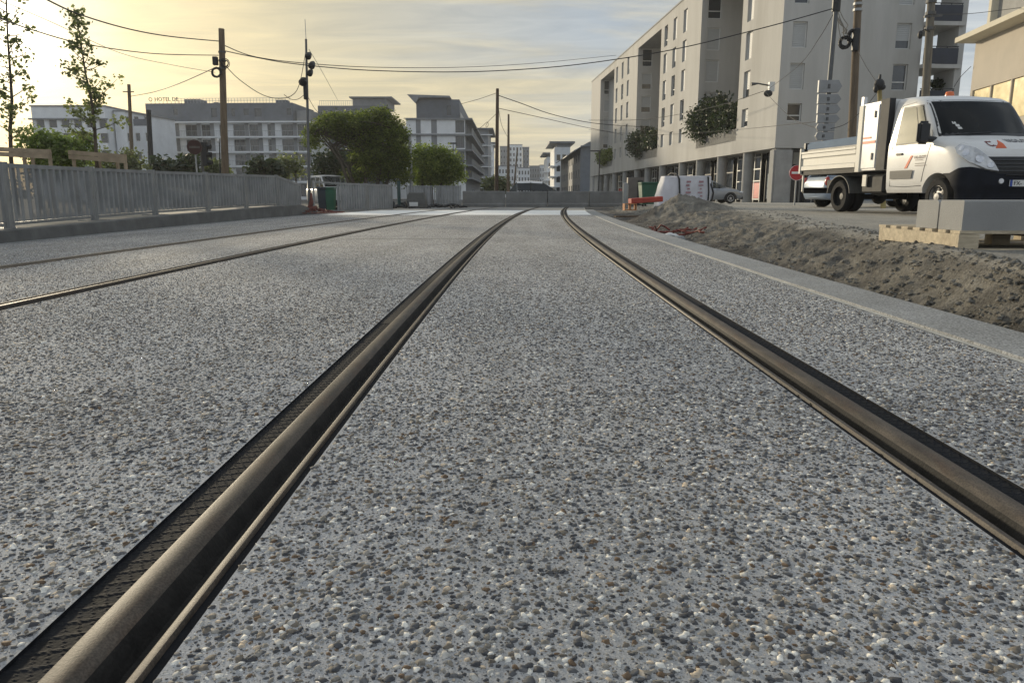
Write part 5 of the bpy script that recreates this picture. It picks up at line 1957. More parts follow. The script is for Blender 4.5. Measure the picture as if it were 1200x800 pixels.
# tipper bed
bed = MB()
bed.box(-1.80, -1.0, 0.86, 0.60, 1.0, 0.955)
bed.build('bed_floor', M_chas, TRK, local=True)
for s in (-1, 1):
    o_ = MB()
    prof_ = [(0.0, 0.96), (0.035, 0.975), (0.035, 1.06), (0.012, 1.085), (0.012, 1.24), (0.035, 1.265), (0.035, 1.35), (0.0, 1.36)]
    pts = [(s * (1.0 + a), z) for a, z in prof_]
    o_.prism(pts + [(s * 0.97, 1.36), (s * 0.97, 0.96)], -1.78, 0.60, 'yz')
    so = o_.build('side_board', M_cream, TRK, local=True)
    MB().box(-1.795, s * 0.965, 1.363, 0.60, s * 1.045, 1.41).build('top_rail', M_cream, so, local=True)
    MB().box(-1.80, s * 0.96, 0.90, -1.74, s * 1.05, 1.50).build('corner_post', M_cream, TRK, local=True)
MB().box(-1.84, -0.96, 0.965, -1.80, 0.96, 1.40).build('tailgate', M_cream, TRK, local=True)
MB().box(-1.70, -0.94, 1.412, 0.58, 0.94, 1.64).build('load_cover', M_tarp, TRK, local=True, bevel=0.04, seg=2)
MB().box(-1.78, -0.965, 1.411, -1.702, 0.965, 1.63).box(-1.702, -0.965, 1.4115, 0.58, -0.945, 1.46).build('cover_trim', M_bpl, TRK, local=True)
MB().box(-1.82, -0.9, 0.42, -1.76, 0.9, 0.56).build('under_run_bar', M_chas, TRK, local=True)
MB().box(-1.75, -0.97, 0.46, -1.70, -0.93, 0.86).build('mudflap_stay', M_cream, TRK, local=True)

# ================================================================== STREET THINGS
M_barr = mat('barrier_concrete', (0.185, 0.185, 0.18), 0.9, 0, 0.14, 1.6, bump=0.35, bscale=30, dirt=((0.115, 0.11, 0.10), 0.7))
M_fence = mat('galvanised_fence', (0.25, 0.258, 0.262), 0.55, 0.35, 0.12, 3)


def fence_sheet_mat():
    m = bpy.data.materials.new('perforated_sheet')
    m.use_nodes = True
    nt = m.node_tree
    out = nt.nodes['Material Output']
    b = nt.nodes['Principled BSDF']
    tc = N(nt, 'ShaderNodeTexCoord')
    nz = N(nt, 'ShaderNodeTexNoise')
    nz.inputs['Scale'].default_value = 2.5
    nz.inputs['Detail'].default_value = 6
    nt.links.new(tc.outputs['Object'], nz.inputs['Vector'])
    nt.links.new(ramp(nt, nz.outputs[0], [(0.3, (0.22, 0.228, 0.232)), (0.7, (0.30, 0.308, 0.312))]), b.inputs['Base Color'])
    b.inputs['Roughness'].default_value = 0.65
    b.inputs['Metallic'].default_value = 0.1
    t = N(nt, 'ShaderNodeBsdfTransparent')
    mx = N(nt, 'ShaderNodeMixShader')
    mx.inputs[0].default_value = 0.12
    nt.links.new(b.outputs[0], mx.inputs[1])
    nt.links.new(t.outputs[0], mx.inputs[2])
    nt.links.new(mx.outputs[0], out.inputs[0])
    return m


M_sheet = fence_sheet_mat()


def fence_panel(a, b, za, zb, H_, label, grp, sheet=True, nr=11):
    """one ribbed panel hung between two feet, from a to b (plan points)"""
    a, b = Vector((*a, za)), Vector((*b, zb))
    d = b - a
    L = d.length
    dh = Vector((d.x, d.y, 0)).normalized()
    nrm = Vector((-dh.y, dh.x, 0))
    t = thing('fence_panel', label, 'fence panel', a, 0, grp)
    up = Vector((0, 0, H_))
    lift = Vector((0, 0, 0.09))
    for p, s in ((a, 1), (b, -1)):
        q = p + d.normalized() * 0.07 * s
        o = MB().bar(q, q + up + Vector((0, 0, 0.05)), 0.06, 0.05).build('post', M_fence, t)
        MB().bar(q - nrm * 0.25 + Vector((0, 0, 0.02)), q + nrm * 0.25 + Vector((0, 0, 0.02)), 0.05, 0.035).build('foot', M_fence, o)
    i0, i1 = a + d.normalized() * 0.12, b - d.normalized() * 0.12
    MB().bar(i0 + up, i1 + up, 0.05, 0.06).build('top_rail', M_fence, t)
    MB().bar(i0 + lift, i1 + lift, 0.035, 0.045).build('bottom_rail', M_fence, t)
    if sheet:
        v = []
        for k in range(nr):
            for f, o_ in ((0.0, -0.03), (0.30, -0.03), (0.42, 0.03), (0.88, 0.03)):
                p = i0.lerp(i1, (k + f) / nr) + nrm * o_
                v.append(p)
        v.append(i1 - nrm * 0.03)
        mb = MB()
        mb.loft([[p + lift + Vector((0, 0, 0.03)) for p in v], [p + up - Vector((0, 0, 0.03)) for p in v]], False)
        mb.build('ribbed_sheet', M_sheet, t)
    return t


FX = [(-7.05, 6.0), (-7.2, 8.5), (-7.36, 11.0), (-7.6, 13.7), (-7.72, 16.3), (-7.62, 18.9), (-7.5, 21.3), (-7.28, 23.5), (-7.15, 25.6)]
WHICH = ['grey ribbed fence panel left of the photo edge, by the kerb', 'leftmost grey ribbed fence panel in view, cut by the photo edge', 'large grey ribbed fence panel under the first tree stake frame',
         'grey ribbed fence panel under the young tree with the staked frame', 'grey ribbed fence panel below the bare brown pole', 'grey ribbed fence panel below the traffic light',
         'grey ribbed fence panel at the foot of the tall wooden pole', 'grey ribbed fence panel just left of the red netting heap']
for k in range(len(FX) - 1):
    (xa, ya), (xb, yb) = FX[k], FX[k + 1]
    fence_panel((xa, ya), (xb, yb), zs(ya) - 0.02, zs(yb) - 0.02, 0.93, WHICH[k], 'grey construction fence panels along the left kerb', nr=12)
FX2 = [(-7.1, 27.0, -0.02, 1.0), (-6.75, 29.4, -0.04, 1.0), (-6.1, 31.7, -0.05, 1.02), (-5.35, 33.9, -0.05, 1.04)]
LB2 = ['sheer fence panel in front of the white van and green bin', 'grey fence panel between the green bin and the big tree', 'grey ribbed fence panel right of the white van, nearest the crossing']
for k in range(3):
    a, b = FX2[k], FX2[k + 1]
    fence_panel(a[:2], b[:2], a[2], b[2], 1.12, LB2[k], 'grey construction fence panels along the left kerb', sheet=(k > 0), nr=10)
FX3 = [(-5.75, 41.0), (-4.3, 41.3), (-2.75, 41.6)]
for k in range(2):
    a, b = FX3[k], FX3[k + 1]
    fence_panel(a, b, 0.0, 0.0, 1.12, ['dark grey fence panel behind the mesh heap, below the second tree', 'dark grey fence panel touching the concrete barrier'][k],
                'grey construction fence panels along the left kerb', nr=8)

# wheelie bins behind the sheer panel
for px, lab, c in ((379, 'dark blue wheelie bin behind the sheer fence panel', (0.02, 0.03, 0.045)), (388, 'green wheelie bin behind the sheer fence panel', (0.015, 0.10, 0.055))):
    q = at(px, 240, 31.5)
    t = thing('wheelie_bin', lab, 'bin', (q.x, 31.5, -0.06), 0, 'wheelie bins behind the fence')
    m_ = mat('bin_plastic_' + ('blue' if c[2] > c[1] * 0.9 and c[1] < 0.05 else 'green'), c, 0.5, 0, 0.15, 4)
    b = MB()
    b.loft([[(x * s, y * s, z) for x, y in ((-0.19, -0.22), (0.19, -0.22), (0.19, 0.22), (-0.19, 0.22))] for z, s in ((0.06, 0.8), (0.9, 1.0), (0.95, 1.06))], True, True)
    b.build('bin_body', m_, t, local=True, bevel=0.02)
    MB().box(-0.21, -0.25, 0.955, 0.21, 0.25, 1.02).build('lid', m_, t, local=True, bevel=0.02)
    for s in (-1, 1):
        MB().cyl((s * 0.16, 0.2, 0.1), (s * 0.21, 0.2, 0.1), 0.1, n=14).build('wheel', M_tyre, t, local=True)

# concrete barrier blocks
bx = [542, 592.5, 641.5, 690, 731]
BY = 42.2
for k in range(4):
    xa, xb = at(bx[k], 235, BY).x + 0.02, at(bx[k + 1], 235, BY).x - 0.02
    t = thing('concrete_barrier', ['leftmost concrete barrier block, joining the dark fence', 'concrete barrier block left of the dark car, second from the left',
                                   'concrete barrier block right below the dark car', 'rightmost concrete barrier block beside the arcade columns'][k], 'barrier', ((xa + xb) / 2, BY, 0),
              R([0.6, -0.5, 0.4, -1.0][k]), 'concrete barrier blocks across the street')
    w = (xb - xa) / 2
    z1 = [0.87, 0.845, 0.86, 0.865][k]
    b = MB()
    b.prism([(-0.24, 0.0), (-0.24, 0.16), (-0.2, 0.2), (-0.19, z1 - 0.03), (-0.16, z1), (0.16, z1), (0.19, z1 - 0.03), (0.2, 0.2), (0.24, 0.16), (0.24, 0.0)], -w, w, 'yz')
    b.build('block', M_barr, t, local=True, bevel=0.012)
    for s in (-0.5, 0.5):
        MB().tube([(s * w - 0.08, 0, z1 - 0.02), (s * w - 0.06, 0, z1 + 0.05), (s * w + 0.06, 0, z1 + 0.05), (s * w + 0.08, 0, z1 - 0.02)], 0.012, 6).build('lifting_loop', M_rimdark, t, local=True)


# ---------------------------------------------------------------- poles
def pole(name, label, cat, pb, pt, Y, r0, r1, m, zbase=-0.05, parts=None):
    """upright pole: pixel of a low visible point gives the place, pixel of the top the height"""
    b, t_ = at(pb[0], pb[1], Y), at(pt[0], pt[1], Y)
    x = b.x
    th = thing(name, label, cat, (x, Y, zbase))
    lean = (t_.x - b.x) / max(0.1, t_.z - b.z)
    f = MB()
    n = 7
    pts = [(x + lean * (zbase + (t_.z - zbase) * k / n - b.z), Y, zbase + (t_.z - zbase) * k / n) for k in range(n + 1)]
    f.tube(pts, [r0 + (r1 - r0) * k / n for k in range(n + 1)], 12)
    f.build('pole', m, th, smooth=True)
    return th, (lambda z: Vector((x + lean * (z - b.z), Y, z)))


def coil(mb, c, r, n, tr, seed):
    rr = random.Random(seed)
    for k in range(n):
        a0 = rr.random() * 6
        tilt = rr.uniform(-0.6, 0.6)
        rad = r * rr.uniform(0.6, 1.1)
        pts = [(c[0] + rad * math.cos(a0 + q), c[1] + rad * 0.5 * math.sin(a0 + q) * tilt + rr.uniform(-.02, .02), c[2] + rad * math.sin(a0 + q)) for q in np.linspace(0, 6.0, 14)]
        mb.tube(pts, tr, 5)


t, P1 = pole('wooden_pole', 'tall weathered wooden telephone pole with cable coils in front of the hotel', 'pole', (264, 205), (259.5, 34), 29, 0.145, 0.105, M_wood)
zb_ = at(260, 72, 29).z
f = MB()
f.box(P1(zb_).x - 0.30, 28.8, zb_ - 0.16, P1(zb_).x - 0.12, 28.95, zb_ + 0.14)
f.build('junction_box', M_black, t, bevel=0.02)
f = MB()
coil(f, (P1(zb_).x - 0.18, 28.82, zb_ - 0.42), 0.17, 5, 0.018, 3)
coil(f, (P1(zb_).x + 0.16, 28.82, zb_ - 0.1), 0.16, 4, 0.015, 4)
f.build('cable_coil', M_black, t)
f = MB()
for z in (zb_ + 0.32, zb_ + 0.02, zb_ - 0.25):
    f.cyl(P1(z) - Vector((0, 0, 0.03)), P1(z) + Vector((0, 0, 0.03)), 0.135, n=12)
f.build('steel_band', M_rimdark, t)

t, P2 = pole('lamp_column', 'slim grey street column with three black floodlights at its top, left of the big tree', 'lamp post', (362, 205), (358.6, 46), 32, 0.07, 0.045, mat('mast_grey', (0.10, 0.105, 0.11), 0.55, 0.3, 0.1, 5))
top_ = P2(at(358.6, 46, 32).z)
for dx, dz, rr_ in ((0.10, -0.62, 0.13), (0.22, -0.98, 0.14), (0.13, -1.28, 0.12), (-0.17, -1.62, 0.17)):
    f = MB()
    c = top_ + Vector((dx, -0.05, dz))
    f.tube([c + Vector((0.02, 0.12, 0.08)), c, c + Vector((-0.01, -0.14, -0.10)), c + Vector((-0.01, -0.16, -0.12))], [rr_ * 0.5, rr_ * 0.9, rr_, rr_ * 0.7], 12)
    f.build('floodlight', M_black, t, smooth=True)
f = MB()
f.cyl(top_, top_ + Vector((0, 0, 0.75)), 0.012, n=6)
f.build('aerial', M_rail, t)
f = MB()
f.cbox((P2(3.9).x, 31.9, at(359, 109, 32).z), (0.16, 0.2, 0.55))
f.build('control_box', M_black, t, bevel=0.02)

t, P3 = pole('bare_pole', 'thin brown wooden pole rising in front of the white house, left of the hotel', 'pole', (155, 190), (151, 99), 50, 0.13, 0.10, M_wood)
MB().bar(P3(at(151, 108, 50).z) - Vector((0.35, 0.1, 0)), P3(at(151, 108, 50).z) + Vector((0.35, -0.1, 0)), 0.06).build('crossarm', M_wood, t)
t, P4 = pole('ivy_pole', 'dark pole wrapped in ivy at the left corner of the hotel', 'pole', (177, 190), (174, 129), 52, 0.19, 0.15, M_black)
t, P5 = pole('street_pole', 'tallest dark pole in the street gap, left of the dark car', 'pole', (582, 215), (583, 104), 56, 0.15, 0.11, mat('dark_wood', (0.075, 0.05, 0.035), 0.85, 0, 0.25, 3, bump=0.2, bscale=30, stretch=(4, 4, 0.4)))
t, P6 = pole('street_pole', 'middle brown pole in the street gap, just right of the tallest one', 'pole', (595.5, 215), (596, 134), 74, 0.17, 0.09, M_wood)
t, P7 = pole('street_pole', 'shortest farthest pole in the street gap, leaning right before the towers', 'pole', (603, 212), (606.5, 173), 110, 0.14, 0.10, M_wood)
t, P8 = pole('grey_lamp_post', 'plain grey post between the two green trees behind the fence', 'lamp post', (482, 215), (480, 160), 44, 0.11, 0.10, M_rail)
t, P9 = pole('street_lamp', 'thin dark street lamp with a flat head in front of the white corner block', 'lamp post', (531.5, 215), (531, 168), 90, 0.07, 0.05, M_black)
MB().cbox(at(531, 168, 90) + Vector((0, 0, 0)), (0.9, 0.5, 0.15)).build('lamp_head', M_black, t)
t, P10 = pole('street_lamp', 'dark street lamp against the left end of the cream block', 'lamp post', (702, 205), (703, 178), 100, 0.09, 0.06, M_black)
MB().cbox(at(698, 177, 100), (1.4, 0.4, 0.15)).build('lamp_head', M_black, t)

# right side
t, PR1 = pole('signal_mast', 'grey steel mast carrying six direction signs seen from behind, left of the truck', 'sign post', (966, 165), (981, -4), 25.5, 0.085, 0.07, mat('mast_grey', (0.10, 0.105, 0.11), 0.55, 0.3, 0.1, 5), zbase=YARD)
M_signback = mat('sign_back_grey', (0.27, 0.275, 0.28), 0.55, 0.3, 0.1, 3)
for px0, px1, y0, y1, sk in ((957.5, 986, 94.5, 109, 1), (957, 985, 111, 122, 1), (956.5, 984, 123, 133.5, 1), (956, 983, 134.8, 144.3, 1), (955, 977, 145.2, 154, -1), (954, 976, 155, 164.5, -1)):
    Y_ = 25.38
    a, b = at(px0, y1, Y_), at(px1, y0, Y_)
    f = MB()
    tip = 0.12
    if sk > 0:
        poly = [(a.x, a.z), (b.x - tip, a.z), (b.x, (a.z + b.z) / 2), (b.x - tip, b.z), (a.x, b.z)]
    else:
        poly = [(a.x, (a.z + b.z) / 2), (a.x + tip * 0.5, a.z), (b.x, a.z), (b.x, b.z), (a.x + tip * 0.5, b.z)]
    f.prism(poly, Y_ - 0.11, Y_ - 0.0)
    o = f.build('direction_sign', M_signback, t, bevel=0.006)
    f = MB()
    f.cbox(((a.x + b.x) / 2 - 0.05, Y_ - 0.12, (a.z + b.z) / 2), (0.07, 0.03, (b.z - a.z) * 0.35))
    f.build('sign_clamp', M_rimdark, o)
MB().cyl(PR1(at(981, 4, 25.5).z) - Vector((0, 0, 0.25)), PR1(at(981, 4, 25.5).z) + Vector((0, 0, 0.1)), 0.13, n=10).build('mast_collar', M_black, t)

t, PR2 = pole('wooden_pole', 'brown wooden telephone pole with black cable coil beside the direction signs', 'pole', (998, 165), (1006, -6), 27, 0.15, 0.12, M_wood, zbase=YARD)
f = MB()
c = at(990, 50, 26.8)
coil(f, (c.x, c.y, c.z), 0.19, 8, 0.028, 5)
coil(f, (c.x + 0.28, c.y, c.z + 0.22), 0.20, 7, 0.028, 6)
f.build('cable_coil', M_black, t)
f = MB()
c2 = at(1003, 47, 26.75)
f.cbox(c2, (0.22, 0.2, 0.75))
f.build('junction_box', M_black, t, bevel=0.04)
f = MB()
rr = random.Random(3)
for k in range(7):
    a = at(979 + rr.uniform(-1, 4), 8 + rr.uniform(0, 14), 26.2)
    b = at(988 + rr.uniform(-3, 8), 42 + rr.uniform(-6, 6), 26.7)
    mid = (a + b) / 2 + Vector((rr.uniform(-.2, .3), 0, -0.35 * rr.random()))
    f.tube([a, (a + mid) / 2 + Vector((0, 0, -.05)), mid, (mid + b) / 2 + Vector((0, 0, -.06)), b], 0.014, 5)
f.build('loose_cable', mat('pale_cable', (0.22, 0.21, 0.19), 0.7), t)
f = MB()
for y in (5, 12):
    f.cyl(PR2(at(1006, y, 27).z) - Vector((0, 0, .04)), PR2(at(1006, y, 27).z) + Vector((0, 0, .04)), 0.155, n=12)
f.build('steel_band', M_rail, t)

t, PR3 = pole('camera_pole', 'grey wooden pole with a small camera box in front of the corner balconies', 'pole', (1085, 105), (1092, -8), 31, 0.16, 0.14, mat('grey_wood', (0.15, 0.135, 0.11), 0.85, 0, 0.2, 3, bump=0.3, bscale=30, stretch=(4, 4, 0.4)), zbase=YARD)
f = MB()
c = at(1078.5, 41, 30.8)
f.sphere(c, (0.10, 0.10, 0.16))
f.tube([c + Vector((0, 0, 0.1)), c + Vector((0.15, 0, 0.2)), c + Vector((0.35, 0, 0.12))], 0.025, 6)
f.build('camera', M_black, t, smooth=True)
f = MB()
for y in (2, 16, 34):
    f.cyl(PR3(at(1090, y, 31).z) - Vector((0, 0, .06)), PR3(at(1090, y, 31).z) + Vector((0, 0, .06)), 0.19, n=12)
f.build('steel_band', M_rimdark, t)
MB().bar(at(1083, 20, 30.9), at(1104, 18, 30.9), 0.08).build('crossarm', M_rimdark, t)

t, PR4 = pole('short_pole', 'short yellowish pole with a black cable head, seen above the truck cabinet', 'pole', (1031, 112), (1030.5, 96), 22.5, 0.075, 0.06, mat('yellow_wood', (0.30, 0.24, 0.10), 0.8, 0, 0.2, 4), zbase=YARD)
f = MB()
c = at(1030.5, 99, 22.4)
f.sphere(c + Vector((0, 0, 0.0)), (0.15, 0.12, 0.16))
f.cyl(c, c + Vector((0.0, 0, 0.27)), 0.05, 0.03)
f.sphere(c + Vector((0.10, 0, -0.08)), (0.09, 0.09, 0.08))
f.sphere(c + Vector((-0.09, 0, -0.12)), (0.07, 0.08, 0.12))
f.build('cable_head', M_black, t, smooth=True)

# no entry signs
M_signred = mat('sign_red', (0.40, 0.018, 0.022), 0.4, 0, 0.06, 4)
M_signwhite = mat('sign_white', (0.7, 0.7, 0.68), 0.45, 0, 0.04, 4)


def no_entry(label, c, r, rz, zbase, red=None, white=None):
    red, white = red or M_signred, white or M_signwhite
    t = thing('no_entry_sign', label, 'road sign', (c.x, c.y, zbase), rz)
    h = c.z - zbase
    MB().cyl((0, 0.05, 0), (0, 0.05, h + r * 0.7), 0.03, n=10).build('sign_post', M_rail, t, local=True, smooth=True)
    n = 28
    d = MB()
    rg = lambda q, y: [(q * math.cos(2 * PI * k / n), y, h + q * math.sin(2 * PI * k / n)) for k in range(n)]
    d.loft([rg(r, 0.015), rg(r, -0.012), rg(r * 0.97, -0.015)], True, True)
    o = d.build('sign_disc', red, t, local=True)
    b = MB()
    b.loft([rg(r * 1.0, -0.016), rg(r * 0.955, -0.0165)], True, False)
    b.build('white_rim', white, o, local=True)
    MB().box(-r * 0.70, -0.019, h - r * 0.14, r * 0.70, -0.0155, h + r * 0.14).build('white_bar', white, o, local=True)
    return t


no_entry('red no entry sign behind the truck tailgate, before the gable shop', at(934, 202.5, 30), 0.30, R(-4), YARD)
no_entry('dim no entry sign left of the traffic light, before the hotel', at(228, 172.5, 27), 0.26, R(8), 0.1, mat('shaded_sign_red', (0.045, 0.018, 0.016), 0.8, 0, 0.2, 6), mat('shaded_sign_white', (0.10, 0.09, 0.08), 0.8, 0, 0.15, 6))  # backlit face: its shade is painted into both sign colours
# traffic light
c = at(238.5, 181, 27.2)
t = thing('traffic_light', 'black traffic light with three round lenses facing right, before the hotel', 'traffic light', (c.x, 27.2, 0.1))
MB().cyl((c.x - 0.08, 27.25, 0.1), (c.x - 0.08, 27.25, c.z + 0.42), 0.05, n=10).build('post', M_rimdark, t)
o = MB().box(c.x - 0.02, 27.05, c.z - 0.40, c.x + 0.16, 27.25, c.z + 0.42).build('housing', M_black, t, bevel=0.02)
for k in range(3):
    z = c.z + 0.27 - k * 0.27
    MB().tube([(c.x + 0.16, 27.15, z), (c.x + 0.30, 27.15, z - 0.01)], [0.09, 0.085], 12).build('visor', M_black, o)
    MB().tube([(c.x + 0.161, 27.15, z), (c.x + 0.17, 27.15, z)], [0.075, 0.07], 12).build('lens', mat('lens_' + ['red', 'amber', 'green'][k], [(0.2, 0.01, 0.01), (0.25, 0.12, 0.01), (0.01, 0.12, 0.07)][k], 0.3), o)
# small lamp post by the hotel
t, P11 = pole('small_lamp_post', 'short thin lamp post with a white head beside the wooden pole, before the hotel', 'lamp post', (258, 200), (257, 163), 40, 0.035, 0.03, M_black)
MB().sphere(at(255.8, 165, 40), (0.08, 0.08, 0.14), 8, 6).build('lamp_head', M_wframe, t, smooth=True)
# wall lamp on the corner of the cream block
c = at(897, 104, 51.5)
t = thing('wall_lamp', 'small lamp and camera bracket fixed to the corner of the cream block', 'lamp', c)
f = MB()
f.cbox(c + Vector((0.35, -0.1, 0.1)), (0.35, 0.3, 0.6))
f.build('bracket_box', M_wframe, t)
MB().tube([c + Vector((0.2, 0, 0.2)), c + Vector((-0.6, -0.3, 0.28)), c + Vector((-1.1, -0.4, 0.22))], [0.05, 0.05, 0.12], 8).build('lamp_arm', M_rimdark, t)
MB().sphere(c + Vector((0.1, -0.3, -0.35)), (0.3, 0.2, 0.22), 10, 6).build('camera', M_black, t, smooth=True)


# ---------------------------------------------------------------- overhead cables
M_cable = mat('black_cable', (0.02, 0.02, 0.022), 0.7, 0, 0.1, 3)


def cable(label, pts, r):
    """pts = [(px, py, Y)], joined by a smooth curve"""
    P_ = [at(*p) for p in pts]
    out = []
    n = len(P_)
    for i in range(n - 1):
        p0, p1, p2, p3 = P_[max(i - 1, 0)], P_[i], P_[i + 1], P_[min(i + 2, n - 1)]
        for k in range(6):
            u = k / 6
            out.append(0.5 * ((2 * p1) + (p2 - p0) * u + (2 * p0 - 5 * p1 + 4 * p2 - p3) * u * u + (3 * p1 - p0 - 3 * p2 + p3) * u ** 3))
    out.append(P_[-1])
    o = MB().tube(out, r, 5).build('overhead_cable', M_cable)
    return tag(o, label, 'cable', 'overhead cables')


cable('highest cable at the left, swooping from the photo top to the wooden pole', [(40, -8, 14), (90, 16, 17), (150, 34, 21), (200, 43, 25), (257, 48.5, 29)], 0.017)
cable('second cable at the left, from the first tree to the wooden pole', [(-10, 18, 14), (40, 36, 17), (100, 52, 21), (180, 63, 25), (256, 65, 29)], 0.014)
cable('thin faint cable crossing the sun glow down to the wooden pole', [(-10, -4, 20), (60, 26, 22), (140, 62, 25), (200, 76, 27), (252, 85, 29)], 0.008)
cable('cable falling left from the wooden pole to the thin brown pole', [(253, 79, 29), (210, 98, 36), (180, 108, 44), (153, 113, 50)], 0.018)
cable('lower long cable from the wooden pole across the sky to the signal mast', [(264, 60, 29), (300, 67.5, 29), (345, 75, 29), (430, 82.5, 29), (540, 84.5, 29), (640, 79.5, 28.5), (720, 70, 28), (800, 56, 27), (900, 31.5, 26), (981, 9, 25.5)], 0.017)
cable('upper long cable from the wooden pole to the roof of the cream block', [(264, 54, 29), (300, 67, 33), (360, 74.5, 38), (440, 79, 45), (540, 79, 55), (630, 74, 66), (722, 65, 80)], 0.018)
cable('slack cable looping from the wooden pole to the lamp column', [(265, 78, 29), (280, 93, 29.5), (305, 110, 30.3), (325, 115.5, 30.8), (342, 112, 31.3), (351, 98, 31.6), (358, 62, 32)], 0.014)
cable('short slack cable hanging beside the lamp column below its middle', [(333, 111, 31), (341, 116.5, 31.4), (350, 116, 31.8), (358.5, 109, 32)], 0.012)
cable('thin stay running right and down from the lamp column head', [(362, 58, 32), (378, 85, 40), (396, 118, 60)], 0.010)
cable('thin stay running down from the lamp column middle towards the tree', [(360, 112, 32), (368, 126, 33), (374, 133, 34)], 0.010)
cable('upper cable from the tallest street pole to the cream block', [(584, 112, 56), (610, 121, 58), (650, 135, 64), (700, 145, 76), (757, 149, 88)], 0.030)
cable('lower cable from the tallest street pole to the cream block', [(584, 127, 56), (630, 137, 62), (680, 148, 72), (730, 158, 85)], 0.022)
cable('cable dipping left from the tallest street pole', [(582, 109, 56), (562, 116, 56), (540, 122, 56)], 0.016)
cable('cable with a hanging loop left of the tallest street pole', [(581, 134, 56), (571, 144, 56), (569.5, 149, 56), (572, 147.5, 56), (571, 143, 56), (564, 149, 56), (556, 153, 56)], 0.016)
cable('wire sagging between the two nearest street poles', [(584, 126, 56), (588, 147, 64), (595, 161, 74)], 0.018)
cable('thin wire along the upper floors of the cream block', [(690, 141, 80), (755, 140, 74), (830, 127, 60), (895, 107, 51)], 0.022)
cable('thin wire along the podium of the cream block', [(690, 152, 80), (760, 158, 74), (840, 154, 58), (955, 143, 26)], 0.012)
cable('wire from the corner lamp of the block down to the direction signs', [(897, 108, 51), (910, 122, 44), (930, 140, 34), (957, 150, 25.6)], 0.013)
cable('wire rising from the corner lamp to the signal mast top', [(897, 107, 51), (935, 78, 38), (960, 45, 30), (978, 14, 25.6)], 0.012)
cable('wire falling from the wooden pole to the short pole above the truck', [(1003, 55, 27), (1015, 78, 25), (1029, 99, 22.5)], 0.010)
cable('slack wire between the direction signs and the short pole', [(968, 152, 25.5), (990, 146, 24.6), (1012, 128, 23.5), (1028, 108, 22.5)], 0.009)
cable('wire running left from the camera pole to the wooden pole', [(1006, 20, 27), (1045, 19, 29), (1083, 21, 31)], 0.010) if False else None
cable('wire leaving the camera pole to the right, past the beige building', [(1094, 17, 31), (1140, 16, 34), (1205, 8, 36)], 0.012)
cable('short wire slanting in the sky gap left of the beige building', [(1118, 102, 45), (1126, 90, 42), (1138, 78, 41)], 0.016)

# ---------------------------------------------------------------- pallet with kerb stones
M_pal = mat('pallet_wood', (0.50, 0.425, 0.305), 0.85, 0, 0.18, 5, bump=0.25, bscale=60, stretch=(1, 5, 5), dirt=((0.25, 0.20, 0.14), 0.6))
M_stone = mat('cast_kerb_stone', (0.29, 0.29, 0.285), 0.85, 0, 0.08, 2.5, bump=0.25, bscale=120, dirt=((0.26, 0.255, 0.24), 0.4))
PX, PY = 3.06, 5.12
PAL = thing('pallet', 'pale wooden pallet at the bank edge, carrying kerb stones', 'pallet', (PX, PY, YARD - 0.005), R(-1))
for k, y in enumerate((0.0, 0.53, 1.06)):
    MB().box(0, y, 0.0, 1.25, y + 0.1, 0.018).build('bottom_board', M_pal, PAL, local=True)
    for x in (0.0, 0.55, 1.11):
        MB().box(x + 0.003, y + 0.002, 0.0185, x + 0.137, y + 0.098, 0.094).build('block', M_pal, PAL, local=True)
MB().box(-0.004, 0.0, 0.020, 0.0025, 1.16, 0.118).build('side_board', M_pal, PAL, local=True)
for x in (0.0, 0.55, 1.11):
    MB().box(x + 0.003, 0.0, 0.0945, x + 0.137, 1.16, 0.1155).build('stringer_board', M_pal, PAL, local=True)
for k in range(7):
    y = 0.0 + k * 0.177
    MB().box(0.0, y, 0.1195, 1.25, y + 0.098 + (0.02 if k in (0, 6) else 0), 0.140).build('deck_board', M_pal, PAL, local=True)
for k, (y0, lab) in enumerate(((0.02, 'front grey kerb stone lying on the pallet, nearest the camera'), (0.345, 'rear grey kerb stone on the pallet, with a rounded front edge'))):
    t = MB()
    z0, z1 = YARD - 0.005 + 0.1405, YARD - 0.005 + 0.345
    y0, y1 = PY + y0, PY + y0 + 0.285
    rr_ = 0.012 if k == 0 else 0.03
    poly = [(y0, z0), (y1, z0), (y1, z1 - 0.012), (y1 - 0.012, z1)]
    poly += [(y0 + rr_ - rr_ * math.sin(a), z1 - rr_ + rr_ * math.cos(a)) for a in np.linspace(0, PI / 2, 5)]
    t.prism(poly, PX + 0.02 + 0.012 * k, PX + 1.03, 'yz')
    tag(t.build('kerb_stone', M_stone), lab, 'kerb stone', 'kerb stones on the pallet')

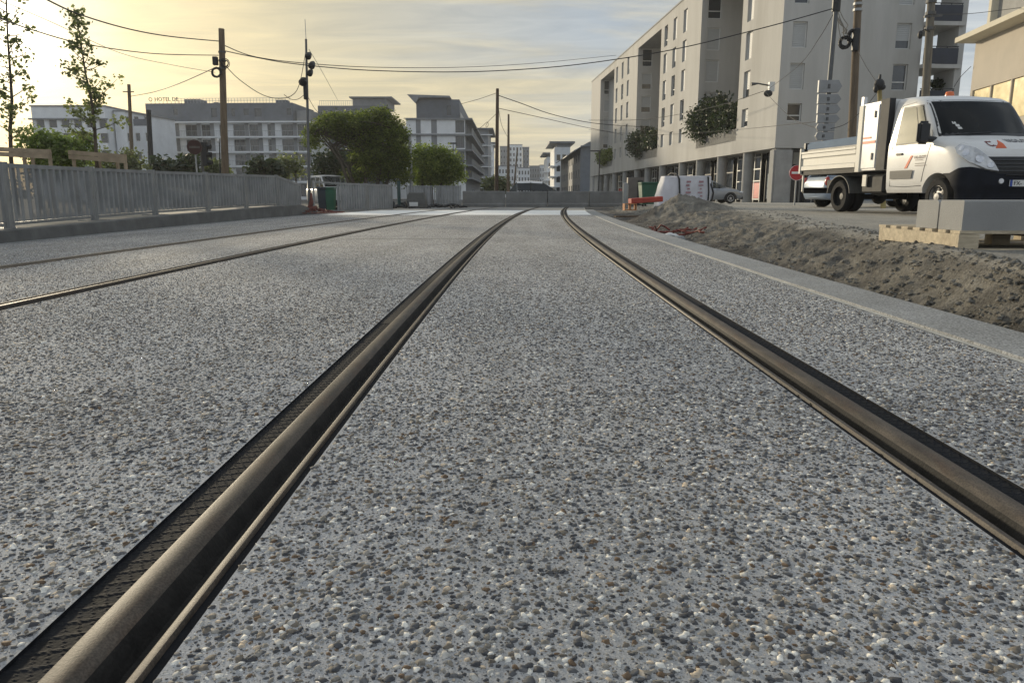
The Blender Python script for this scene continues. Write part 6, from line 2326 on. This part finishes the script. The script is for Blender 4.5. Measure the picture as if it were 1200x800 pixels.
# ---------------------------------------------------------------- heap: bulk bag, red beam, bricks, pipes
M_bag = mat('woven_bag', (0.62, 0.62, 0.66), 0.7, 0, 0.06, 3, bump=0.35, bscale=12, dirt=((0.42, 0.40, 0.38), 0.5))
Yb = 22.8
ax0, ax1 = at(768, 235, Yb).x, at(834, 235, Yb).x
ztop = at(800, 206.5, Yb).z
BAG = thing('bulk_bag', 'white bulk bag with black straps and red print behind the dirt mound', 'bag', ((ax0 + ax1) / 2, Yb, 0.2))
zb0 = 0.18
rings = []
for j in range(13):
    f = j / 12
    z = zb0 + (ztop - zb0) * f
    lx_ = ax0 + (at(779, 210, Yb).x - ax0) * f ** 0.75
    rx_ = ax1 + 0.03 * math.sin(f * 3)
    rg = []
    for k in range(36):
        a = 2 * PI * k / 36
        c, s = math.cos(a), math.sin(a)
        e = 0.42
        x = (lx_ + rx_) / 2 + (rx_ - lx_) / 2 * math.copysign(abs(c) ** e, c)
        y = Yb + 0.5 + 0.5 * math.copysign(abs(s) ** e, s)
        w_ = noise.noise(Vector((x * 2.5, y * 2.5, z * 2.2))) * 0.05 + noise.noise(Vector((x * 7, y * 7, z * 4))) * 0.02
        rg.append((x + w_ * c * 1.5, y + w_ * s, z + (noise.noise(Vector((x * 3, y, 4))) * 0.07 if j == 12 else 0)))
    rings.append(rg)
MB().loft(rings, True, True).build('bag_cloth', M_bag, BAG, smooth=True)
for pts in ([(795.5, 243, -0.06), (796.5, 225, -0.05), (796, 210, -0.05), (793.5, 204.5, 0.1), (787, 203, 0.4), (783, 206, 0.6)], [(829, 243, -0.06), (830.5, 225, -0.07), (830, 208, -0.05), (829, 206, 0.3)],
            [(834, 236, 0.1), (836, 226, 0.1), (833, 215, 0.15)]):
    MB().tube([at(a, b, Yb + c) for a, b, c in pts], 0.028, 6).build('strap', M_black, BAG)
M_print = mat('faded_red_print', (0.36, 0.20, 0.22), 0.7, 0, 0.2, 6)
rr = random.Random(5)
for k in range(11):
    a = at(807 + (k % 2) * 14 + rr.uniform(-1, 1), 213 + (k // 2) * 4.2, Yb - 0.045)
    MB().cbox(a, (rr.uniform(0.05, 0.16), 0.012, rr.uniform(0.03, 0.06))).build('printed_mark', M_print, BAG)
# red beam on hollow bricks
a, b = at(738, 235.8, 21.5), at(775, 233.2, 21.7)
tag(MB().bar(a + Vector((0, 0, 0)), b, 0.28, 0.15).build('red_beam', mat('red_oxide', (0.40, 0.055, 0.035), 0.6, 0, 0.15, 4), bevel=0.02), 'red painted beam lying on the hollow brick by the dirt mound', 'beam')
c = at(738.5, 241.5, 21.3)
t = thing('hollow_brick', 'orange hollow clay brick under the end of the red beam', 'brick', c)
f = MB()
x0, x1, z0, z1 = c.x - 0.17, c.x + 0.17, c.z - 0.12, c.z + 0.07
f.box(x0, 21.2, z0, x1, 21.6, z0 + 0.02).box(x0, 21.2, z1 - 0.02, x1, 21.6, z1)
for q in (x0, (x0 + x1) / 2 - 0.01, x1 - 0.02):
    f.box(q, 21.203, z0 + 0.02, q + 0.02, 21.597, z1 - 0.02)
f.build('brick_shell', mat('orange_clay', (0.42, 0.19, 0.08), 0.85, 0, 0.15, 5), t)
# green dumpster, grey post
q = at(765, 226, 36)
t = thing('dumpster', 'dark green dumpster beyond the red beam, in front of the arcade', 'dumpster', (q.x + 0.1, 36, 0.1))
M_green = mat('dumpster_green', (0.018, 0.085, 0.05), 0.55, 0, 0.15, 3)
MB().loft([[(x * s, y * s, z) for x, y in ((-0.72, -0.5), (0.72, -0.5), (0.72, 0.5), (-0.72, 0.5))] for z, s in ((0.12, 0.9), (1.0, 1.0), (1.06, 1.03))], True, True).build('container', M_green, t, local=True, bevel=0.02)
MB().box(-0.75, -0.54, 1.065, 0.75, 0.54, 1.14).build('lid', M_green, t, local=True, bevel=0.03)
for sx_ in (-0.5, 0.5):
    for sy in (-0.35, 0.35):
        MB().cyl((sx_ - 0.04, sy, 0.07), (sx_ + 0.04, sy, 0.07), 0.08, n=12).build('caster', M_tyre, t, local=True)
q = at(733, 228, 38)
tag(MB().tube([(q.x, 38, -0.1), (q.x, 38, 1.12), (q.x, 38, 1.22), (q.x, 38, 1.25)], [0.14, 0.14, 0.11, 0.03], 12).build('bollard', M_stone, smooth=True), 'pale stubby concrete post at the right end of the barrier', 'post')
q = at(745, 224, 39.5)
t = thing('steel_door', 'dark steel cabinet standing between the pale post and the green dumpster', 'cabinet', (q.x, 39.5, 0))
MB().box(-0.42, 0, 0.0, 0.42, 0.4, 1.55).build('cabinet_body', mat('brown_grey_steel', (0.13, 0.115, 0.105), 0.6, 0.2, 0.15, 3), t, local=True, bevel=0.01)
MB().box(0.08, -0.02, 0.12, 0.36, -0.001, 1.4).build('cabinet_door', M_black, t, local=True)
# orange netting and pipes on the mound
M_net = mat('orange_red_net', (0.17, 0.036, 0.024), 0.7, 0, 0.2, 8)
f = MB()
rr = random.Random(9)
base = ground(768, 266, 0.12)


def tz(x, y):
    return float(terrain(np.array([x]), np.array([y]))[0][0])


def heap(mb, c, w, d, n, hmax, seed, flat):
    rr = random.Random(seed)
    for k in range(n):
        x, y = c[0] + rr.uniform(-w, w), c[1] + rr.uniform(-d, d)
        a = rr.random() * 6.28
        pts = []
        for q in range(6):
            x += math.cos(a) * 0.09
            y += math.sin(a) * 0.09
            a += rr.uniform(-0.9, 0.9)
            pts.append((x, y, flat(x, y) + 0.03 + hmax * rr.random() * max(0, 1 - math.hypot((x - c[0]) / w, (y - c[1]) / d))))
        mb.tube(pts, 0.016, 4)


q = ground(770, 263, 0.1)
heap(f, (q.x, q.y), 0.45, 0.7, 18, 0.20, 4, tz)
tag(f.build('red_netting', M_net), 'tangle of red plastic netting on the earth beside the kerb strip, right', 'netting')
f = MB()
p0, p1 = ground(752, 269, 0.05), ground(786, 266, 0.12)
f.tube([Vector((p0.x + (p1.x - p0.x) * k / 6, p0.y + (p1.y - p0.y) * k / 6, tz(p0.x + (p1.x - p0.x) * k / 6, p0.y + (p1.y - p0.y) * k / 6) + 0.05 + 0.02 * math.sin(k))) for k in range(7)], 0.028, 8)
tag(f.build('red_hose', M_net), 'dark red hose lying on the earth below the netting tangle', 'hose')
for k, (px, py, sz, lab) in enumerate([(787, 262.5, 0.10, 'white plaster lump among the red netting'), (797, 264, 0.07, 'smaller pale lump right of the white plaster lump')]):
    q = ground(px, py, 0.15)
    b = MB().sphere((q.x, q.y, tz(q.x, q.y) + sz * 0.4), (sz * 1.4, sz, sz * 0.7), 10, 7)
    b.v = [tuple(Vector(v) + Vector((1, 1, 1)) * noise.noise(Vector(v) * 9) * sz * 0.5) for v in b.v]
    tag(b.build('plaster_lump', M_wframe if k == 0 else M_kerb), lab, 'rubble')
# debris left: red netting heap, dark mesh heap, post
q = ground(356, 250, 0.02)
f = MB()
heap(f, (q.x + 0.2, q.y - 0.5), 1.0, 1.3, 80, 0.30, 8, lambda x, y: 0.04)
f.tube([at(362, 248, q.y), at(365, 236, q.y), at(364.5, 226, q.y)], [0.09, 0.07, 0.03], 6)
f.tube([at(346, 251.5, q.y - 0.6), at(357, 247, q.y - 0.5), at(371, 243, q.y - 0.2)], [0.05, 0.10, 0.07], 6)
tag(f.build('red_netting', mat('dull_red_net', (0.13, 0.04, 0.032), 0.8, 0, 0.3, 8)), kind='stuff')
f = MB()
rr = random.Random(12)
for k in range(60):
    px = rr.uniform(430, 540)
    q = ground(px, 242.5 + rr.uniform(-1.0, 0.8), 0.04)
    a = rr.random() * 3.1
    l = rr.uniform(0.2, 0.8)
    h = rr.uniform(0.05, 0.32) * (1.0 if px < 480 else 0.5)
    f.tube([(q.x - l * math.cos(a), q.y - l * math.sin(a) * 0.4, 0.03), (q.x, q.y, h), (q.x + l * math.cos(a), q.y + l * math.sin(a) * 0.4, 0.04)], [0.04, 0.07, 0.04], 5)
tag(f.build('dark_netting', M_black), kind='stuff')
q = at(488, 228, 38)
t = thing('plastic_crate', 'grey plastic crate with a white label before the dark fence panels', 'crate', (q.x, 38, 0.02))
MB().loft([[(x * s, y * s, z) for x, y in ((-0.5, -0.3), (0.5, -0.3), (0.5, 0.3), (-0.5, 0.3))] for z, s in ((0, 1), (0.35, 0.98), (0.75, 0.75))], True, True).build('crate_body', mat('grey_plastic', (0.085, 0.085, 0.08), 0.6), t, local=True, bevel=0.03)
MB().box(-0.35, -0.32, 0.08, 0.10, -0.305, 0.28).build('white_label', M_wframe, t, local=True)
q = at(439, 240, 36)
tag(MB().tube([(at(467.5, 230, 39).x, 39, 0), (at(467.5, 230, 39).x, 39, 1.35)], 0.09, 8).build('teal_post', mat('dark_teal', (0.015, 0.05, 0.05), 0.5)), 'dark teal post in the gap between two fence runs', 'post')
# plank and rubble by the trench
a, b = Vector((3.05, 22.3, 0)), Vector((3.75, 22.5, 0))
tag(MB().bar((a.x, a.y, tz(a.x, a.y) + 0.10), (b.x, b.y, tz(b.x, b.y) + 0.06), 0.18, 0.05).build('plank', M_wood), 'grey plank lying in the trench beside the kerb strip', 'plank')

# ================================================================== TREES AND PLANTS
GREEN = [(0.0, (0.026, 0.038, 0.011)), (0.5, (0.092, 0.115, 0.03)), (1.0, (0.22, 0.245, 0.065))]
OLIVE = [(0.0, (0.07, 0.08, 0.045)), (0.5, (0.13, 0.145, 0.08)), (1.0, (0.22, 0.23, 0.13))]
LIGHT = [(0.0, (0.07, 0.10, 0.03)), (0.5, (0.13, 0.17, 0.055)), (1.0, (0.21, 0.25, 0.09))]
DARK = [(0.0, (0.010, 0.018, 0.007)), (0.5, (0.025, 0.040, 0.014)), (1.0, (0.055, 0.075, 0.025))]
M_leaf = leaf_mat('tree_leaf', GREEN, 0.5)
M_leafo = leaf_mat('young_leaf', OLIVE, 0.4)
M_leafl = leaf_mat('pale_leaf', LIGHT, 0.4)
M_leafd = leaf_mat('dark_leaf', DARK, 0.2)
M_bark = mat('bark', (0.075, 0.060, 0.045), 0.9, 0, 0.25, 6, bump=0.4, bscale=30, stretch=(3, 3, 0.5))
grng = np.random.default_rng(5)


def leaves(centres, per, spread, size, aspect=0.55, droop=0.0, shade=None):
    """many small leaf faces gathered round clump centres; returns raw arrays"""
    c = np.asarray(centres, float)
    n = len(c)
    spread = np.broadcast_to(np.asarray(spread, float), (n,))
    pts = np.repeat(c, per, 0) + grng.normal(0, 1, (n * per, 3)) * np.repeat(spread, per)[:, None] * np.array([1, 1, 0.75])
    m = len(pts)
    d = grng.normal(0, 1, (m, 3))
    d[:, 2] = d[:, 2] * 0.6 - droop
    d /= np.linalg.norm(d, axis=1)[:, None]
    s = np.cross(d, grng.normal(0, 1, (m, 3)))
    s /= np.linalg.norm(s, axis=1)[:, None]
    L = size * (0.6 + 0.8 * grng.random(m))
    a = pts - d * L[:, None] / 2
    b = pts + d * L[:, None] / 2
    w = s * (L * aspect / 2)[:, None]
    V = np.stack([a, pts + w, b, pts - w], 1).reshape(-1, 3)
    F = np.arange(m * 4)
    C = np.full(m, 4)
    ct = np.repeat(grng.random(n), per)
    t = np.clip(0.65 * ct + 0.35 * grng.random(m), 0, 1)
    return V, F, C, np.repeat(t, 4)


def crown(parent, centres, per, spread, size, m, name='crown', **k):
    v, f, c, t = leaves(centres, per, spread, size, **k)
    inv = ROOT.get(parent.name, Matrix()).inverted()
    if inv != Matrix():
        M = np.array(inv)
        v = v @ M[:3, :3].T + M[:3, 3]
    return link(name, raw_mesh(name, v, f, c, m, t), parent)


def in_blobs(blobs, n, shell=0.45):
    """points in ellipsoids, thicker towards the skin"""
    out = []
    vol = np.array([b[1][0] * b[1][1] * b[1][2] for b in blobs]) ** 0.75
    num = np.maximum(1, (n * vol / vol.sum()).astype(int))
    for (c, r), k in zip(blobs, num):
        d = grng.normal(0, 1, (k, 3))
        d /= np.linalg.norm(d, axis=1)[:, None]
        q = (shell + (1 - shell) * grng.random(k)) ** 0.6
        p = np.array(c) + d * q[:, None] * np.array(r)
        out.append(p)
    return np.concatenate(out)


# young staked trees at the left
def young_tree(label, Y, base, spine, wfun, seed, nb=24):
    """spine: pixels of the leader from low to high; wfun(f) = branch reach at height fraction f"""
    rr = random.Random(seed)
    P_ = [at(x, y, Y) for x, y in spine]
    b = Vector((P_[0].x, Y, 0.0))
    t = thing('young_tree', label, 'tree', b, 0, 'young staked trees behind the fence')
    pts = [b] + P_
    n = len(pts)
    f = MB()
    f.tube(pts, [0.055 * (1 - 0.85 * k / (n - 1)) for k in range(n)], 8)
    f.build('trunk', M_bark, t, smooth=True)
    br, cl = MB(), []
    top = len(P_) - 1
    for k in range(nb):
        fr = 0.10 + 0.9 * (k + rr.random()) / nb
        i = min(int(fr * top), top - 1)
        p = P_[i].lerp(P_[i + 1], fr * top - i)
        a = rr.random() * 6.28
        L = wfun(fr) * rr.uniform(0.65, 1.15)
        e = p + Vector((math.cos(a) * L, math.sin(a) * L, L * rr.uniform(0.25, 0.9)))
        mid = p.lerp(e, 0.5) + Vector((0, 0, -0.04))
        br.tube([p, mid, e], [0.014, 0.010, 0.004], 5)
        for q in range(max(2, int(L / 0.16))):
            g = p.lerp(e, rr.uniform(0.35, 1.05))
            cl.append(tuple(g + Vector((rr.gauss(0, .05), rr.gauss(0, .05), rr.gauss(0, .06)))))
    br.build('branch', M_bark, t)
    crown(t, cl, 12, 0.075, 0.098, M_leafo, aspect=0.75)
    return t


young_tree('young staked tree with a slim ragged crown, in front of the far white building', 20.0, None,
           [(113, 188), (111, 150), (107, 118), (100, 85), (95, 52), (89, 14)], lambda f: 0.55 * (1 - f) ** 0.55 + 0.10 + (0.22 if 0.15 < f < 0.45 else 0), 3, 40)
young_tree('young staked tree at the left photo edge, before the sun', 19.0, None,
           [(13, 188), (12, 150), (14, 118), (12, 85), (9, 45), (7, -10), (4, -50)], lambda f: 0.50 * (1 - f) ** 0.5 + 0.16, 8, 36)
for xs, beam, lab in (((84, 103, 125, 145), [(80, 178.5), (146, 183.5)], 'wooden stake frame round the young tree with the slim ragged crown'), ((-18, 12, 22, 56), [(-20, 174), (58, 178)], 'wooden stake frame round the young tree at the photo edge')):
    Yq = 19.7 if xs[0] > 0 else 18.7
    p = at(xs[0], 185, Yq)
    t = thing('stake_frame', lab, 'tree stake', (p.x, Yq, 0), 0, 'stake frames round the young trees')
    a, b = at(*beam[0], Yq), at(*beam[1], Yq)
    for k, x in enumerate(xs):
        u = (x - beam[0][0]) / (beam[1][0] - beam[0][0])
        hq = a.lerp(b, u)
        yy = Yq + (0.5 if k in (1, 2) else 0.06)
        MB().cyl((hq.x, yy, -0.1), (hq.x, yy, hq.z + 0.06), 0.045, n=9).build('stake', mat('stake_wood', (0.30, 0.24, 0.17), 0.85, 0, 0.18, 4, bump=0.2, bscale=40), t)
    for dz in (0.0, -0.115):
        MB().bar(a + Vector((0, 0, dz)), b + Vector((0, 0, dz)), 0.03, 0.105).build('board', mat('stake_wood', ()), t)
    MB().bar(a + Vector((0.3, 0.56, -0.05)), b + Vector((-0.3, 0.56, -0.05)), 0.03, 0.15).build('board', mat('stake_wood', ()), t)


def bush(label, px0, px1, ytop, ybot, Y, m, n=260, per=10, size=0.16, cat='shrub', name='shrub', group=None, lumps=5, seed=1, zfloor=None, spread=0.14, droop=0.0):
    rr = random.Random(seed)
    a, b = at(px0, ybot, Y), at(px1, ytop, Y)
    w, h = (b.x - a.x), (b.z - a.z)
    z0 = a.z if zfloor is None else zfloor
    t = thing(name, label, cat, ((a.x + b.x) / 2, Y, z0), 0, group)
    blobs = []
    for k in range(lumps):
        cx = a.x + w * (k + 0.5) / lumps + rr.uniform(-.08, .08) * w
        hh = h * rr.uniform(0.62, 1.0)
        blobs.append(((cx, Y + rr.uniform(-.2, .2) * w * 0.4, a.z + hh * 0.55), (w / lumps * rr.uniform(0.7, 1.0), min(w * 0.35, 1.6), hh * 0.46)))
    s = MB()
    for (c, r) in blobs:
        for q in range(3):
            s.tube([(c[0] + rr.uniform(-.05, .05), c[1], z0), (c[0] + rr.uniform(-.3, .3) * r[0], c[1] + rr.uniform(-.2, .2), c[2]), (c[0] + rr.uniform(-.6, .6) * r[0], c[1] + rr.uniform(-.3, .3), c[2] + r[2] * 0.7)], [0.03, 0.018, 0.006], 5)
    s.build('stem', M_bark, t)
    crown(t, in_blobs(blobs, n, 0.3), per, spread, size, m, 'foliage', droop=droop)
    return t


bush('pale green feathery bush between the two staked trees behind the fence', 33, 97, 148, 200, 25, M_leafl, 420, 12, 0.13, lumps=5, seed=2, zfloor=0, droop=0.5)
SG = 'shrubs in front of the hotel'
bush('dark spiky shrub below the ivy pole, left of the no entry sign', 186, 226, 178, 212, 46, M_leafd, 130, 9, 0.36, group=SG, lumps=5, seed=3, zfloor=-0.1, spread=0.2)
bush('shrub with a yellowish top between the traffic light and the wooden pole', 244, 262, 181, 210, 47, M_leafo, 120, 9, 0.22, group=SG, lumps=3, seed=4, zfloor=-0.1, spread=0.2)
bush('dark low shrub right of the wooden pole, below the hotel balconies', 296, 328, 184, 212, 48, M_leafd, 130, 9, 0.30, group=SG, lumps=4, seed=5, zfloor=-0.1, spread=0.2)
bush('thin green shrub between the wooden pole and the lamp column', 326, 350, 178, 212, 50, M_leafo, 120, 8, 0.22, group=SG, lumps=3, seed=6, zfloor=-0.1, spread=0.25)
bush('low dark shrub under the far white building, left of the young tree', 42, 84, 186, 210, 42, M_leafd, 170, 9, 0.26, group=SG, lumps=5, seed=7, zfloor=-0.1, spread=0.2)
bush('grey green shrub under the far white building, right of the young tree', 120, 168, 172, 210, 44, M_leafo, 190, 9, 0.24, group=SG, lumps=5, seed=8, zfloor=-0.1, spread=0.22)
bush('brownish bush between the tallest street pole and the middle one', 571, 592, 207, 226, 84, M_leafo, 220, 9, 0.4, lumps=4, seed=9, zfloor=-0.1, spread=0.3)


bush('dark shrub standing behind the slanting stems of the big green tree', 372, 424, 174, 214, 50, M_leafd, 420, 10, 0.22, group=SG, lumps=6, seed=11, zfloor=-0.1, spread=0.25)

fw = np.stack([grng.uniform(-330, -74, 900), grng.uniform(160, 200, 900), np.zeros(900)], 1)
fw[:, 2] = grng.random(900) * (4.5 + 2.5 * np.sin(fw[:, 0] * 0.13) + 1.5 * np.sin(fw[:, 0] * 0.41))
v, f_, c_, t_ = leaves(fw, 10, 0.9, 1.0)
tag(link('far_wood', raw_mesh('far_wood', v, f_, c_, M_leafd, t_)), kind='stuff')

# spreading trees behind the fence
def tree(label, Y, trunk_px, stems, blobs_px, m, n, per, size, name='green_tree', spread=0.2, seed=1):
    rr = random.Random(seed)
    b = at(trunk_px[0], 220, Y)
    t = thing(name, label, 'tree', (b.x, Y, -0.1))
    blobs = []
    sx_ = lambda px: px / FPX * (Y * 0.98)
    for (x, y, rx, ry) in blobs_px:
        c = at(x, y, Y)
        k = Y * 0.982 / FPX
        blobs.append(((c.x, Y + rr.uniform(-0.6, 0.6), c.z), (rx * k, rx * k * 0.85, ry * k)))
    f = MB()
    for st in stems:
        pts = [at(x, y, Y) for x, y in st]
        pts[0].z = -0.1
        jit = rr.uniform(-.5, .5)
        pts = [p + Vector((0, jit * i / len(pts), 0)) for i, p in enumerate(pts)]
        f.tube(pts, [0.13 * (1 - 0.8 * i / (len(pts) - 1)) for i in range(len(pts))], 7)
    f.build('trunk', M_bark, t, smooth=True)
    lb = MB()
    for (c, r) in blobs:
        for q in range(4):
            s_ = Vector(at(*rr.choice(rr.choice(stems)[1:]), Y))
            e = Vector(c) + Vector((rr.uniform(-.8, .8) * r[0], rr.uniform(-.8, .8) * r[1], rr.uniform(-.3, .9) * r[2]))
            lb.tube([s_, s_.lerp(e, 0.5) + Vector((0, 0, 0.15)), e], [0.05, 0.03, 0.008], 5)
    lb.build('limb', M_bark, t)
    crown(t, in_blobs(blobs, n, 0.35), per, spread, size, m)
    return t


tree('big spreading green tree with slanting stems, behind the fence', 44.0, (428, 212),
     [[(430, 215), (428, 195), (425, 172), (428, 150)], [(422, 215), (408, 196), (394, 176), (380, 158)], [(418, 215), (400, 190), (388, 172), (372, 152)], [(438, 215), (446, 190), (456, 168), (462, 152)], [(445, 215), (458, 195), (468, 178)]],
     [(364, 158, 13, 12), (376, 150, 16, 13), (394, 145, 18, 11), (412, 146, 20, 13), (432, 142, 20, 12), (450, 145, 18, 14), (462, 155, 15, 16), (470, 172, 11, 18), (452, 165, 22, 18), (428, 162, 20, 16), (404, 160, 16, 9), (464, 190, 14, 18), (444, 185, 22, 16), (424, 182, 14, 14), (440, 203, 22, 11), (466, 207, 12, 9), (412, 206, 14, 7), (366, 168, 9, 7), (447, 134, 10, 6), (476, 200, 12, 14), (474, 186, 10, 10)],
     M_leaf, 2000, 17, 0.13, spread=0.17, seed=2)
tree('lower rounded green tree right of the big one, before the white corner block', 54.0, (505, 214),
     [[(506, 216), (505, 200), (502, 186)], [(500, 216), (492, 200), (488, 188)], [(512, 216), (520, 202), (526, 192)]],
     [(488, 188, 12, 14), (500, 183, 15, 12), (516, 185, 15, 12), (530, 194, 12, 13), (505, 197, 20, 13), (526, 206, 14, 11), (490, 205, 12, 12), (508, 210, 20, 8), (538, 205, 6, 8)],
     leaf_mat('mid_leaf', [(0.0, (0.05, 0.07, 0.015)), (0.5, (0.13, 0.165, 0.04)), (1.0, (0.28, 0.31, 0.085))], 0.5), 1100, 16, 0.16, spread=0.22, seed=4)
# planting on the terraces of the cream block
for i, (hs, lab, lsz) in enumerate([((2.0, 2.3, 2.7, 3.2, 3.5, 3.2), 'large dark shrub hanging over the nearest terrace of the cream block', 0.30), ((1.9, 2.2, 2.6, 2.9, 3.0), 'dark shrub spilling over the middle terrace of the cream block', 0.36),
                                    ((1.4, 1.8, 2.0), 'small shrub on the farthest terrace of the cream block', 0.40)]):
    a, b = RECS[i]
    Mb = ROOT[BLD.name]
    bl, st = [], MB()
    for k, h in enumerate(hs):
        u = a + 0.8 + (b - a - (0.6 if i < 2 else 4.0)) * (k + 0.5) / len(hs)
        over = 0.75 if k >= len(hs) - 2 else 0.25
        bl.append((tuple(Mb @ Vector((0.75 - over, u, TER - 0.1 + h * 0.5 - over * 0.5))), (0.85 + over * 0.3, (b - a) / len(hs) * 0.75, h * 0.5)))
        if k % 2:
            bl.append((tuple(Mb @ Vector((0.9, u + 0.3, TER + h * 0.85))), (0.5, 0.5, h * 0.28)))
        for q in range(4):
            st.tube([Mb @ Vector((0.8, u, TER - 0.3)), Mb @ Vector((0.6 - 0.3 * rnd.random(), u + rnd.uniform(-.5, .5), TER + h * 0.5)), Mb @ Vector((0.5 - 0.7 * rnd.random(), u + rnd.uniform(-.8, .8), TER + h * rnd.uniform(0.8, 1.1)))], [0.05, 0.03, 0.01], 5)
    t = thing('terrace_shrub', lab, 'shrub', Mb @ Vector((0.8, (a + b) / 2, TER - 0.3)), 0, 'shrubs on the terraces')
    st.build('stem', M_bark, t)
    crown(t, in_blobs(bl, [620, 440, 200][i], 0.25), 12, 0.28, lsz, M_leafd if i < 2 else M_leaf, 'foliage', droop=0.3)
# plants on a loggia
bush('small leafy plant behind the lowest visible corner balcony', 1092, 1105, 93, 104, 54, M_leafd, 60, 8, 0.22, name='potted_plant', cat='plant', lumps=2, seed=30, spread=0.15)
# grass tufts in the verge by the arcade

# ================================================================== AIR
hz = MB().box(-420, -40, -1.1, 420, 520, 34.0).build('haze', None)
hm = bpy.data.materials.new('haze')
hm.use_nodes = True
hm.node_tree.nodes.clear()
ho = hm.node_tree.nodes.new('ShaderNodeOutputMaterial')
hv = hm.node_tree.nodes.new('ShaderNodeVolumePrincipled')
hv.inputs['Color'].default_value = (0.92, 0.95, 1.0, 1)
hv.inputs['Density'].default_value = 0.00038
hv.inputs['Anisotropy'].default_value = 0.35
hm.node_tree.links.new(hv.outputs[0], ho.inputs['Volume'])
hz.data.materials.clear()
hz.data.materials.append(hm)
tag(hz, kind='stuff')
